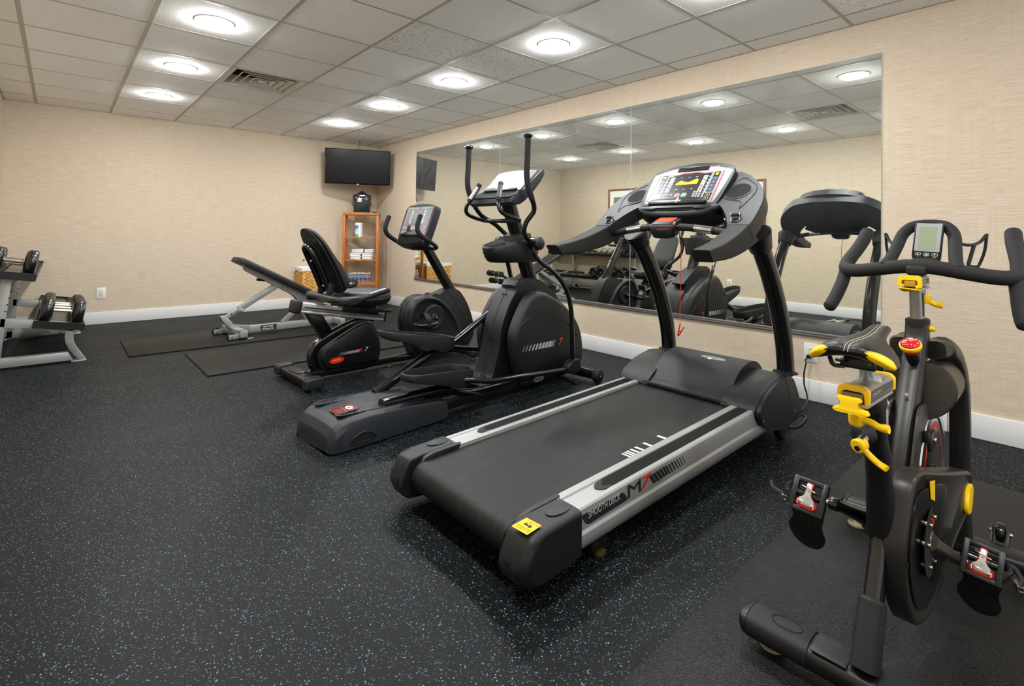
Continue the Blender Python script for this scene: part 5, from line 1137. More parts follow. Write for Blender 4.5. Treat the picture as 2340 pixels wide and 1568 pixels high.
        b = MB(); b.cyl(e+X*s*0.13, e+X*s*0.16, 0.008, 12); b.prism([(s*0.152, e.y+v, e.z+z) for v, z in ((-0.10, 0.0), (-0.092, 0.014), (0, 0.006), (0.085, 0.016), (0.095, 0.004), (0.07, -0.022), (0, -0.034), (-0.07, -0.024))], (s*0.095, 0, 0), 0.009, 3); pe = b.build('pedal', M_BLKS, t)
        b = MB(); b.tube([(s*0.2, e.y-0.03, e.z+0.006)]+[(s*(0.2), e.y-0.03+0.0*k, e.z) for k in ()]+cr([(s*0.158, e.y-0.005, e.z+0.0), (s*0.152, e.y-0.005, e.z+0.045), (s*0.175, e.y-0.005, e.z+0.075), (s*0.215, e.y-0.005, e.z+0.072), (s*0.25, e.y-0.005, e.z+0.04), (s*0.25, e.y-0.005, e.z-0.015)], 5)[0:], 0.0035, 8, up=(0, 0, 1) if False else None, rx=None) if False else b.tube(cr([(s*0.155, e.y-0.005, e.z-0.01), (s*0.150, e.y-0.005, e.z+0.045), (s*0.175, e.y-0.005, e.z+0.078), (s*0.215, e.y-0.005, e.z+0.074), (s*0.249, e.y-0.005, e.z+0.04), (s*0.250, e.y-0.005, e.z-0.015)], 5), 0.024, 8, up=Y, rx=0.0025)
        b.build('pedal_strap', M_RUB, pe)
        b = MB(); b.tube([(s*0.248, e.y-0.095, e.z+0.004), (s*0.249, e.y-0.04, e.z+0.000), (s*0.249, e.y+0.04, e.z+0.000), (s*0.248, e.y+0.088, e.z+0.008)], 0.0045, 8); b.build('pedal_edge', mat('pedal_grey', '6c6f72', .4), pe)
        b = MB(); b.box((s*0.246, e.y-0.022, e.z-0.03), (s*0.256, e.y+0.012, e.z-0.008), 0.003); b.build('buckle', M_BLKS, pe)
    for (v, z) in ((-0.452, 0.492), (-0.462, 0.478)):
        b = MB(); b.cyl((0.02, v, z), (0.02, v-0.006, z+0.003), 0.005, 10); b.build('screw', M_BLK, fs)
    # mast, tapering box section
    b = MB(); m0, m1 = Vector((0, 0.005, 0.545)), Vector((0, -0.315, 1.02)); b.tube([m0, m0.lerp(m1, 0.75), m1], [0.045, 0.04, 0.038], 20, up=(0, 1, .6), rx=[0.038, 0.034, 0.032], sq=0.25); ms = b.build('mast', M_BLK, t)
    dd = (m1-m0).normalized(); nrm = Vector((0, -dd.z, dd.y)); nrm = -nrm
    p = m0+dd*0.13+nrm*0.0445
    text('lettering', 'CIRCLE', p+X*0.010, dd, X, 0.022, M_PWHITE, ms, spacing=1.15) if False else text('lettering', 'CIRCLE', p-X*0.010, dd, X if dd.cross(X).dot(nrm) > 0 else -X, 0.022, M_PWHITE, ms, spacing=1.15)
    # console
    o = Vector((0, -0.407, 1.045)); e2 = Vector((0, 0.081, 0.229)); F = frame(o, X, e2); hh = e2.length
    b = MB(); out = [(-0.195, -0.075), (0.195, -0.075), (0.205, 0.0), (0.212, 0.12), (0.212, hh+0.0), (0.195, hh+0.022), (0.10, hh+0.034), (0, hh+0.038), (-0.10, hh+0.034), (-0.195, hh+0.022), (-0.212, hh), (-0.212, 0.12), (-0.205, 0.0)]
    slab(b, F, [tuple(p[:2]) for p in fillet([(u, v, 0) for u, v in out], 0.014, 3, True)], -0.062, 0.004, 0.008, 3); cs = b.build('console_housing', M_GREYL, t, sharp=40)
    F2 = F @ Matrix.Translation((0, 0.006, 0.0042)); console_face(F2, cs, 0.186, hh+0.004)
    text('lettering', 'circle', F @ Vector((-0.018, hh-0.004, 0.0062)), X, e2, 0.005, M_PRED, cs, ext=.0002, sx=1.7, shear=.3)
    b = MB(); slab(b, F, [tuple(p[:2]) for p in fillet([(-0.165, -0.008, 0), (0.165, -0.008, 0), (0.17, 0.006, 0), (0.05, 0.024, 0), (-0.05, 0.024, 0), (-0.17, 0.006, 0)], 0.006, 3, True)], 0.004, 0.024, 0.005); b.build('reading_rack', M_BLKS, cs)
    b = MB(); slab(b, F, rrect(-0.185, 0.185, -0.062, -0.012, 0.014), 0.0, 0.0052); b.build('tray_recess', M_DARKV, cs)
    b = MB(); b.rings([[F @ Vector((u*k, -0.060-dv-0.018*(1-abs(u)/0.2), 0.0+w_)) for u in [(-0.19+0.38*i/16) for i in range(17)]]+[F @ Vector((u*k, -0.078-dv-0.03*(1-(u/0.2)**2), -0.02+w_)) for u in [(0.19-0.38*i/16) for i in range(17)]] for k, dv, w_ in ((1.0, 0.0, -0.05), (1.0, 0.0, 0.0), (0.97, 0.0, 0.028), (0.9, 0.0, 0.034))]); b.build('tray_bowl', M_GREY, cs, sharp=50)
    hb = MB(); pts = [(0.238, -0.486, 1.207), (0.239, -0.510, 1.145), (0.242, -0.518, 1.09), (0.250, -0.485, 1.045), (0.256, -0.42, 1.005), (0.256, -0.355, 0.965), (0.225, -0.325, 0.945), (0.15, -0.318, 0.94), (0.0, -0.315, 0.94)]
    full = pts+[(-u, v, z) for u, v, z in pts[::-1][1:]]; fp = cr(full, 6); hb.tube(fp, 0.0165, 14); ho = hb.build('handlebar', M_BLKS, t)
    for s in (-1, 1):
        g = [p for p in fp if p.x*s > 0.2355 and (p.z > 1.0 or p.y < -0.40)]
        b = MB(); b.tube(g if s > 0 else g[::-1], 0.019, 16); b.build('foam_grip', M_FOAM, ho)
        e = fp[0] if s > 0 else fp[-1]; dr = (fp[0]-fp[1]).normalized() if s > 0 else (fp[-1]-fp[-2]).normalized()
        b = MB(); b.lathe([(0.019, -0.001), (0.017, 0.004), (0.001, 0.006)], e, 18, dr); b.build('grip_end', M_FOAM, ho)
    b = MB(); b.bar((0, -0.34, 0.94), (0, -0.29, 0.945), 0.06, 0.04, bev=0.006); b.build('clamp', M_BLKS, ho)
    return t
RB_ = recumbent()
# ================================================================== INDOOR CYCLE AND ITS MAT
def leathermat():
    m, N, L, b = nodes('grained_vinyl_mat'); tc = N.new('ShaderNodeTexCoord')
    b.inputs['Base Color'].default_value = srgb('0e0f10'); b.inputs['Roughness'].default_value = 0.45; b.inputs['Specular IOR Level'].default_value = 0.25
    nz = N.new('ShaderNodeTexNoise'); nz.inputs['Scale'].default_value = 90; nz.inputs['Detail'].default_value = 3; L.new(tc.outputs['Object'], nz.inputs['Vector'])
    vm = N.new('ShaderNodeVectorMath'); vm.operation = 'MULTIPLY_ADD'; vm.inputs[1].default_value = (0.012, 0.012, 0); L.new(nz.outputs['Color'], vm.inputs[0]); L.new(tc.outputs['Object'], vm.inputs[2])
    v = N.new('ShaderNodeTexVoronoi'); v.feature = 'DISTANCE_TO_EDGE'; v.inputs['Scale'].default_value = 130; L.new(vm.outputs[0], v.inputs['Vector'])
    mr = N.new('ShaderNodeMapRange'); mr.inputs[1].default_value = 0.0; mr.inputs[2].default_value = 0.25; L.new(v.outputs['Distance'], mr.inputs[0])
    bp = N.new('ShaderNodeBump'); bp.inputs['Strength'].default_value = 0.6; bp.inputs['Distance'].default_value = 0.0015; L.new(mr.outputs[0], bp.inputs['Height']); L.new(bp.outputs[0], b.inputs['Normal'])
    return m
b = MB(); b.box((6.77, -2.95, 0.0), (7.72, -0.66, 0.006), 0.002); tag(b.build('equipment_mat', leathermat()), 'grained black vinyl mat lying under the indoor cycle', 'floor mat')
M_BRZ = mat('satin_graphite', '2a2825', 0.36, metal=0.35, var=0.05)
M_GUARD = mat('smoked_guard', '3a352c', 0.33, metal=0.55, var=0.04)
def stn4(L):
    return [Vector(p) for p in L]
def cycle():
    L_ = LF(7.17, -1.9, 1.0); Z0 = 0.006
    t = L_.root('indoor_cycle', 'black indoor cycle with yellow levers and saddle accents, on a mat at the right', 'exercise bike')
    J1 = lambda a, c: (1860+a/2.785, 490+c/2.785)
    J2, J3, J4, J5, J6, J7 = [(lambda ox, oy: (lambda a, c: (ox+a/3.714, oy+c/3.714)))(ox, oy) for ox, oy in ((1860, 710), (1880, 900), (1740, 1060), (1980, 1060), (1980, 1260), (1680, 1328))]
    V = lambda q, v: L_.V(q, v)
    # ---- stabilisers
    b = MB(); b.tube([(-0.262, -0.39, 0.061), (0.262, -0.39, 0.061)], 0.030, 24, up=Z, rx=0.046, sq=0.25); rs = b.build('rear_stabiliser', M_BLKS, t)
    for s in (-1, 1):
        b = MB(); b.tube([(s*0.112, -0.39, 0.0625), (s*0.255, -0.39, 0.0625)], 0.0325, 24, up=Z, rx=0.0485, sq=0.25); cp = b.build('grip_sleeve', M_RUB, rs)
        b = MB(); b.tube([(s*0.256, -0.39, 0.062), (s*0.266, -0.39, 0.0615), (s*0.275, -0.39, 0.0605), (s*0.279, -0.39, 0.06)], [0.0315, 0.031, 0.026, 0.016], 24, up=Z, rx=[0.0475, 0.046, 0.038, 0.024], sq=0.25); b.build('end_cap', M_BLKS, rs)
        b = MB(); b.box((s*0.03, -0.43, 0.0895), (s*0.105, -0.355, 0.0925), 0.001); b.build('grey_pad', M_GREYL, rs)
        b = MB(); b.tube([(p[0], p[1], 0.0957) for p in ell(s*0.17, -0.39, 0.036, 0.022, 32)], 0.0008, 5, closed=True); b.build('oval_seam', M_DARKV, cp)
        b = MB(); b.lathe([(0.030, Z0), (0.032, Z0+0.003), (0.032, Z0+0.008), (0.012, Z0+0.011), (0.012, 0.04)], (s*0.212, -0.372, 0), 28); b.build('levelling_foot', mat('foot_ivory', 'b0a88c', .4, metal=.3), rs)
    b = MB(); b.tube([(-0.262, 0.46, 0.061), (0.262, 0.46, 0.061)], 0.030, 24, up=Z, rx=0.046, sq=0.25); fs = b.build('front_stabiliser', M_BLKS, t)
    for s in (-1, 1):
        b = MB(); b.tube([(s*0.256, 0.46, 0.062), (s*0.266, 0.46, 0.0615), (s*0.279, 0.46, 0.06)], [0.0315, 0.031, 0.018], 24, up=Z, rx=[0.0475, 0.046, 0.03], sq=0.25); b.build('end_cap', M_BLKS, fs)
        b = MB(); b.lathe([(0.028, Z0), (0.030, Z0+0.003), (0.03, Z0+0.008), (0.012, Z0+0.011), (0.012, 0.04)], (s*0.225, 0.44, 0), 24); b.build('levelling_foot', mat('foot_ivory', 'b0a88c', .4, metal=.3), fs)
        b = MB(); b.lathe([(0.016, -0.013), (0.029, -0.010), (0.031, 0), (0.029, 0.010), (0.016, 0.013)], (s*0.158, 0.545, 0.102), 24, (1, 0, 0)); wh = b.build('transport_wheel', M_BLK, fs)
        for e in (-1, 1):
            b = MB(); b.bar((s*0.158+e*0.020, 0.49, 0.07), (s*0.158+e*0.020, 0.556, 0.11), 0.005, 0.03, up=Z, bev=0.002); b.build('wheel_bracket', M_BLKS, fs)
            b = MB(); b.lathe([(0.007, 0), (0.007, 0.004), (0.004, 0.007)], (s*0.158+e*0.0225, 0.545, 0.102), 12, (e, 0, 0)); b.build('axle_bolt', M_STEEL, fs)
    # ---- frame tubes
    b = MB(); b.tube(cr([(0.0, -0.392, 0.088), (0.0, -0.34, 0.19), (0.0, -0.275, 0.31), (0.0, -0.258, 0.38)], 4), 0.030, 20, up=Y, rx=0.020, sq=0.2); b.build('rear_frame_tube', M_BLK, t)
    b = MB(); b.tube([(0.0, -0.398, 0.091), (0.0, -0.333, 0.213), (0.0, -0.330, 0.219)], [0.040, 0.036, 0.030], 20, up=Y, rx=[0.028, 0.0265, 0.022], sq=0.35); b.build('tube_shoe', M_RUB, t)
    b = MB(); b.tube(cr([(0.0, -0.262, 0.34), (0.001, -0.275, 0.45), (0.001, -0.30, 0.55), (0.002, -0.345, 0.69)], 4), [0.032]*5+[0.030]*4+[0.028]*4, 20, up=Y, rx=[0.028]*5+[0.026]*4+[0.022]*4, sq=0.25); st = b.build('seat_tube', M_BLKS, t)
    b = MB(); b.tube([(0.002, -0.339, 0.672), (0.002, -0.347, 0.695), (0.002, -0.348, 0.70)], [0.032, 0.032, 0.028], 20, up=Y, rx=[0.026, 0.026, 0.022], sq=0.3); b.build('tube_collar', M_RUB, st)
    b = MB(); b.prism([(0.0245, v, z) for v, z in ((-0.318, 0.665), (-0.335, 0.67), (-0.33, 0.62), (-0.312, 0.61))], (0.0015, 0, 0)); b.build('sticker', mat('sticker_silver', 'b5b0a8', .4, metal=.3), st)
    b = MB(); b.tube([(0.0, -0.23, 0.36), (0, -0.10, 0.30)], 0.026, 18, rx=0.024); b.build('seat_stay', M_BLKS, t)
    b = MB(); b.cyl((-0.06, -0.10, 0.292), (0.05, -0.10, 0.292), 0.036, 28, bev=0.004); b.build('bottom_bracket', M_BLKS, t)
    # main beam up to the head
    bm = cr([(0, -0.12, 0.30), (0.0, -0.085, 0.40), (0.0, -0.03, 0.50), (0.0, 0.04, 0.60), (0.0, 0.115, 0.70), (0.0, 0.155, 0.76), (0, 0.168, 0.81)], 4)
    n_ = len(bm); b = MB(); b.tube(bm, [0.034]*n_, 20, up=Y, rx=[0.023+0.006*min(1, k/16) for k in range(n_)], sq=0.45); mb = b.build('main_beam', M_BRZ, t)
    b = MB(); b.tube([(0, 0.163, 0.79), (0, 0.167, 0.81), (0, 0.168, 0.823), (0, 0.168, 0.826)], [0.032, 0.037, 0.037, 0.031], 24, up=Y, rx=[0.025, 0.029, 0.029, 0.024], sq=0.4); b.build('head_collar', M_RUB, mb)
    b = MB()
    for u in (-0.021,):
        b.prism([(u, -0.055, 0.475), (u, -0.085, 0.445), (u, -0.02, 0.46), (u, 0.03, 0.55)], (0.042, 0, 0), 0.004)
    b.build('beam_gusset', M_BRZ, mb)
    b = MB(); ctr = V(J2(810, 697), 0.03); b.lathe([(0.005, 0), (0.005, 0.004), (0.002, 0.004)], (ctr.x, ctr.y-0.03, ctr.z), 14, (0, -0.85, 0.5)); b.build('bolt', M_STEEL, mb)
    # ---- flywheel
    fc = Vector((0.004, 0.30, 0.305)); b = MB()
    b.lathe([(0.03, 0.012), (0.19, 0.012), (0.195, 0.016), (0.222, 0.016), (0.226, 0.012), (0.226, -0.012), (0.222, -0.016), (0.195, -0.016), (0.19, -0.012), (0.03, -0.012)], fc, 96, (1, 0, 0)); fw = b.build('flywheel', M_STEEL, t)
    for s in (-1, 1):
        b = MB()
        for k in range(72):
            a0, a1 = 2*PI*k/72, 2*PI*(k+1)/72; r1 = 0.15+0.012*math.sin(a0*2); r2 = 0.15+0.012*math.sin(a1*2); w1 = 0.012+0.010*abs(math.sin(a0)); w2 = 0.012+0.010*abs(math.sin(a1))
            b.quad(*[(fc.x+s*0.0126, fc.y+r*math.cos(a), fc.z+r*math.sin(a)) for r, a in ((r1, a0), (r2, a1), (r2+w2, a1), (r1+w1, a0))])
        b.build('red_ring', M_RED, fw, recalc=False)
        b = MB(); b.lathe([(0.045, 0.012), (0.045, 0.018), (0.02, 0.024), (0.001, 0.024)], fc, 24, (s, 0, 0)); b.build('hub', M_BLKS, fw)
    # ---- fork legs and front arch
    for s in (-1, 1):
        leg = cr([(s*0.036, 0.17, 0.735), (s*0.052, 0.245, 0.732), (s*0.064, 0.32, 0.69), (s*0.070, 0.375, 0.61), (s*0.071, 0.405, 0.50), (s*0.069, 0.425, 0.35), (s*0.068, 0.44, 0.20), (s*0.072, 0.45, 0.085)], 5)
        b = MB(); b.tube(leg, 0.034, 18, up=Y, rx=0.027, sq=0.35); b.build('fork_leg', M_BRZ if s > 0 else M_BRZ, t)
        # splash guard on each side of the flywheel
        prof = [(0.706, 0.030), (0.704, 0.045), (0.697, 0.060), (0.682, 0.074), (0.662, 0.084), (0.640, 0.090), (0.618, 0.0925), (0.598, 0.0905), (0.580, 0.085), (0.564, 0.075), (0.552, 0.062), (0.544, 0.047), (0.540, 0.034)]
        b = MB(); R_ = []
        for z, uo in prof:
            row = []
            for k in range(13):
                u = 0.016+(uo-0.016)*k/12; row.append((s*u, 0.105+0.085*((u-0.016)/0.077)**1.7+0.05*(0.62-z), z))
            for k in range(12, -1, -1):
                u = 0.016+(uo-0.016)*k/12; row.append((s*u, 0.109+0.085*((u-0.016)/0.077)**1.7+0.05*(0.62-z)+(0.10 if 3 < 0 else 0), z))
            R_.append(row)
        b.rings(R_); sg = b.build('splash_guard', M_GUARD, t, sharp=60)
        b = MB(); rim = [(s*(uo-0.001), 0.105+0.085*((uo-0.016)/0.077)**1.7+0.05*(0.62-z), z) for z, uo in prof]
        b.prism([Vector(p) for p in cr(rim, 3)], (0, 0.20, 0.0)) if False else b.rings([[Vector(p)+Vector((0, d, 0)) for p in cr(rim, 3)] for d in (0.0, 0.02, 0.16)], closed=False, cap=False); b.build('guard_rim', M_GUARD, sg, sharp=60)
    for s in (-1, 1):
        b = MB(); o3 = [(-0.045, 0.565), (-0.01, 0.60), (0.06, 0.60), (0.10, 0.58), (0.105, 0.545), (0.06, 0.535), (0.04, 0.50), (0.0, 0.49), (-0.03, 0.44), (-0.09, 0.40), (-0.10, 0.34), (-0.13, 0.34), (-0.12, 0.44), (-0.08, 0.51)]
        b.prism([(s*0.030, v, z) for v, z in vz(o3, 3)], (s*0.006, 0, 0), 0.0015); b.build('side_bracket', M_GUARD if s < 0 else M_BRZ, t)
    b = MB(); b.box((0.036, 0.02, 0.50), (0.05, 0.04, 0.53), 0.003); b.box((0.042, 0.04, 0.47), (0.052, 0.11, 0.52), 0.004); bp = b.build('brake_pad_holder', M_BLKS, t)
    b = MB(); b.cyl((0.05, 0.085, 0.495), (0.058, 0.085, 0.495), 0.008, 14, bev=0.002); b.build('bolt', M_STEEL, bp)
    b = MB(); b.tube(cr([(-0.02, -0.16, 0.40), (-0.012, -0.13, 0.44), (0.02, -0.13, 0.44), (0.03, -0.14, 0.40)], 4), 0.004, 8); b.tube([(0.0, -0.145, 0.36), (0.0, -0.15, 0.425)], 0.022, 20); bt = b.build('boot', M_RUB, t)
    b = MB(); b.prism([(-0.035, -0.155, 0.44), (0.018, -0.155, 0.445), (0.035, -0.155, 0.425), (0.043, -0.155, 0.36), (0.038, -0.155, 0.355), (0.02, -0.155, 0.40), (-0.03, -0.155, 0.405)], (0, 0.05, 0), 0.003); b.build('boot_cover', M_BLKS, bt)
    # ---- drive cover
    def U0(v): return 0.056+(v+0.3)*0.085
    oc = vz([(-0.262, 0.42), (-0.292, 0.35), (-0.295, 0.28), (-0.272, 0.20), (-0.215, 0.13), (-0.13, 0.103), (-0.05, 0.112), (0.03, 0.150), (0.14, 0.205), (0.26, 0.240), (0.325, 0.275), (0.335, 0.32), (0.315, 0.353), (0.20, 0.385), (0.05, 0.425), (-0.08, 0.462), (-0.17, 0.485), (-0.225, 0.475)], 4)
    cy, cz = -0.05, 0.30; b = MB(); rg = []
    for du, k in ((-0.050, 0.97), (-0.045, 1.0), (-0.008, 1.0), (-0.002, 0.985), (0.0, 0.965), (0.0, 0.93), (-0.003, 0.91), (-0.006, 0.5), (-0.006, 0.1)):
        rg.append([(U0(v)+du, cy+(v-cy)*k, cz+(z-cz)*k) for v, z in oc])
    b.rings(rg); cvr = b.build('drive_cover', M_BRZ, t, sharp=42)
    inner = vz([(-0.23, 0.40), (-0.255, 0.33), (-0.25, 0.26), (-0.21, 0.175), (-0.13, 0.135), (-0.04, 0.155), (0.03, 0.22), (0.075, 0.30), (0.075, 0.36), (0.02, 0.402), (-0.08, 0.425), (-0.18, 0.435)], 4)
    b = MB(); rg = []
    for du, k in ((-0.006, 1.0), (-0.002, 1.0), (-0.0012, 0.985), (-0.0012, 0.1)): rg.append([(U0(v)+du, -0.09+(v+0.09)*k, 0.29+(z-0.29)*k) for v, z in inner])
    b.rings(rg); b.build('inner_panel', mat('gloss_panel', '161514', 0.25, var=.05), cvr)
    def onc(q, lift=0.0006):
        p = L_.P(q, (U0(0)+lift, 0, 0.3), (1, -0.085, 0)); return p
    b = MB(); b.prism([onc(J5(*q)) for q in ((535, 150), (578, 140), (578, 315), (545, 300))], (0.0012, 0, 0)); b.build('yellow_stripe', M_YEL, cvr)
    b = MB()
    for k, (a0, w) in enumerate(((606, 17), (630, 13), (648, 10), (664, 8), (679, 5), (694, 2))):
        yo = -(a0-606)*0.62
        b.prism([onc(J5(a0, 398+yo)), onc(J5(a0+w, 392+yo)), onc(J5(a0+w+8, 445+yo)), onc(J5(a0+8, 452+yo))], (0.001, 0, 0))
    b.build('stripe_mark', M_PGREY, cvr)
    p0, p1 = onc(J5(545, 538), .0012), onc(J5(610, 470), .0012); dr = (p1-p0)
    text('lettering', '7000', p0, dr, Z, 0.017, M_RED, cvr, shear=.2, sx=1.3 if dr.length < .06 else 1.5)
    ov = onc(J5(842, 290), 0.001); b = MB(); b.prism([(ov.x, ov.y+p[0], ov.z+p[1]) for p in ell(0, 0, 0.055, 0.036, 28, 0.3)], (0.013, 0, 0), 0.005, 3); b.build('yellow_lens', M_YEL, cvr)
    b = MB(); pts = [onc(J5(*q), .001) for q in ((850, 150), (800, 215), (775, 290), (790, 370), (830, 400))]; b.tube(cr(pts, 4), 0.004, 8); b.build('lens_surround', M_GREY, cvr)
    for q in ((345, 860),):
        p = onc(J5(*q), 0.0); b = MB(); b.cyl(p, p+X*0.001, 0.006, 12); b.build('screw_hole', M_DARKV, cvr)
    hc = Vector((U0(-0.1)+0.0008, -0.10, 0.292)); b = MB(); b.prism([(hc.x-0.001, hc.y+p[0], hc.z+p[1]) for p in ell(0, 0, 0.085, 0.085, 32)], (0.0012, 0, 0)); b.build('crank_opening', M_DARKV, cvr)
    # ---- cranks and pedals
    M_CRK = mat('crank_grey', '5a5650', 0.32, metal=0.7, var=0.05)
    for s in (-1, 1):
        c = Vector((0.066 if s > 0 else -0.064, -0.10, 0.292)); e = Vector((0.104, 0.045, 0.205)) if s > 0 else Vector((-0.108, -0.245, 0.368))
        b = MB(); b.tube([c, c.lerp(e, 0.3), c.lerp(e, 0.75), e], [0.022, 0.017, 0.0135, 0.015], 16, up=X, rx=None, sq=0.2); cr_ = b.build('crank_arm', M_CRK if s > 0 else M_BLK, t)
        b = MB(); b.cyl(c-X*s*0.008, c+X*s*0.012, 0.026, 24, bev=0.004); b.cyl(e-X*s*.012, e+X*s*0.010, 0.0165, 20, bev=0.003); b.build('crank_boss', M_CRK if s > 0 else M_BLK, cr_)
        b = MB(); b.cyl(e+X*s*0.008, e+X*s*0.026, 0.0085, 16); b.build('pedal_spindle', M_STEEL, cr_)
        if s > 0:
            for ang in (70, 118, 165, 235, 290, 340)[:6]:
                a = math.radians(ang); p = c+Vector((-0.004, 0.060*math.cos(a), 0.060*math.sin(a)))
                b = MB(); b.cyl(p, p+X*0.012, 0.0075, 14, bev=0.0015); b.cyl(p+X*0.01, p+X*0.020, 0.0055, 12, bev=0.001); b.build('chainring_bolt', mat('bolt_nickel', 'b8ae98', .25, metal=1), cr_)
            for ang in (95, 262):
                a = math.radians(ang); b = MB(); b.bar(c, c+Vector((0, 0.055*math.cos(a), 0.055*math.sin(a))), 0.006, 0.022, up=(0, -math.sin(a), math.cos(a)), bev=0.002); b.build('spider_arm', M_CRK, cr_)
        # pedal: frame tilted towards the rear, cage hanging below
        pc = Vector((0.158, 0.05, 0.215)) if s > 0 else Vector((-0.166, -0.25, 0.366))
        upv = Vector((0, 0.55, 0.83)); rt = Vector((1, 0.02, -0.06 if s < 0 else -0.10)).normalized(); upv = (upv-rt*upv.dot(rt)).normalized(); F = frame(pc, rt, upv); nn = F.to_3x3() @ Vector((0, 0, 1))
        if nn.y > 0: nn = -nn
        hw, hh = (0.042, 0.044)
        b = MB()
        for (u0, u1, v0, v1) in ((-hw, -hw+0.013, -hh, hh), (hw-0.013, hw, -hh, hh), (-hw+0.012, hw-0.012, hh-0.012, hh), (-hw+0.012, hw-0.012, -hh, -hh+0.012)): b.box((u0, v0, -0.010), (u1, v1, 0.010), 0.002, 2, F)
        pf = b.build('pedal', M_BLKS, t)
        b = MB(); b.cyl(F @ Vector((-hw+.01, 0.004, -0.002)), F @ Vector((hw-.01, 0.004, -0.002)), 0.011, 14); b.build('pedal_axle', M_BLK, pf)
        def shape(pts, z0, z1, m, nm, bev=0.0012):
            if s < 0 or True: q_ = pts
            bb = MB(); slab(bb, F, q_, z0, z1, bev, 2); return bb.build(nm, m, pf)
        body = [(-0.006, 0.033), (0.006, 0.033), (0.010, 0.028), (0.007, 0.018), (0.008, 0.0), (0.012, -0.008), (0.024, -0.014), (0.026, -0.026), (0.018, -0.034), (-0.016, -0.034), (-0.026, -0.026), (-0.025, -0.014), (-0.012, -0.008), (-0.008, 0.0), (-0.007, 0.018), (-0.010, 0.028)]
        shape(body, 0.006, 0.013, mat('anodised_red', 'b31a10', .25, metal=.5), 'clip_body')
        shape([(x*0.72, y*0.86+0.002) for x, y in body], 0.012, 0.0165, M_SIL, 'clip_plate')
        b = MB(); b.bar(F @ Vector((-0.017, 0.020, 0.017)), F @ Vector((0.017, 0.012, 0.017)), 0.003, 0.004, up=nn, bev=.0008); b.bar(F @ Vector((-0.02, -0.018, 0.017)), F @ Vector((0.02, -0.024, 0.017)), 0.004, 0.006, up=nn, bev=.0008); b.bar(F @ Vector((-0.02, -0.018, 0.017)), F @ Vector((-0.018, -0.028, 0.017)), 0.003, 0.006, up=nn, bev=.0008); b.bar(F @ Vector((0.02, -0.02, 0.017)), F @ Vector((0.02, -0.031, 0.017)), 0.003, 0.006, up=nn, bev=.0008); b.build('clip_spring', M_CHROME, pf)
        for vv in (0.012, -0.006):
            b = MB(); b.cyl(F @ Vector((0, vv, 0.016)), F @ Vector((0, vv, 0.0185)), 0.0035, 12); b.build('screw', M_STEEL, pf)
        # toe cage
        dn = Vector((0, 0.18, -0.98)); cg = frame(pc+Vector((0.0, -0.012, -0.040)), rt, -dn)
        oc2 = [(-0.036, 0.012), (0.036, 0.012), (0.034, -0.03), (0.044, -0.058), (0.036, -0.085), (0.012, -0.098), (-0.018, -0.094), (-0.040, -0.072), (-0.046, -0.045), (-0.034, -0.02)]
        oc2 = [tuple(p[:2]) for p in cr([(p[0], p[1], 0) for p in oc2], 4, True)]
        b = MB(); slab(b, cg, oc2, -0.002, 0.002, 0.001); cg_ = b.build('toe_cage', M_BLKS, pf)
        for u in (-0.020, 0.018):
            b = MB(); b.bar(cg @ Vector((u, 0.01, -0.003)), cg @ Vector((u, -0.070, -0.003)), 0.006, 0.005, up=(0, -1, 0), bev=0.0015); b.build('rib', M_RUB, cg_)
        b = MB(); slab(b, cg, ell(0.004, -0.028, 0.006, 0.012, 18), -0.0032, 0.0032); slab(b, cg, ell(-0.014, -0.012, 0.003, 0.016, 18, .0), -0.0032, 0.0032); b.build('cage_hole', M_DARKV, cg_)
        # strap
        a0 = F @ Vector((s*hw, 0.02, 0.0)); b = MB(); pts = cr([a0, F @ Vector((s*(hw+0.010), 0.01, 0.010)), F @ Vector((s*(hw+0.012), -0.014, 0.010)), F @ Vector((s*(hw+0.002), -0.032, 0.004))], 4); b.tube(pts, 0.006, 8, up=upv, rx=0.0015)
        if s < 0: tail = [F @ Vector((-hw-0.004, -0.026, 0.006)), F @ Vector((-hw-0.022, -0.018, 0.008)), F @ Vector((-hw-0.048, -0.012, 0.006)), F @ Vector((-hw-0.058, 0.004, 0.002))]
        else: tail = [F @ Vector((hw+0.002, 0.02, -0.004)), F @ Vector((hw+0.02, 0.016, 0.0)), F @ Vector((hw+0.032, -0.004, 0.004)), F @ Vector((hw+0.034, -0.02, 0.004))]
        b.tube(cr(tail, 4), 0.006, 8, up=upv, rx=0.0015); b.build('strap', M_RUB, pf)
        bc = F @ Vector((-hw-0.012, -0.026, 0.010)) if s < 0 else F @ Vector((hw+0.034, -0.026, 0.006)); b = MB()
        for q0, q1 in (((-0.006, 0.008, 0), (-0.002, -0.010, 0)), ((0.004, 0.008, 0), (0.007, -0.008, 0)), ((-0.006, 0.006, 0), (0.006, 0.004, 0)), ((-0.003, -0.006, 0.002), (0.008, -0.006, 0.002))): b.bar(bc+Vector((q0[0], 0, q0[1])), bc+Vector((q1[0], 0, q1[1])), 0.003, 0.003, bev=.0008)
        b.build('buckle', M_CHROME, pf)
    # ---- saddle
    stn = [(-0.549, 0.040, 0.007, 0.0), (-0.5465, 0.056, 0.013, 0.0), (-0.540, 0.067, 0.018, 0.0), (-0.524, 0.0765, 0.0215, 0.0), (-0.50, 0.0805, 0.022, 0.0), (-0.47, 0.078, 0.021, 0.0), (-0.44, 0.066, 0.0195, 0.0), (-0.41, 0.049, 0.018, 0.001), (-0.375, 0.035, 0.0165, 0.003), (-0.335, 0.027, 0.0155, 0.007), (-0.295, 0.0235, 0.016, 0.012), (-0.268, 0.0215, 0.0155, 0.014), (-0.252, 0.017, 0.012, 0.013), (-0.246, 0.010, 0.006, 0.011)]
    fine = cr(stn4(stn), 4)
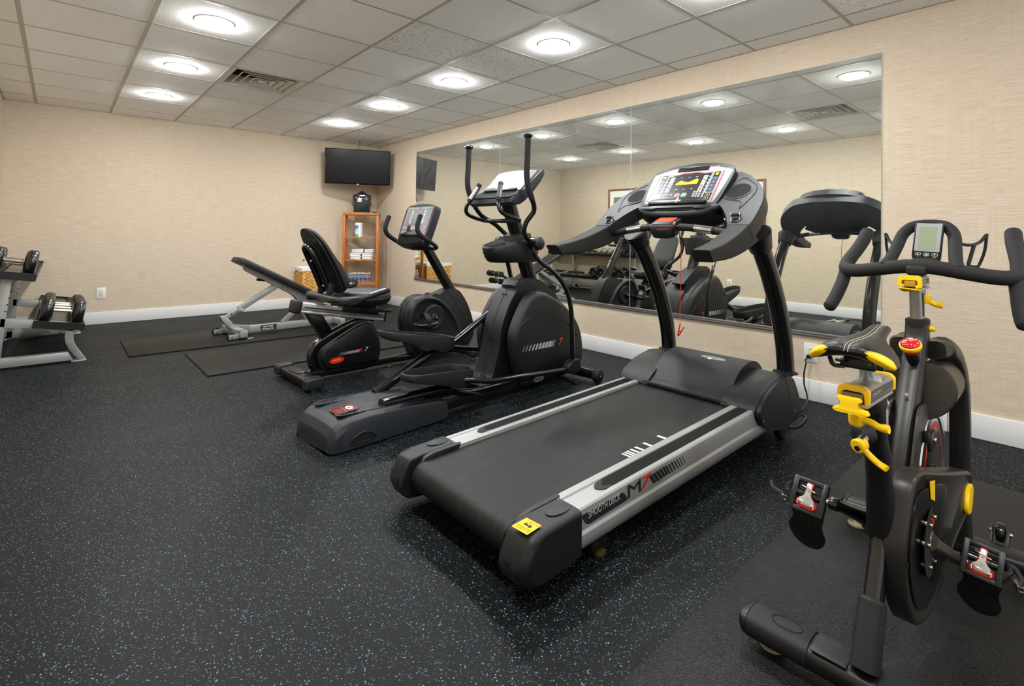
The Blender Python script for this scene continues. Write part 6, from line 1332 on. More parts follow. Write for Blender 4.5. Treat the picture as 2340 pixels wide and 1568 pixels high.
    def SP(i, a, off=0.0):
        v, w, h, dz = fine[i]
        x = math.copysign(abs(math.cos(a))**0.85, math.cos(a))*(w+off); y = math.sin(a)*(h+off)
        lob = max(0.0, min(1.0, (w-0.03)/0.05))
        z = 0.8285+dz-0.024*lob*(x/0.08)**2+y-0.006*math.exp(-(x/0.012)**2)*(1 if math.sin(a) > 0 else 0)
        if math.sin(a) < 0: z += 0.010*(1-lob*(abs(x)/0.08)**2)*abs(math.sin(a))
        return Vector((x, v-off*(1.2 if i < 6 else 0), z))
    nf = len(fine)
    b = MB(); b.rings([[SP(i, 2*PI*k/40) for k in range(40)] for i in range(nf)]); sd = b.build('saddle', M_VIN2, t, sharp=75)
    for s in (-1, 1):
        b = MB(); g = []
        last = 14
        for i in range(last+1):
            w = fine[i][1]; tt = i/last; xb = 0.034+0.040*tt**1.6; c_ = min(0.995, xb/w); am = math.acos(c_**(1/0.85))
            row = []
            for k in range(17):
                a = (-min(am*1.0, 1.15))+(am+min(am, 1.15))*k/16
                if s < 0: a = PI-a
                row.append(SP(i, a, 0.0013))
            g.append(row)
        b.rings(g, closed=False, cap=False)
        yo = b.build('corner_guard', M_YEL, sd, sharp=80)
        b = MB(); b.tube([r[-1]+Vector((-s*0.001, 0, 0.0008)) for r in g], 0.0008, 5); b.build('stitching', mat('thread', 'b8ab8c', .7), sd)
    for x in (-0.0035, 0.0035):
        b = MB(); st_ = []
        for i in range(0, nf-2):
            w = fine[i][1]; a = math.acos(max(-1, min(1, math.copysign((abs(x)/w)**(1/0.85), x)))); st_.append(SP(i, a, 0.0008))
        b.tube(st_, 0.0007, 5); b.build('stitching', mat('thread', 'b8ab8c', .7), sd)
    b = MB()
    for x in (-0.022, 0.022): b.tube(cr([(x*1.4, -0.50, 0.800), (x, -0.44, 0.790), (x, -0.36, 0.789), (x*.7, -0.30, 0.80), (x*.3, -0.275, 0.825)], 5), 0.0035, 10)
    b.build('saddle_rail', M_BLK, sd)
    b = MB(); b.box((-0.032, -0.455, 0.776), (0.032, -0.405, 0.803), 0.006, 3); b.cyl((-0.042, -0.43, 0.785), (0.042, -0.43, 0.785), 0.009, 14, bev=.002); b.tube(cr([(-0.05, -0.48, 0.80), (-0.045, -0.47, 0.782), (-0.03, -0.45, 0.778)], 4), 0.005, 8); b.build('saddle_clamp', M_BLKS, t)
    # ---- saddle slider
    b = MB(); b.tube([(0, -0.375, 0.738), (0, -0.382, 0.745), (0, -0.39, 0.755), (0, -0.40, 0.770), (0, -0.41, 0.785)], [0.026, 0.018, 0.0145, 0.013, 0.0125], 20); b.build('saddle_stem', M_SIL, t)
    sl0, sl1 = Vector((0.001, -0.50, 0.733)), Vector((0.001, -0.27, 0.722)); dd = (sl1-sl0).normalized(); uu = Vector((0, 0, 1)); uu = (uu-dd*uu.dot(dd)).normalized(); FM = Matrix((X, dd, uu)).transposed().to_4x4(); FM.translation = sl0; Ls = (sl1-sl0).length
    def Cx(b, prof, a, c, mod=1.0): b.rings([[FM @ Vector((p[0]*mod, y, p[1]*mod)) for p in prof] for y in (a, c)]); return b
    ch = [tuple(p[:2]) for p in fillet([(-0.027, -0.018, 0), (-0.027, 0.008, 0), (-0.018, 0.015, 0), (0.018, 0.015, 0), (0.027, 0.008, 0), (0.027, -0.018, 0)], 0.004, 2, True)]
    b = MB(); Cx(b, ch, 0.012, Ls-0.008); sc = b.build('slider_rail', mat('anodised_silver', '9d9a93', .35, metal=.8, var=.02), t)
    for a, c, s_ in ((-0.002, 0.013, 1), (Ls-0.009, Ls+0.004, -1)):
        b = MB(); outr = [tuple(p[:2]) for p in fillet([(-0.030, -0.019, 0), (-0.030, 0.010, 0), (-0.020, 0.0185, 0), (0.020, 0.0185, 0), (0.030, 0.010, 0), (0.030, -0.019, 0), (0.021, -0.019, 0), (0.021, 0.003, 0), (0.017, 0.006, 0), (-0.017, 0.006, 0), (-0.021, 0.003, 0), (-0.021, -0.019, 0)], 0.003, 2, True)]
        slab(b, FM @ Matrix.Rotation(PI/2, 4, 'X'), [(p[0], p[1]) for p in outr], -c, -a, 0.001); b.build('rail_end_clip', M_YEL, sc)
    b = MB(); b.prism([FM @ Vector(p) for p in ((0.0274, 0.02, -0.010), (0.0274, Ls-0.015, -0.010), (0.0274, Ls-0.015, 0.006), (0.0274, 0.02, 0.006))], (0.0006, 0, 0)); sp = b.build('scale_plate', mat('scale_grey', '4c4843', .5), sc)
    text('lettering', '1234567891011', FM @ Vector((0.0283, 0.030, -0.006)), dd, uu, 0.0075, mat('scale_print', 'a49b8c', .5), sp, sx=1.15)
    b = MB(); Cx(b, [(-0.019, -0.018), (-0.019, 0.003), (0.019, 0.003), (0.019, -0.018)], -0.012, Ls-0.01); b.build('inner_rail', mat('rail_brown', '6f6458', .4, metal=.5), sc)
    tg_ = [(-0.024, -0.004), (0.018, -0.004), (0.020, -0.012), (0.012, -0.016), (0.012, -0.026), (0.030, -0.028), (0.034, -0.036), (0.026, -0.038), (-0.028, -0.038), (-0.034, -0.034), (-0.030, -0.029), (-0.016, -0.027), (-0.016, -0.014), (-0.026, -0.011)]
    b = MB(); slab(b, FM @ Matrix.Rotation(PI/2, 4, 'X'), [tuple(p[:2]) for p in fillet([(p[0], p[1], 0) for p in tg_], 0.002, 2, True)], 0.004, 0.024, 0.002); b.build('latch', M_YEL, sc)
    b = MB(); Cx(b, [(-0.027, -0.026), (-0.027, -0.019), (0.027, -0.019), (0.027, -0.026)], 0.0, Ls*0.95); b.build('base_plate', M_SIL, sc)
    # levers
    def lever(top, ends, r0, name='lever', axis=(0, 0, 1)):
        b = MB(); ax = Vector(axis).normalized(); T_ = Vector(top)
        b.lathe([(0.013, 0), (0.0155, -0.003), (0.0145, -0.022), (0.012, -0.026), (0.004, -0.027)], T_, 20, ax); 
        b.tube(cr([T_-ax*0.013]+[Vector(e) for e in ends], 4), [0.009]+[0.0085]*2+[0.0075]*(4*len(ends)-6)+[0.008, 0.0088, 0.0092, 0.009] if len(ends) > 1 else 0.008, 12, up=ax, rx=[0.0065]*(4*len(ends)+1)); return b.build(name, M_YEL, t)
    p0 = V(J3(285, 160), -0.485); e1 = V(J3(400, 240), -0.49); e2 = V(J3(480, 285), -0.495); e3 = V(J3(563, 305), -0.50)
    lv = lever(p0, (e1, e2, e3), 0.008)
    b = MB(); b.cyl(p0, p0+Z*0.014, 0.010, 16); b.build('lever_stud', M_STEEL, lv)
    b = MB(); bs0 = V(J3(395, 330), -0.36); b.lathe([(0.021, 0.0), (0.024, 0.006), (0.022, 0.020), (0.019, 0.034), (0.014, 0.036)], bs0+Vector((-0.0, 0.0, 0)), 24, (-0.45, -0.85, -0.12)); b.build('pin_housing', M_RUB, t)
    p0 = V(J3(320, 430), -0.425); e1 = V(J3(395, 520), -0.43); e2 = V(J3(470, 590), -0.435); e3 = V(J3(545, 640), -0.44)
    lv = lever(p0+Vector((-.004, -.014, -.002)), (e1, e2, e3), 0.008, axis=(-0.3, -0.93, -0.1))
    b = MB(); b.cyl(V(J3(345, 380), -0.40), p0+Vector((0.0, -.004, .004)), 0.011, 18); b.build('lever_stud', M_STEEL, lv)
    b = MB(); q = V(J3(310, 458), -0.441); b.lathe([(0.006, 0), (0.006, 0.004), (0.002, 0.004)], q+Vector((-.001, -.006, 0)), 14, (-0.3, -0.93, -0.1)); b.build('lever_screw', M_BLKS, lv)
    # ---- handlebar post, slider, bar
    b = MB(); b.tube([(0, 0.168, 0.80), (0, 0.152, 0.918)], 0.024, 20, up=Y, rx=0.0175, sq=0.35); po = b.build('handlebar_post', mat('anodised_silver', '9d9a93', .35, metal=.8, var=.02), t)
    b = MB(); b.prism([(0.0176, 0.148, 0.835), (0.0176, 0.158, 0.835), (0.0176, 0.148, 0.905), (0.0176, 0.138, 0.905)], (0.0006, 0, 0)); b.build('scale_strip', mat('scale_grey', '4c4843', .5), po)
    FH = Matrix.Translation((-0.006, 0.09, 0.937))
    def Ch(b, prof, a, c): b.rings([[FH @ Vector((p[0], y, p[1])) for p in prof] for y in (a, c)]); return b
    b = MB(); Ch(b, [(p[0]*0.92, p[1]*0.95+0.004) for p in ch], 0.010, 0.135); hs = b.build('handlebar_slider', mat('anodised_silver', '9d9a93', .35, metal=.8, var=.02), t)
    b = MB(); b.prism([FH @ Vector(p) for p in ((0.0250, 0.03, -0.004), (0.0250, 0.125, -0.004), (0.0250, 0.125, 0.009), (0.0250, 0.03, 0.009))], (0.0006, 0, 0)); sp = b.build('scale_plate', mat('scale_grey', '4c4843', .5), hs)
    text('lettering', '12345678910', FH @ Vector((0.0258, 0.035, -0.001)), Y, Z, 0.006, mat('scale_print', 'a49b8c', .5), sp)
    b = MB(); outr = [tuple(p[:2]) for p in fillet([(-0.029, -0.012, 0), (-0.029, 0.014, 0), (-0.020, 0.021, 0), (0.020, 0.021, 0), (0.028, 0.014, 0), (0.028, -0.014, 0), (0.015, -0.017, 0), (0.013, -0.008, 0), (0.020, -0.006, 0), (0.020, 0.005, 0), (0.016, 0.009, 0), (-0.016, 0.009, 0), (-0.020, 0.005, 0), (-0.020, -0.004, 0), (-0.012, -0.007, 0), (-0.014, -0.012, 0)], 0.002, 2, True)]
    slab(b, FH @ Matrix.Rotation(PI/2, 4, 'X'), outr, -0.014, 0.004, 0.001); b.build('rail_end_clip', M_YEL, hs)
    b = MB(); b.box((-0.019, 0.088, 0.925), (0.008, 0.10, 0.946), 0.002); b.build('inner_rail', mat('clip_ochre', 'b98a10', .5), hs)
    b = MB(); b.prism([FH @ Vector(p) for p in ((-0.026, -0.002, -0.014), (0.026, -0.002, -0.018), (0.026, 0.02, -0.018), (-0.018, 0.02, -0.026), (-0.026, 0.01, -0.020))], (0, 0, -0.004), 0.001); b.build('lower_clip', M_YEL, hs)
    b = MB(); Ch(b, [(-0.025, -0.022), (-0.025, -0.016), (0.027, -0.016), (0.027, -0.022)], 0.01, 0.135); b.build('base_plate', M_SIL, hs)
    p0 = V(J1(710, 510), 0.19); e1 = V(J1(730, 550), 0.19); e2 = V(J1(775, 575), 0.19); e3 = V(J1(822, 580), 0.185)
    lv = lever(p0, (e1, e2, e3), 0.007); b = MB(); b.cyl(p0, p0+Z*0.022, 0.006, 14); b.build('lever_stud', M_STEEL, lv)
    b = MB(); q = V(J2(975, 140), 0.20); b.lathe([(0.008, 0), (0.009, 0.01), (0.006, 0.016)], (0.026, 0.17, q.z), 16, (1, 0, 0)); b.build('height_knob', M_YEL, t)
    hb = []
    for s in (-1, 1):
        main = [(0, 0.185, 0.981), (s*0.04, 0.187, 0.980), (s*0.11, 0.200, 0.968), (s*0.165, 0.215, 0.959), (s*0.200, 0.232, 0.958), (s*0.217, 0.262, 0.968), (s*0.216, 0.31, 0.995), (s*0.208, 0.36, 1.025), (s*0.200, 0.40, 1.055), (s*0.195, 0.436, 1.086)]
        p = cr(main, 6); hb.append(p)
    b = MB(); full = hb[0][::-1]+hb[1][1:]; b.tube(full, 0.0215, 18); bar_ = b.build('handlebar', M_FOAM, t)
    for s in (-1, 1):
        b = MB(); e = hb[0 if s < 0 else 1][-1]; d_ = (e-hb[0 if s < 0 else 1][-3]).normalized(); b.lathe([(0.0215, -0.002), (0.020, 0.006), (0.014, 0.011), (0.001, 0.013)], e, 20, d_); b.build('bar_end', M_FOAM, bar_)
        lo = cr([(s*0.214, 0.248, 0.950), (s*0.219, 0.225, 0.912), (s*0.225, 0.19, 0.875), (s*0.231, 0.165, 0.850), (s*0.234, 0.155, 0.841)], 5)
        b = MB(); b.tube(lo, 0.0195, 18); lw = b.build('lower_grip', M_FOAM, bar_)
        b = MB(); e = lo[-1]; d_ = (lo[-1]-lo[-3]).normalized(); b.lathe([(0.0195, -0.002), (0.0185, 0.008), (0.012, 0.015), (0.001, 0.018)], e, 20, d_); b.build('bar_end', M_FOAM, lw)
        arm = cr([(s*0.092, 0.190, 0.975), (s*0.082, 0.23, 1.0), (s*0.074, 0.28, 1.04), (s*0.066, 0.32, 1.08), (s*0.045, 0.34, 1.105), (s*0.015, 0.345, 1.112), (0, 0.345, 1.112)], 6)
        b = MB(); b.tube(arm, 0.0175, 16); b.build('aero_arm', M_FOAM, bar_)
        # bottle holder
        b = MB(); q = 0.42
        b.tube(cr([(s*0.075, 0.33, 1.055), (s*0.095, 0.37, 1.048), (s*0.118, 0.40, 1.056), (s*0.133, 0.42, 1.080)], 4), 0.005, 8)
        b.tube(cr([(s*0.135, 0.42, 1.085), (s*0.130, 0.415, 1.03), (s*0.118, 0.40, 0.985), (s*0.112, 0.39, 0.980), (s*0.095, 0.37, 0.982)], 4), 0.006, 8, up=Y, rx=0.0045)
        b.tube([(s*0.108, 0.385, 1.05), (s*0.095, 0.37, 0.985)], 0.0055, 8)
        b.build('bottle_holder', M_BLKS, bar_)
    b = MB(); b.box((-0.030, 0.155, 0.955), (0.022, 0.21, 0.985), 0.010, 3); b.build('bar_mount', M_RUB, bar_)
    b = MB(); b.box((-0.028, 0.21, 0.985), (0.035, 0.32, 1.005), 0.008, 3); b.build('console_bracket', M_RUB, bar_)
    # display
    c = Vector((0.004, 0.296, 1.061)); F = frame(c, (1, 0.02, -0.055), (0, 0.24, 1)); nn = F.to_3x3() @ Vector((0, 0, 1))
    b = MB(); slab(b, F, rrect(-0.0375, 0.0375, -0.0615, 0.0615, 0.009), -0.016, 0.0, 0.003, 3); ds = b.build('display_case', M_TV, t)
    b = MB(); slab(b, F, rrect(-0.0325, 0.0325, -0.036, 0.0565, 0.003), -0.001, 0.0008); b.build('display_bezel', mat('bezel_silver', '9a9ea0', .35), ds)
    b = MB(); slab(b, F, rrect(-0.0235, 0.0215, -0.031, 0.045, 0.0015), 0.0006, 0.0012); b.build('lcd', mat('lcd_green', '8f9a7e', .25, var=.02), ds)
    for k, (u, lb) in enumerate(((-0.0215, 'UP'), (0.0, 'ENTER'), (0.0215, 'DOWN'))):
        b = MB(); b.tube([F @ Vector((p[0], p[1], 0.0006)) for p in rrect(u-0.0068, u+0.0068, -0.0495, -0.0415, 0.002)], 0.0006, 5, closed=True); b.build('key_outline', M_PWHITE, ds)
        b = MB(); tr_ = [(u-0.003, -0.0475), (u+0.003, -0.0475), (u, -0.0435)] if k == 0 else ([(u-0.003, -0.0437), (u, -0.0477), (u+0.003, -0.0437)] if k == 2 else [(u-0.004, -0.0475), (u+0.004, -0.0475), (u+0.004, -0.0445), (u, -0.0435), (u-0.003, -0.0455)])
        b.poly([F @ Vector((p[0], p[1], 0.0006)) for p in tr_]); b.build('key_symbol', M_PWHITE, ds)
        text('key_lettering', lb, F @ Vector((u, -0.0545, 0.0006)), F.to_3x3() @ X, F.to_3x3() @ Y, 0.0018, M_PWHITE, ds, ext=.0001, align='CENTER')
    # ---- emergency brake knob
    kc = Vector((0.004, 0.045, 0.762)); ax = Vector((-0.03, -0.50, 0.86)).normalized()
    b = MB(); b.lathe([(0.012, -0.065), (0.016, -0.052), (0.018, -0.030), (0.015, -0.02)], kc, 24, ax); kb = b.build('knob_stem', M_BLKS, t)
    b = MB(); b.lathe([(0.016, -0.024), (0.019, -0.014), (0.018, -0.008), (0.001, -0.008)], kc, 32, ax); b.build('knob_neck', M_RED, kb)
    b = MB(); b.lathe([(0.018, -0.010), (0.0262, -0.007), (0.0275, -0.002), (0.0268, 0.003), (0.024, 0.0045)], kc, 40, ax); b.build('knob_rim', M_YEL, kb)
    b = MB(); b.lathe([(0.0245, 0.000), (0.0238, 0.006), (0.020, 0.0115), (0.012, 0.0155), (0.005, 0.0168), (0.0004, 0.017)], kc, 40, ax); b.build('knob_cap', mat('gloss_red', 'c4150c', .12, var=.02, coat=.6), kb)
    kx = Vector((0.86, 0.40, 0.30)); kx = (kx-ax*kx.dot(ax)).normalized(); ky = ax.cross(kx)
    text('lettering', 'PRESS', kc+ax*0.0172-kx*0.002+ky*0.004, kx, ky, 0.0034, M_PWHITE, kb, ext=.0012); text('lettering', 'TO STOP', kc+ax*0.0165-kx*0.002-ky*0.003, kx, ky, 0.0034, M_PWHITE, kb, ext=.0012)
    b = MB(); b.tube([kc+ax*0.0155+kx*(-0.011+0.0045*math.cos(a*PI/8))+ky*(0.0045*math.sin(a*PI/8)) for a in range(13)], 0.0007, 5); b.build('turn_arrow', M_PWHITE, kb)
    return t
M_VIN2 = mat('saddle_vinyl', '121213', 0.33, bump=0.3, bscale=500)
CY = cycle()
# ================================================================== BENCH
def bench():
    L_ = LF(1.72, -2.33, 7.0)
    t = L_.root('incline_bench', 'silver framed incline bench with long black pad, on wheels, in front of the far wall', 'bench')
    def bar(b, v0, z0, v1, z1, w, h, u=0.0, bev=0.004): return b.bar((u, v0, z0), (u, v1, z1), w, h, bev=bev)
    b = MB(); bar(b, 0.0, 0.065, 1.05, 0.045, 0.06, 0.07); fb = b.build('base_beam', M_SIL, t)
    b = MB(); b.box((0.0305, 0.225, 0.030), (0.0315, 0.385, 0.088)); lp = b.build('label_plate', M_PDARK, fb)
    text('lettering', 'HAMMER', (0.0318, 0.240, 0.064), (0, 1, -0.02), Z, 0.018, M_PWHITE, lp, sx=1.12); text('lettering', 'STRENGTH', (0.0318, 0.234, 0.038), (0, 1, -.02), Z, 0.018, M_PWHITE, lp, sx=0.98)
    b = MB(); b.box((-0.24, -0.055, 0.028), (0.26, 0.015, 0.098), 0.004); ca = b.build('rear_crossbar', M_SIL, t)
    for s in (-1, 1):
        u = 0.2 if s > 0 else -0.2
        b = MB(); b.box((u-0.012, -0.145, 0.02), (u-0.006, -0.04, 0.065), 0.002); b.box((u+0.022, -0.145, 0.02), (u+0.028, -0.04, 0.065), 0.002); b.build('wheel_fork', M_SIL, ca)
        b = MB(); b.cyl((u-0.004, -0.118, 0.042), (u+0.02, -0.118, 0.042), 0.041, 28, bev=0.006); wh = b.build('wheel', M_RUB, ca)
        b = MB(); b.cyl((u+0.018, -0.118, 0.042), (u+0.034, -0.118, 0.042), 0.009, 14, bev=0.002); b.build('axle', M_STEEL, ca)
        b = MB(); b.box((u+0.03 if s > 0 else u-0.06, -0.055, 0.012), (u+0.055 if s > 0 else u-0.035, 0.015, 0.1), 0.004); b.build('end_cap', M_BLKS, ca)
        b = MB(); b.box((u+0.01, 0.0, 0.0), (u+0.05, 0.075, 0.012), 0.003); b.build('foot_tab', M_SIL, ca)
    b = MB(); b.prism([(-0.034, v, z) for v, z in ((-0.15, 0.215), (-0.115, 0.225), (-0.06, 0.17), (-0.03, 0.12), (0.12, 0.10), (0.12, 0.045), (-0.01, 0.04), (-0.05, 0.07), (-0.14, 0.175))], (0.068, 0, 0), 0.004); b.build('rear_bracket', M_SIL, t)
    b = MB(); bar(b, -0.125, 0.19, 0.40, 0.49, 0.038, 0.036); st = b.build('adjust_strut', M_SIL, t)
    b = MB(); bar(b, 0.02, 0.275, 0.385, 0.485, 0.052, 0.055); b.build('strut_sleeve', M_SIL, st)
    b = MB(); b.cyl((0.02, 0.03, 0.268), (0.075, 0.03, 0.268), 0.016, 16, bev=0.003); b.cyl((0.03, 0.028, 0.27), (0.045, 0.028, 0.27), 0.024, 16); b.build('lock_knob', M_SIL, st)
    for k in (0.16, 0.5):
        b = MB(); p = Vector((0.0195, -0.125, 0.19)).lerp(Vector((0.0195, 0.02, 0.275)), k); b.cyl(p-X*0.0003, p+X*0.0012, 0.007, 12); b.build('pin_hole', M_DARKV, st)
    # carrying rail under the pad
    b = MB(); b.prism([(-0.03, v, z) for v, z in fillet([(0.055, 0.735, 0), (0.052, 0.69, 0), (0.08, 0.655, 0), (0.55, 0.384, 0), (0.60, 0.335, 0), (0.63, 0.295, 0), (0.86, 0.235, 0), (0.90, 0.28, 0), (0.62, 0.43, 0), (0.10, 0.72, 0)], 0.03, 3, True) and [(p[0], p[1]) for p in fillet([(0.055, 0.735, 0), (0.052, 0.69, 0), (0.08, 0.655, 0), (0.55, 0.384, 0), (0.60, 0.335, 0), (0.63, 0.295, 0), (0.86, 0.235, 0), (0.90, 0.28, 0), (0.62, 0.43, 0), (0.10, 0.72, 0)], 0.03, 3, True)]], (0.06, 0, 0), 0.006)
    rl = b.build('pad_rail', M_SIL, t)
    for v, z in ((0.44, 0.483), (0.734, 0.329)):
        b = MB(); b.cyl((0.028, v, z), (0.036, v, z), 0.016, 20, bev=0.002); b.build('bolt', M_STEEL, rl)
    b = MB(); b.tube([(0.0, 0.19, 0.565), (0.0, 0.25, 0.555), (0.02, 0.26, 0.553)], 0.014, 10); b.build('adjust_handle', M_BLKS, rl)
    # pad
    a0, a1 = Vector((0, -0.005, 0.805)), Vector((0, 0.93, 0.315)); d = (a1-a0).normalized(); n = Vector((0, -d.z, d.y)).normalized()
    if n.z < 0: n = -n
    M = Matrix((X, d, n)).transposed().to_4x4(); M.translation = a0; Ln = (a1-a0).length
    pl = []
    for k in range(9): a = PI*k/8; pl.append((0.14*math.cos(a+PI), 0.06-0.06*math.sin(a)))
    pl = rrect(-0.14, 0.14, 0.0, Ln, 0.055, 5)
    b = MB()
    b.rings([[M @ Vector((p[0]*k, Ln/2+(p[1]-Ln/2)*(1-(1-k)*0.3), h)) for p in pl] for k, h in ((0.9, -0.052), (0.97, -0.050), (1.0, -0.035), (1.0, -0.015), (0.97, -0.003), (0.88, 0.003), (0.5, 0.005), (0.1, 0.005))]); pad = b.build('back_pad', M_VIN, t, sharp=50)
    b = MB(); b.tube([M @ Vector((p[0], p[1], -0.045)) for p in pl], 0.004, 6, closed=True); b.build('piping', M_VIN, pad)
    # front posts
    b = MB(); bar(b, 0.46, 0.085, 0.70, 0.30, 0.045, 0.045); bar(b, 0.735, 0.085, 0.66, 0.22, 0.045, 0.045); b.build('support_strut', M_SIL, t)
    b = MB(); b.box((-0.22, 1.015, 0.02), (0.03+0.19, 1.07, 0.085), 0.004); b.box((-0.22, 1.012, 0.0), (-0.16, 1.075, 0.02), 0.003); b.box((0.16, 1.012, 0.0), (0.22, 1.075, 0.02), 0.003); b.build('front_foot', M_SIL, t)
    b = MB(); b.bar((0, 0.84, 0.25), (0, 1.20, 0.425), 0.05, 0.06); b.bar((0, 0.80, 0.06), (0, 0.84, 0.25), 0.05, 0.05); b.build('leg_post', M_SIL, t)
    b = MB(); M2 = Matrix.Translation((0, 0, 0)); b.tube([(-0.0, 0.96, 0.375), (0.0, 1.14, 0.475)], 0.03, 14, up=X, rx=0.02, cap=True); b.build('knee_pad', M_VIN, t)
    for v, z in ((1.205, 0.475), (1.165, 0.365)):
        rp = MB(); rp.cyl((-0.17, v, z), (0.17, v, z), 0.012, 12); ro = rp.build('roller_bar', M_SIL, t)
        for s in (-1, 1):
            b = MB(); b.cyl((s*0.04, v, z), (s*0.19, v, z), 0.042, 20, bev=0.012); b.build('foam_roller', M_FOAM, ro)
bench()

# ================================================================== DUMBBELL RACK
M_URE = mat('urethane_black', '151517', 0.28, bump=0.1, bscale=200, coat=0.3)
M_HANDLE = mat('worn_chrome', 'a49c90', 0.35, metal=1.0, var=0.4, vscale=60)
M_SADDLE = mat('rack_plastic', '232325', 0.5)
M_TRAY = mat('tray_grey', '6d6a62', 0.45, metal=0.4, var=0.2, vscale=20, stretch=(1, 30, 1))
def rack():
    t = thing('dumbbell_rack', (1.28, -3.78, 0), 'silver two-tier dumbbell rack with black trays, cut off by the left edge of the photo', 'dumbbell rack')
    def yz(b, x, pts, w=0.06, bev=0.004): b.prism([(x-w/2, y, z) for y, z in pts], (w, 0, 0), bev); return b
    for x in (2.0, 0.55):
        b = MB(); yz(b, x, [(-4.075, 0.015), (-4.075, 0.085), (-3.60, 0.085), (-3.57, 0.015)]); fr = b.build('base_bar', M_SIL, t)
        b = MB(); leg = [(-3.612, 0.275), (-3.622, 0.21), (-3.615, 0.155), (-3.592, 0.10), (-3.555, 0.045), (-3.53, 0.012), (-3.492, 0.012), (-3.50, 0.03), (-3.545, 0.10), (-3.568, 0.155), (-3.572, 0.21), (-3.56, 0.275)]
        yz(b, x, leg); b.build('curved_leg', M_SIL, t)
        b = MB(); b.box((x-0.035, -3.58, 0), (x+0.035, -3.487, 0.012), 0.003); b.build('foot_plate', M_SIL, fr)
        b = MB(); b.box((x-0.035, -4.10, 0), (x+0.035, -4.02, 0.012), 0.003); b.build('foot_plate', M_SIL, fr)
        b = MB(); yz(b, x, [(-4.045, 0.012), (-3.985, 0.012), (-3.925, 0.70), (-3.985, 0.70)]); up = b.build('upright', M_SIL, t)
        for k in range(5):
            b = MB(); b.cyl((x+0.03, -3.957+0.009*k, 0.44+0.05*k), (x+0.0315, -3.957+0.009*k, 0.44+0.05*k), 0.005, 10); b.build('pin_hole', M_DARKV, up)
        b = MB(); yz(b, x, [(-3.99, 0.325), (-3.985, 0.392), (-3.57, 0.312), (-3.565, 0.245)]); ab = b.build('tray_arm', M_SIL, t)
        b = MB(); yz(b, x, [(-4.09, 0.73), (-4.085, 0.76), (-3.81, 0.70), (-3.81, 0.66)]); b.build('tray_arm', M_SIL, t)
        for y in (-3.72, -3.65):
            b = MB(); b.lathe([(0.01, 0), (0.01, -0.01), (0.005, -0.014)], (x+0.02, y, 0.262-(y+3.72)*.2), 12); b.build('bolt', mat('foot_brass', '8d7a4a', .35, metal=.8), ab)
    b = MB(); b.box((0.58, -4.06, 0.05), (1.97, -4.02, 0.11), 0.004); b.build('rear_brace', M_SIL, t)
    for (y0, z0, y1, z1, x0, x1) in ((-3.80, 0.336, -3.51, 0.286, 0.02, 2.09), (-4.075, 0.745, -3.795, 0.695, 0.0, 2.16)):
        dy = Vector((0, y1-y0, z1-z0)).normalized(); n = X.cross(dy); M = Matrix((X, dy, n)).transposed().to_4x4(); M.translation = (0, y0, z0); w = (Vector((0, y1-y0, z1-z0))).length
        b = MB(); b.box((x0, 0, -0.012), (x1, w, 0.0), 0.001, 1, M); b.box((x0, -0.004, -0.03), (x1, 0.002, 0.02), 0.001, 1, M); b.box((x0, w-0.002, -0.03), (x1, w+0.004, 0.02), 0.001, 1, M); tr = b.build('tray', M_BLKS, t)
        b = MB(); b.box((x0+.01, w*0.33, 0.0), (x1-.01, w*0.67, 0.003), 0.0005, 1, M); b.build('tray_floor', M_TRAY, tr)
        for x in (x0, x1):
            b = MB(); b.box((x-0.003, -0.006, -0.03), (x+0.003, w+0.006, 0.026), 0.001, 1, M); b.build('tray_end', M_BLKS, tr)
        # saddles: pairs of cradles
        k = 0; xx = x1-0.005
        while xx > x0+0.1:
            for a0, a1 in ((0.01, 0.085), (w-0.085, w-0.01)):
                b = MB(); pts = []
                for j in range(9): a = PI*j/8; pts.append((xx-0.09-0.07*math.cos(a), 0.028-0.022*math.sin(a)))
                poly = [(xx-0.172, 0.001), (xx-0.172, 0.028)]+pts+[(xx-0.008, 0.028), (xx-0.008, 0.001)]
                b.prism([M @ Vector((p[0], a0, p[1])) for p in poly], M.to_3x3() @ Vector((0, a1-a0, 0)), 0.0); b.build('saddle', M_SADDLE, tr)
            xx -= 0.18
rack()
def dumbbell(x, yc, z, tilt, dia, label, first=None):
    if first is not None: 
        r = dup(first, (x, yc, z), label=label); r.scale = (dia/0.19,)*3; return r
    t = thing('dumbbell', (x, yc, z), label, 'dumbbell', 'round black dumbbells on the rack'); t['_o'] = (0., 0., 0.)
    b = MB(); b.tube([(0, -0.062, 0), (0, -0.055, 0), (0, 0, 0), (0, 0.055, 0), (0, 0.062, 0)], [0.014, 0.014, 0.0165, 0.014, 0.014], 16); b.build('handle', M_HANDLE, t)
    for s in (-1, 1):
        b = MB(); b.lathe([(0.02, 0.058), (0.06, 0.056), (0.078, 0.060), (0.090, 0.068), (0.095, 0.080), (0.0955, 0.092), (0.093, 0.095), (0.0955, 0.098), (0.095, 0.112), (0.089, 0.124), (0.076, 0.130), (0.066, 0.129), (0.060, 0.125), (0.030, 0.125), (0.001, 0.125)], (0, 0, 0), 36, (0, s, 0)); h = b.build('head', M_URE, t)
        b = MB(); b.lathe([(0.019, 0.052), (0.021, 0.056), (0.019, 0.063)], (0, 0, 0), 18, (0, s, 0)); b.build('collar', M_CHROME, h)
        b = MB(); b.lathe([(0.022, 0.124), (0.022, 0.1275), (0.001, 0.128)], (0, 0, 0), 20, (0, s, 0)); b.build('end_disc', mat('dull_gold', '6a5f48', .4, metal=.6), h)
    t.rotation_euler = (tilt, 0, 0)
    return t
tl = math.atan2(-0.05, 0.29)
low = [(2.015, 0.192), (1.815, 0.19), (1.62, 0.188), (1.43, 0.18)]
zc = lambda y, base: base
d0 = None
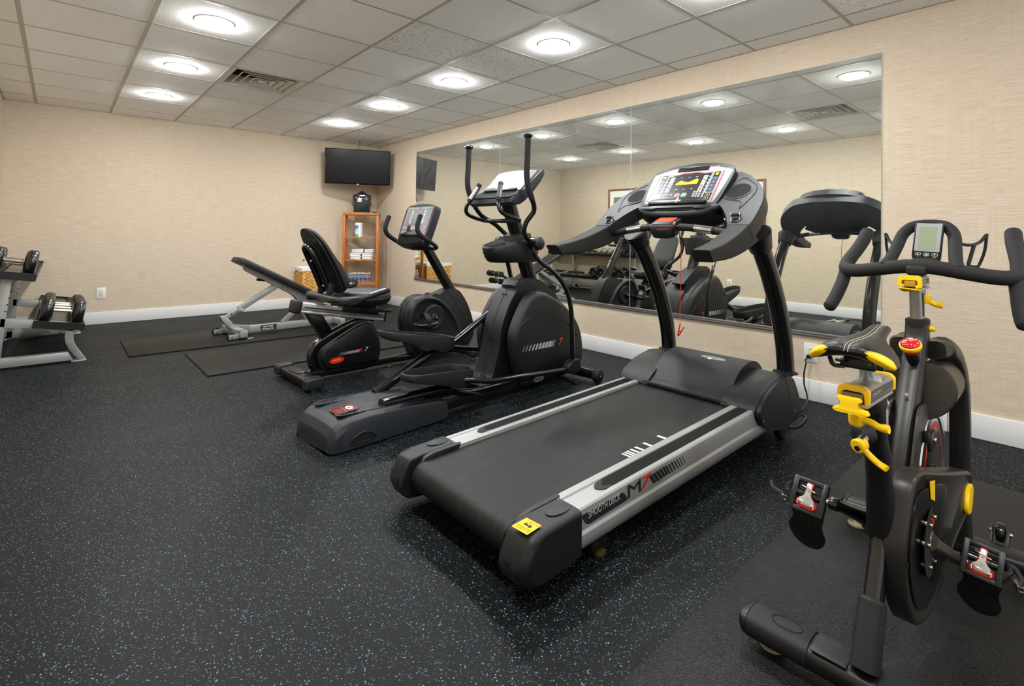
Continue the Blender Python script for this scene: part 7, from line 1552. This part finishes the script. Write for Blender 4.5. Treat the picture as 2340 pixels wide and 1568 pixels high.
names = ['large round black dumbbell on the lower tier, nearest the camera', 'round black dumbbell on the lower tier, second from the camera end', 'round black dumbbell on the lower tier, third from the camera end', 'round black dumbbell on the lower tier, fourth and farthest of the round ones']
for (x, dia), nm in zip(low, names):
    o = dumbbell(x, -3.635, 0.3085+0.01+dia/2, tl, dia, nm, d0)
    if d0 is None: d0 = o; o.scale = (dia/0.19,)*3
for (x, dia), nm in zip([(2.065, 0.19), (1.875, 0.185)], ['round black dumbbell on the upper tier at the camera end of the rack', 'round black dumbbell on the upper tier, just behind the end one']):
    dumbbell(x, -3.915, 0.7175+0.01+dia/2, tl, dia, nm, d0)
M_HEX = mat('hex_grey', '9a9a92', 0.4, metal=0.5, var=0.15)
h0 = None
for x, y, z, nm in ((1.56, -3.915, 0.775, 'small grey hexagonal dumbbell on the upper tier, beside the round ones'), (1.43, -3.915, 0.775, 'small grey hexagonal dumbbell on the upper tier, middle of three'), (1.30, -3.915, 0.775, 'small grey hexagonal dumbbell on the upper tier, last towards the empty end'), (1.24, -3.635, 0.365, 'lone small grey hexagonal dumbbell on the lower tier')):
    if h0 is None:
        h0 = thing('hex_dumbbell', (x, y, z), nm, 'dumbbell', 'small hexagonal dumbbells on the rack'); h0['_o'] = (0., 0., 0.); h0.rotation_euler = (tl, 0, 0)
        b = MB(); b.tube([(0, -0.06, 0), (0, 0, 0), (0, 0.06, 0)], [0.012, 0.014, 0.012], 14); b.build('handle', M_HANDLE, h0)
        for s in (-1, 1):
            b = MB(); rr = [[(r*math.cos(PI*k/3), s*y_, r*math.sin(PI*k/3)) for k in range(6)] for r, y_ in ((0.03, 0.055), (0.043, 0.062), (0.043, 0.10), (0.032, 0.108))]; b.rings(rr); b.build('hex_head', M_HEX, h0, sharp=20)
    else: dup(h0, (x, y, z), label=nm)

# ================================================================== RUBBER MATS
M_MAT = None
def matmat():
    m, N, L, b = nodes('scuffed_rubber_mat'); tc = N.new('ShaderNodeTexCoord')
    mp = N.new('ShaderNodeMapping'); mp.inputs['Scale'].default_value = (1.0, 14, 1); mp.inputs['Rotation'].default_value = (0, 0, 0.1); L.new(tc.outputs['Object'], mp.inputs[0])
    n = N.new('ShaderNodeTexNoise'); n.inputs['Scale'].default_value = 4; n.inputs['Detail'].default_value = 10; n.inputs['Roughness'].default_value = 0.75; n.inputs['Distortion'].default_value = 0.3; L.new(mp.outputs[0], n.inputs['Vector'])
    r = ramp(N, [(0.4, srgb('0f0e0d')), (0.6, srgb('171514')), (0.72, srgb('302d2b'))]); L.new(n.outputs['Fac'], r.inputs[0]); L.new(r.outputs[0], b.inputs['Base Color']); b.inputs['Roughness'].default_value = 0.55; b.inputs['Specular IOR Level'].default_value = 0.2
    return m
M_MAT = matmat()
b = MB(); b.box((1.27, -3.22, 0.0), (2.12, -1.35, 0.010), 0.003); tag(b.build('rubber_mat', M_MAT), 'scuffed dark rubber floor mat under the incline bench, left of the other', 'floor mat', 'scuffed floor mats')
b = MB(); b.box((2.29, -2.85, 0.0), (3.19, -1.0, 0.010), 0.003); tag(b.build('rubber_mat', M_MAT), 'scuffed dark rubber floor mat between the bench and the recumbent bike', 'floor mat', 'scuffed floor mats')

# ================================================================== CORNER SHELF AND WHAT STANDS ON IT
def woodmat(name, c0, c1, sc):
    m, N, L, b = nodes(name); tc = N.new('ShaderNodeTexCoord'); mp = N.new('ShaderNodeMapping'); mp.inputs['Scale'].default_value = sc; L.new(tc.outputs['Object'], mp.inputs[0])
    n = N.new('ShaderNodeTexNoise'); n.inputs['Scale'].default_value = 6; n.inputs['Detail'].default_value = 8; n.inputs['Distortion'].default_value = 1.0; L.new(mp.outputs[0], n.inputs['Vector'])
    r = ramp(N, [(0.3, srgb(c0)), (0.7, srgb(c1))]); L.new(n.outputs['Fac'], r.inputs[0]); L.new(r.outputs[0], b.inputs['Base Color']); b.inputs['Roughness'].default_value = 0.38
    return m
M_WOODV = woodmat('honey_wood_upright', 'a35a1c', 'bd7228', (6, 6, 0.8)); M_WOODH = woodmat('honey_wood_shelf', 'a35a1c', 'bd7228', (0.8, 6, 6))
LS = LF(0.449, -0.460, 59.0)
t = LS.root('corner_shelf', 'tall honey-coloured wooden shelf unit standing in the room corner', 'shelf unit')
for u in (-0.25, 0.215):
    for v in (0.0, 0.25):
        b = MB(); b.box((u, v, 0), (u+0.035, v+0.035, 1.312), 0.002); b.build('post', M_WOODV, t)
b = MB(); b.box((-0.25, 0.0, 1.312), (0.25, 0.285, 1.35), 0.003); b.build('top', M_WOODH, t)
for z in (0.997, 0.670):
    b = MB(); b.box((-0.214, 0.006, z-0.018), (0.214, 0.28, z), 0.002); b.build('shelf', M_WOODH, t)
b = MB(); b.box((-0.214, 0.004, 0.30), (0.214, 0.28, 0.343), 0.002); b.build('shelf', M_WOODH, t)
def onshelf(name, u, v, z, label, cat, group=None):
    p = LS.M @ Vector((u, v, z)); q = thing(name, p, label, cat, group); q.rotation_euler = (0, 0, LS.a); q['_o'] = (0., 0., 0.); return q
# wipe dispenser
q = onshelf('wipe_dispenser', -0.0, 0.14, 1.35, 'dark glossy bucket-shaped wipe dispenser on top of the wooden shelf', 'dispenser')
M_DISP = mat('smoked_plastic', '1f2a2b', 0.16, var=0.1, coat=0.5)
def drect(w, d, z, r): return [(p[0], p[1], z) for p in rrect(-w, w, -d, d, r, 5)]
b = MB(); b.rings([drect(0.112, 0.095, 0.0, 0.06), drect(0.116, 0.098, 0.01, 0.06), drect(0.124, 0.105, 0.16, 0.06), drect(0.125, 0.106, 0.185, 0.06)]); b.build('body', M_DISP, q)
b = MB(); b.rings([drect(0.128, 0.108, 0.183, 0.06), drect(0.128, 0.108, 0.235, 0.06), drect(0.118, 0.10, 0.258, 0.06), drect(0.07, 0.07, 0.275, 0.05), drect(0.035, 0.04, 0.305, 0.03), drect(0.018, 0.02, 0.316, 0.015)]); b.build('lid', mat('smoked_lid', '141c1d', 0.15, coat=.5), q)
b = MB(); b.poly([(-0.052, -0.1095, 0.155), (0.004, -0.1095, 0.155), (0.004, -0.1095, 0.190), (-0.024, -0.1095, 0.222), (-0.052, -0.1095, 0.190)]); b.mi = 1
b.poly([(-0.040, -0.110, 0.165), (-0.028, -0.110, 0.165), (-0.028, -0.110, 0.183), (-0.040, -0.110, 0.183)]); b.mi = 2; b.poly([(-0.020, -0.110, 0.165), (-0.008, -0.110, 0.165), (-0.008, -0.110, 0.180), (-0.020, -0.110, 0.180)]); b.build('house_label', [M_PWHITE, M_PDARK, M_PRED], q, recalc=False)
b = MB(); b.box((-0.135, -0.03, 0.10), (-0.118, 0.03, 0.15), 0.005); b.box((0.118, -0.03, 0.10), (0.130, 0.03, 0.15), 0.005); b.build('lug', M_DISP, q)
q = onshelf('remote_control', 0.19, 0.10, 1.35, 'small black remote control on top of the shelf, right of the dispenser', 'remote control')
b = MB(); b.box((-0.035, -0.05, 0.0), (0.02, 0.07, 0.018), 0.007, 3); b.build('body', M_BLKS, q)
b = MB()
for i in range(3):
    for j in range(5): b.box((-0.028+i*0.015, -0.04+j*0.018, 0.0175), (-0.019+i*0.015, -0.03+j*0.018, 0.0195), 0.001, 1)
b.build('buttons', M_PGREY, q)
q = onshelf('wipes_canister', -0.04, 0.13, 0.997, 'white canister of cleaning wipes with blue and green label, on the upper shelf', 'canister')
def canmat():
    m, N, L, b = nodes('canister_label'); tc = N.new('ShaderNodeTexCoord'); sx = N.new('ShaderNodeSeparateXYZ'); L.new(tc.outputs['Object'], sx.inputs[0])
    n = N.new('ShaderNodeTexNoise'); n.inputs['Scale'].default_value = 22; n.inputs['Detail'].default_value = 4; L.new(tc.outputs['Object'], n.inputs['Vector'])
    ad = N.new('ShaderNodeMath'); ad.operation = 'MULTIPLY_ADD'; ad.inputs[1].default_value = 0.06; L.new(n.outputs['Fac'], ad.inputs[0]); L.new(sx.outputs[2], ad.inputs[2])
    r = ramp(N, [(0.0, srgb('3f9a5a')), (0.055, srgb('58ac6c')), (0.09, srgb('dfe9ee')), (0.14, srgb('a8cfe2')), (0.16, srgb('2f7fbe')), (0.185, srgb('2a6fb4')), (0.215, srgb('e9edf0'))]); r.color_ramp.interpolation = 'EASE'; L.new(ad.outputs[0], r.inputs[0])
    r2 = ramp(N, [(0.45, (0, 0, 0)), (0.56, (1, 1, 1))]); mp = N.new('ShaderNodeMath'); mp.operation = 'MULTIPLY_ADD'; mp.inputs[1].default_value = 6; mp.inputs[2].default_value = 0.5; L.new(sx.outputs[0], mp.inputs[0]); L.new(mp.outputs[0], r2.inputs[0])
    mx = N.new('ShaderNodeMix'); mx.data_type = 'RGBA'; mx.inputs[7].default_value = srgb('dfe6ea'); L.new(r2.outputs[0], mx.inputs[0]); L.new(r.outputs[0], mx.inputs[6]); L.new(mx.outputs[2], b.inputs['Base Color']); b.inputs['Roughness'].default_value = 0.35
    return m
b = MB(); b.lathe([(0.050, 0.0), (0.053, 0.004), (0.053, 0.168), (0.050, 0.172)], (0, 0, 0), 32); b.build('tub', canmat(), q)
b = MB(); b.lathe([(0.054, 0.170), (0.055, 0.176), (0.055, 0.200), (0.051, 0.206), (0.001, 0.206)], (0, 0, 0), 32); b.build('lid', M_WHITE, q)
# towels
M_TOW = mat('terry_cloth', 'e9e7e2', 0.95, bump=0.8, bscale=260, var=0.03); M_STR = mat('navy_stripe', '1b2a63', 0.9)
for k, (du, w, dz, sp, nm) in enumerate(((0.012, 0.155, 0.0, 0.02, 'folded white towel with navy stripe, bottom of the stack on the middle shelf'), (0.010, 0.158, 0.047, 0.022, 'folded white towel with navy stripe, middle of the stack'), (0.028, 0.150, 0.098, 0.04, 'folded white towel with navy stripe, on top of the stack'))):
    q = onshelf('folded_towel', du, 0.14, 0.670+dz, nm, 'towel', 'folded towels on the shelf')
    hgt = 0.045 if k < 2 else 0.052
    b = MB()
    for lay in range(2):
        z0 = lay*hgt/2; z1 = z0+hgt/2
        rg = []
        for u in [(-w+2*w*i/14) for i in range(15)]:
            e = math.sin(PI*(u+w)/(2*w))**0.12 if abs(u) < w*0.999 else 0.55
            wob = 0.0025*math.sin(u*40+k+lay)
            ring = []
            for p in rrect(-0.11, 0.11, z0, z1, hgt/4.2, 3): ring.append((u, p[0]*(0.97+0.03*e), (p[1]-(z0+z1)/2)*max(e, .55)+(z0+z1)/2+wob))
            rg.append(ring)
        b.rings(rg)
    tw = b.build('cloth', M_TOW, q, sharp=80)
    b = MB(); sc = sp-0.02; rg = [[(u, p[0], p[1]) for p in rrect(-0.1115, 0.1115, -0.0005, hgt+0.002, hgt/3.0, 3)] for u in (sc-0.008, sc+0.008)]; b.rings(rg, cap=False); b.build('stripe', M_STR, q)
# bottles
M_PET = bpy.data.materials.new('clear_bottle'); M_PET.use_nodes = True; pb = M_PET.node_tree.nodes['Principled BSDF']; pb.inputs['Base Color'].default_value = (0.93, 0.96, 1, 1); pb.inputs['Transmission Weight'].default_value = 0.9; pb.inputs['Roughness'].default_value = 0.06; pb.inputs['IOR'].default_value = 1.33
M_BLAB = mat('bottle_label', '5d5f9c', 0.5, var=0.9, vscale=60)
pos = []
for j, n_ in ((0, 5), (1, 5), (2, 3)):
    for i in range(n_): pos.append((-0.135+0.058*i+(0.02 if j == 1 else 0)+(0.04 if j == 2 else 0), 0.055+0.06*j, i, j))
b0 = None; ordn = ['first', 'second', 'third', 'fourth', 'fifth']; rown = ['front', 'middle', 'back']
for u, v, i, j in pos:
    lab = 'small clear water bottle, %s from the left in the %s row on the bottom shelf' % (ordn[i], rown[j])
    if b0 is None:
        b0 = onshelf('water_bottle', u, v, 0.343, lab, 'bottle', 'water bottles on the bottom shelf')
        b = MB(); b.lathe([(0.022, 0.0), (0.0265, 0.004), (0.027, 0.03), (0.0255, 0.034), (0.0255, 0.066), (0.027, 0.07), (0.026, 0.088), (0.017, 0.108), (0.0115, 0.114), (0.0115, 0.122)], (0, 0, 0), 20); b.build('bottle', M_PET, b0)
        b = MB(); b.lathe([(0.0262, 0.035), (0.0264, 0.05), (0.0262, 0.065)], (0, 0, 0), 20, cap=False); b.build('wrap_label', M_BLAB, b0)
        b = MB(); b.lathe([(0.0135, 0.120), (0.0138, 0.122), (0.0138, 0.132), (0.012, 0.134), (0.001, 0.134)], (0, 0, 0), 18); b.build('cap', M_WHITE, b0)
    else: dup(b0, LS.M @ Vector((u, v, 0.343)), label=lab)

# ================================================================== WICKER HAMPER
def wickermat():
    m, N, L, b = nodes('woven_rattan'); tc = N.new('ShaderNodeTexCoord'); n = N.new('ShaderNodeTexNoise'); n.inputs['Scale'].default_value = 26; n.inputs['Detail'].default_value = 6; L.new(tc.outputs['Object'], n.inputs['Vector'])
    r = ramp(N, [(0.3, srgb('a8732f')), (0.5, srgb('c99447')), (0.7, srgb('dcae62'))]); L.new(n.outputs['Fac'], r.inputs[0]); L.new(r.outputs[0], b.inputs['Base Color']); b.inputs['Roughness'].default_value = 0.6
    return m
t = thing('wicker_hamper', (0.165, -0.98, 0), 'rectangular woven hamper with white cloth liner, behind the seat of the recumbent bike', 'hamper')
hx0, hx1, hy0, hy1 = 0.024, 0.305, -1.212, -0.745
rim = [(hx1, hy0), (hx1, hy1), (hx0, hy1), (hx0, hy0)]
per = []; segs = []
for k in range(4):
    a, c = Vector(rim[k]), Vector(rim[(k+1) % 4]); L0 = (c-a).length; n_ = int(round(L0/0.0078)); nn = Vector(((c-a).y, -(c-a).x)).normalized()
    for i in range(n_): per.append((a+(c-a)*(i/n_), nn))
b = MB(); rows = 22; rg = []
NP = len(per)
for r_ in range(rows*3+1):
    z = 0.005+0.53*r_/(rows*3); ph = (r_//3) % 2; fr = (r_ % 3)/3
    bul = math.sin(PI*fr) if fr > 0 else 0.0
    ring = []
    for i, (p, nn) in enumerate(per):
        wv_ = math.cos(2*PI*i/10+(PI if ph else 0)); d_ = 0.0022*bul*2+0.0042*wv_*bul-0.003
        k_ = 1.0-0.02*(1-z/0.53)
        q_ = Vector((0.165, -0.98))+(p-Vector((0.165, -0.98)))*k_; ring.append((q_.x+nn.x*d_, q_.y+nn.y*d_, z))
    rg.append(ring)
b.rings(rg, cap=False); b.build('woven_body', wickermat(), t, sharp=80, recalc=False)
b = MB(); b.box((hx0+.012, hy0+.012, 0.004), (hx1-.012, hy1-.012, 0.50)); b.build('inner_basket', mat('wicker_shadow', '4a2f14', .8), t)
M_LIN = mat('cotton_liner', 'dddbd4', 0.9, bump=0.3, bscale=120, var=0.04)
b = MB(); n_ = 120; P_ = resample([(x, y, 0) for x, y in rim], n_); cx, cy = 0.165, -0.98; rg = []
for k, z, wob in ((0.90, 0.50, 0), (0.97, 0.555, .001), (0.985, 0.573, .001), (1.012, 0.575, .002), (1.028, 0.566, .003), (1.032, 0.55, .004), (1.035, 0.535, .006), (1.04, 0.522, .008)):
    rg.append([(cx+(p.x-cx)*k+wob*math.sin(i*0.9)*0.5, cy+(p.y-cy)*k+wob*math.cos(i*0.7)*.5, z+wob*math.sin(i*0.37)) for i, p in enumerate(P_)])
b.rings(rg, cap=False); b.build('liner', M_LIN, t, sharp=80)
b = MB(); b.poly([(p.x*.9+cx*.1, p.y*.9+cy*.1, 0.515) for p in P_]); b.build('liner_inside', M_LIN, t)
b = MB(); o_ = Vector((0.06, -1.235, 0.548)); b.tube(cr([o_, o_+Vector((0.01, -0.012, 0.035)), o_+Vector((-0.01, -0.02, 0.04)), o_+Vector((0, -0.004, 0)), o_+Vector((0.02, -0.012, -0.03)), o_+Vector((0.0, -0.016, -0.035)), o_+Vector((0, 0, 0.002))], 5), 0.0035, 6); b.build('bow_knot', M_LIN, t)
for o in list(bpy.data.objects):
    if '_o' in o: del o['_o']
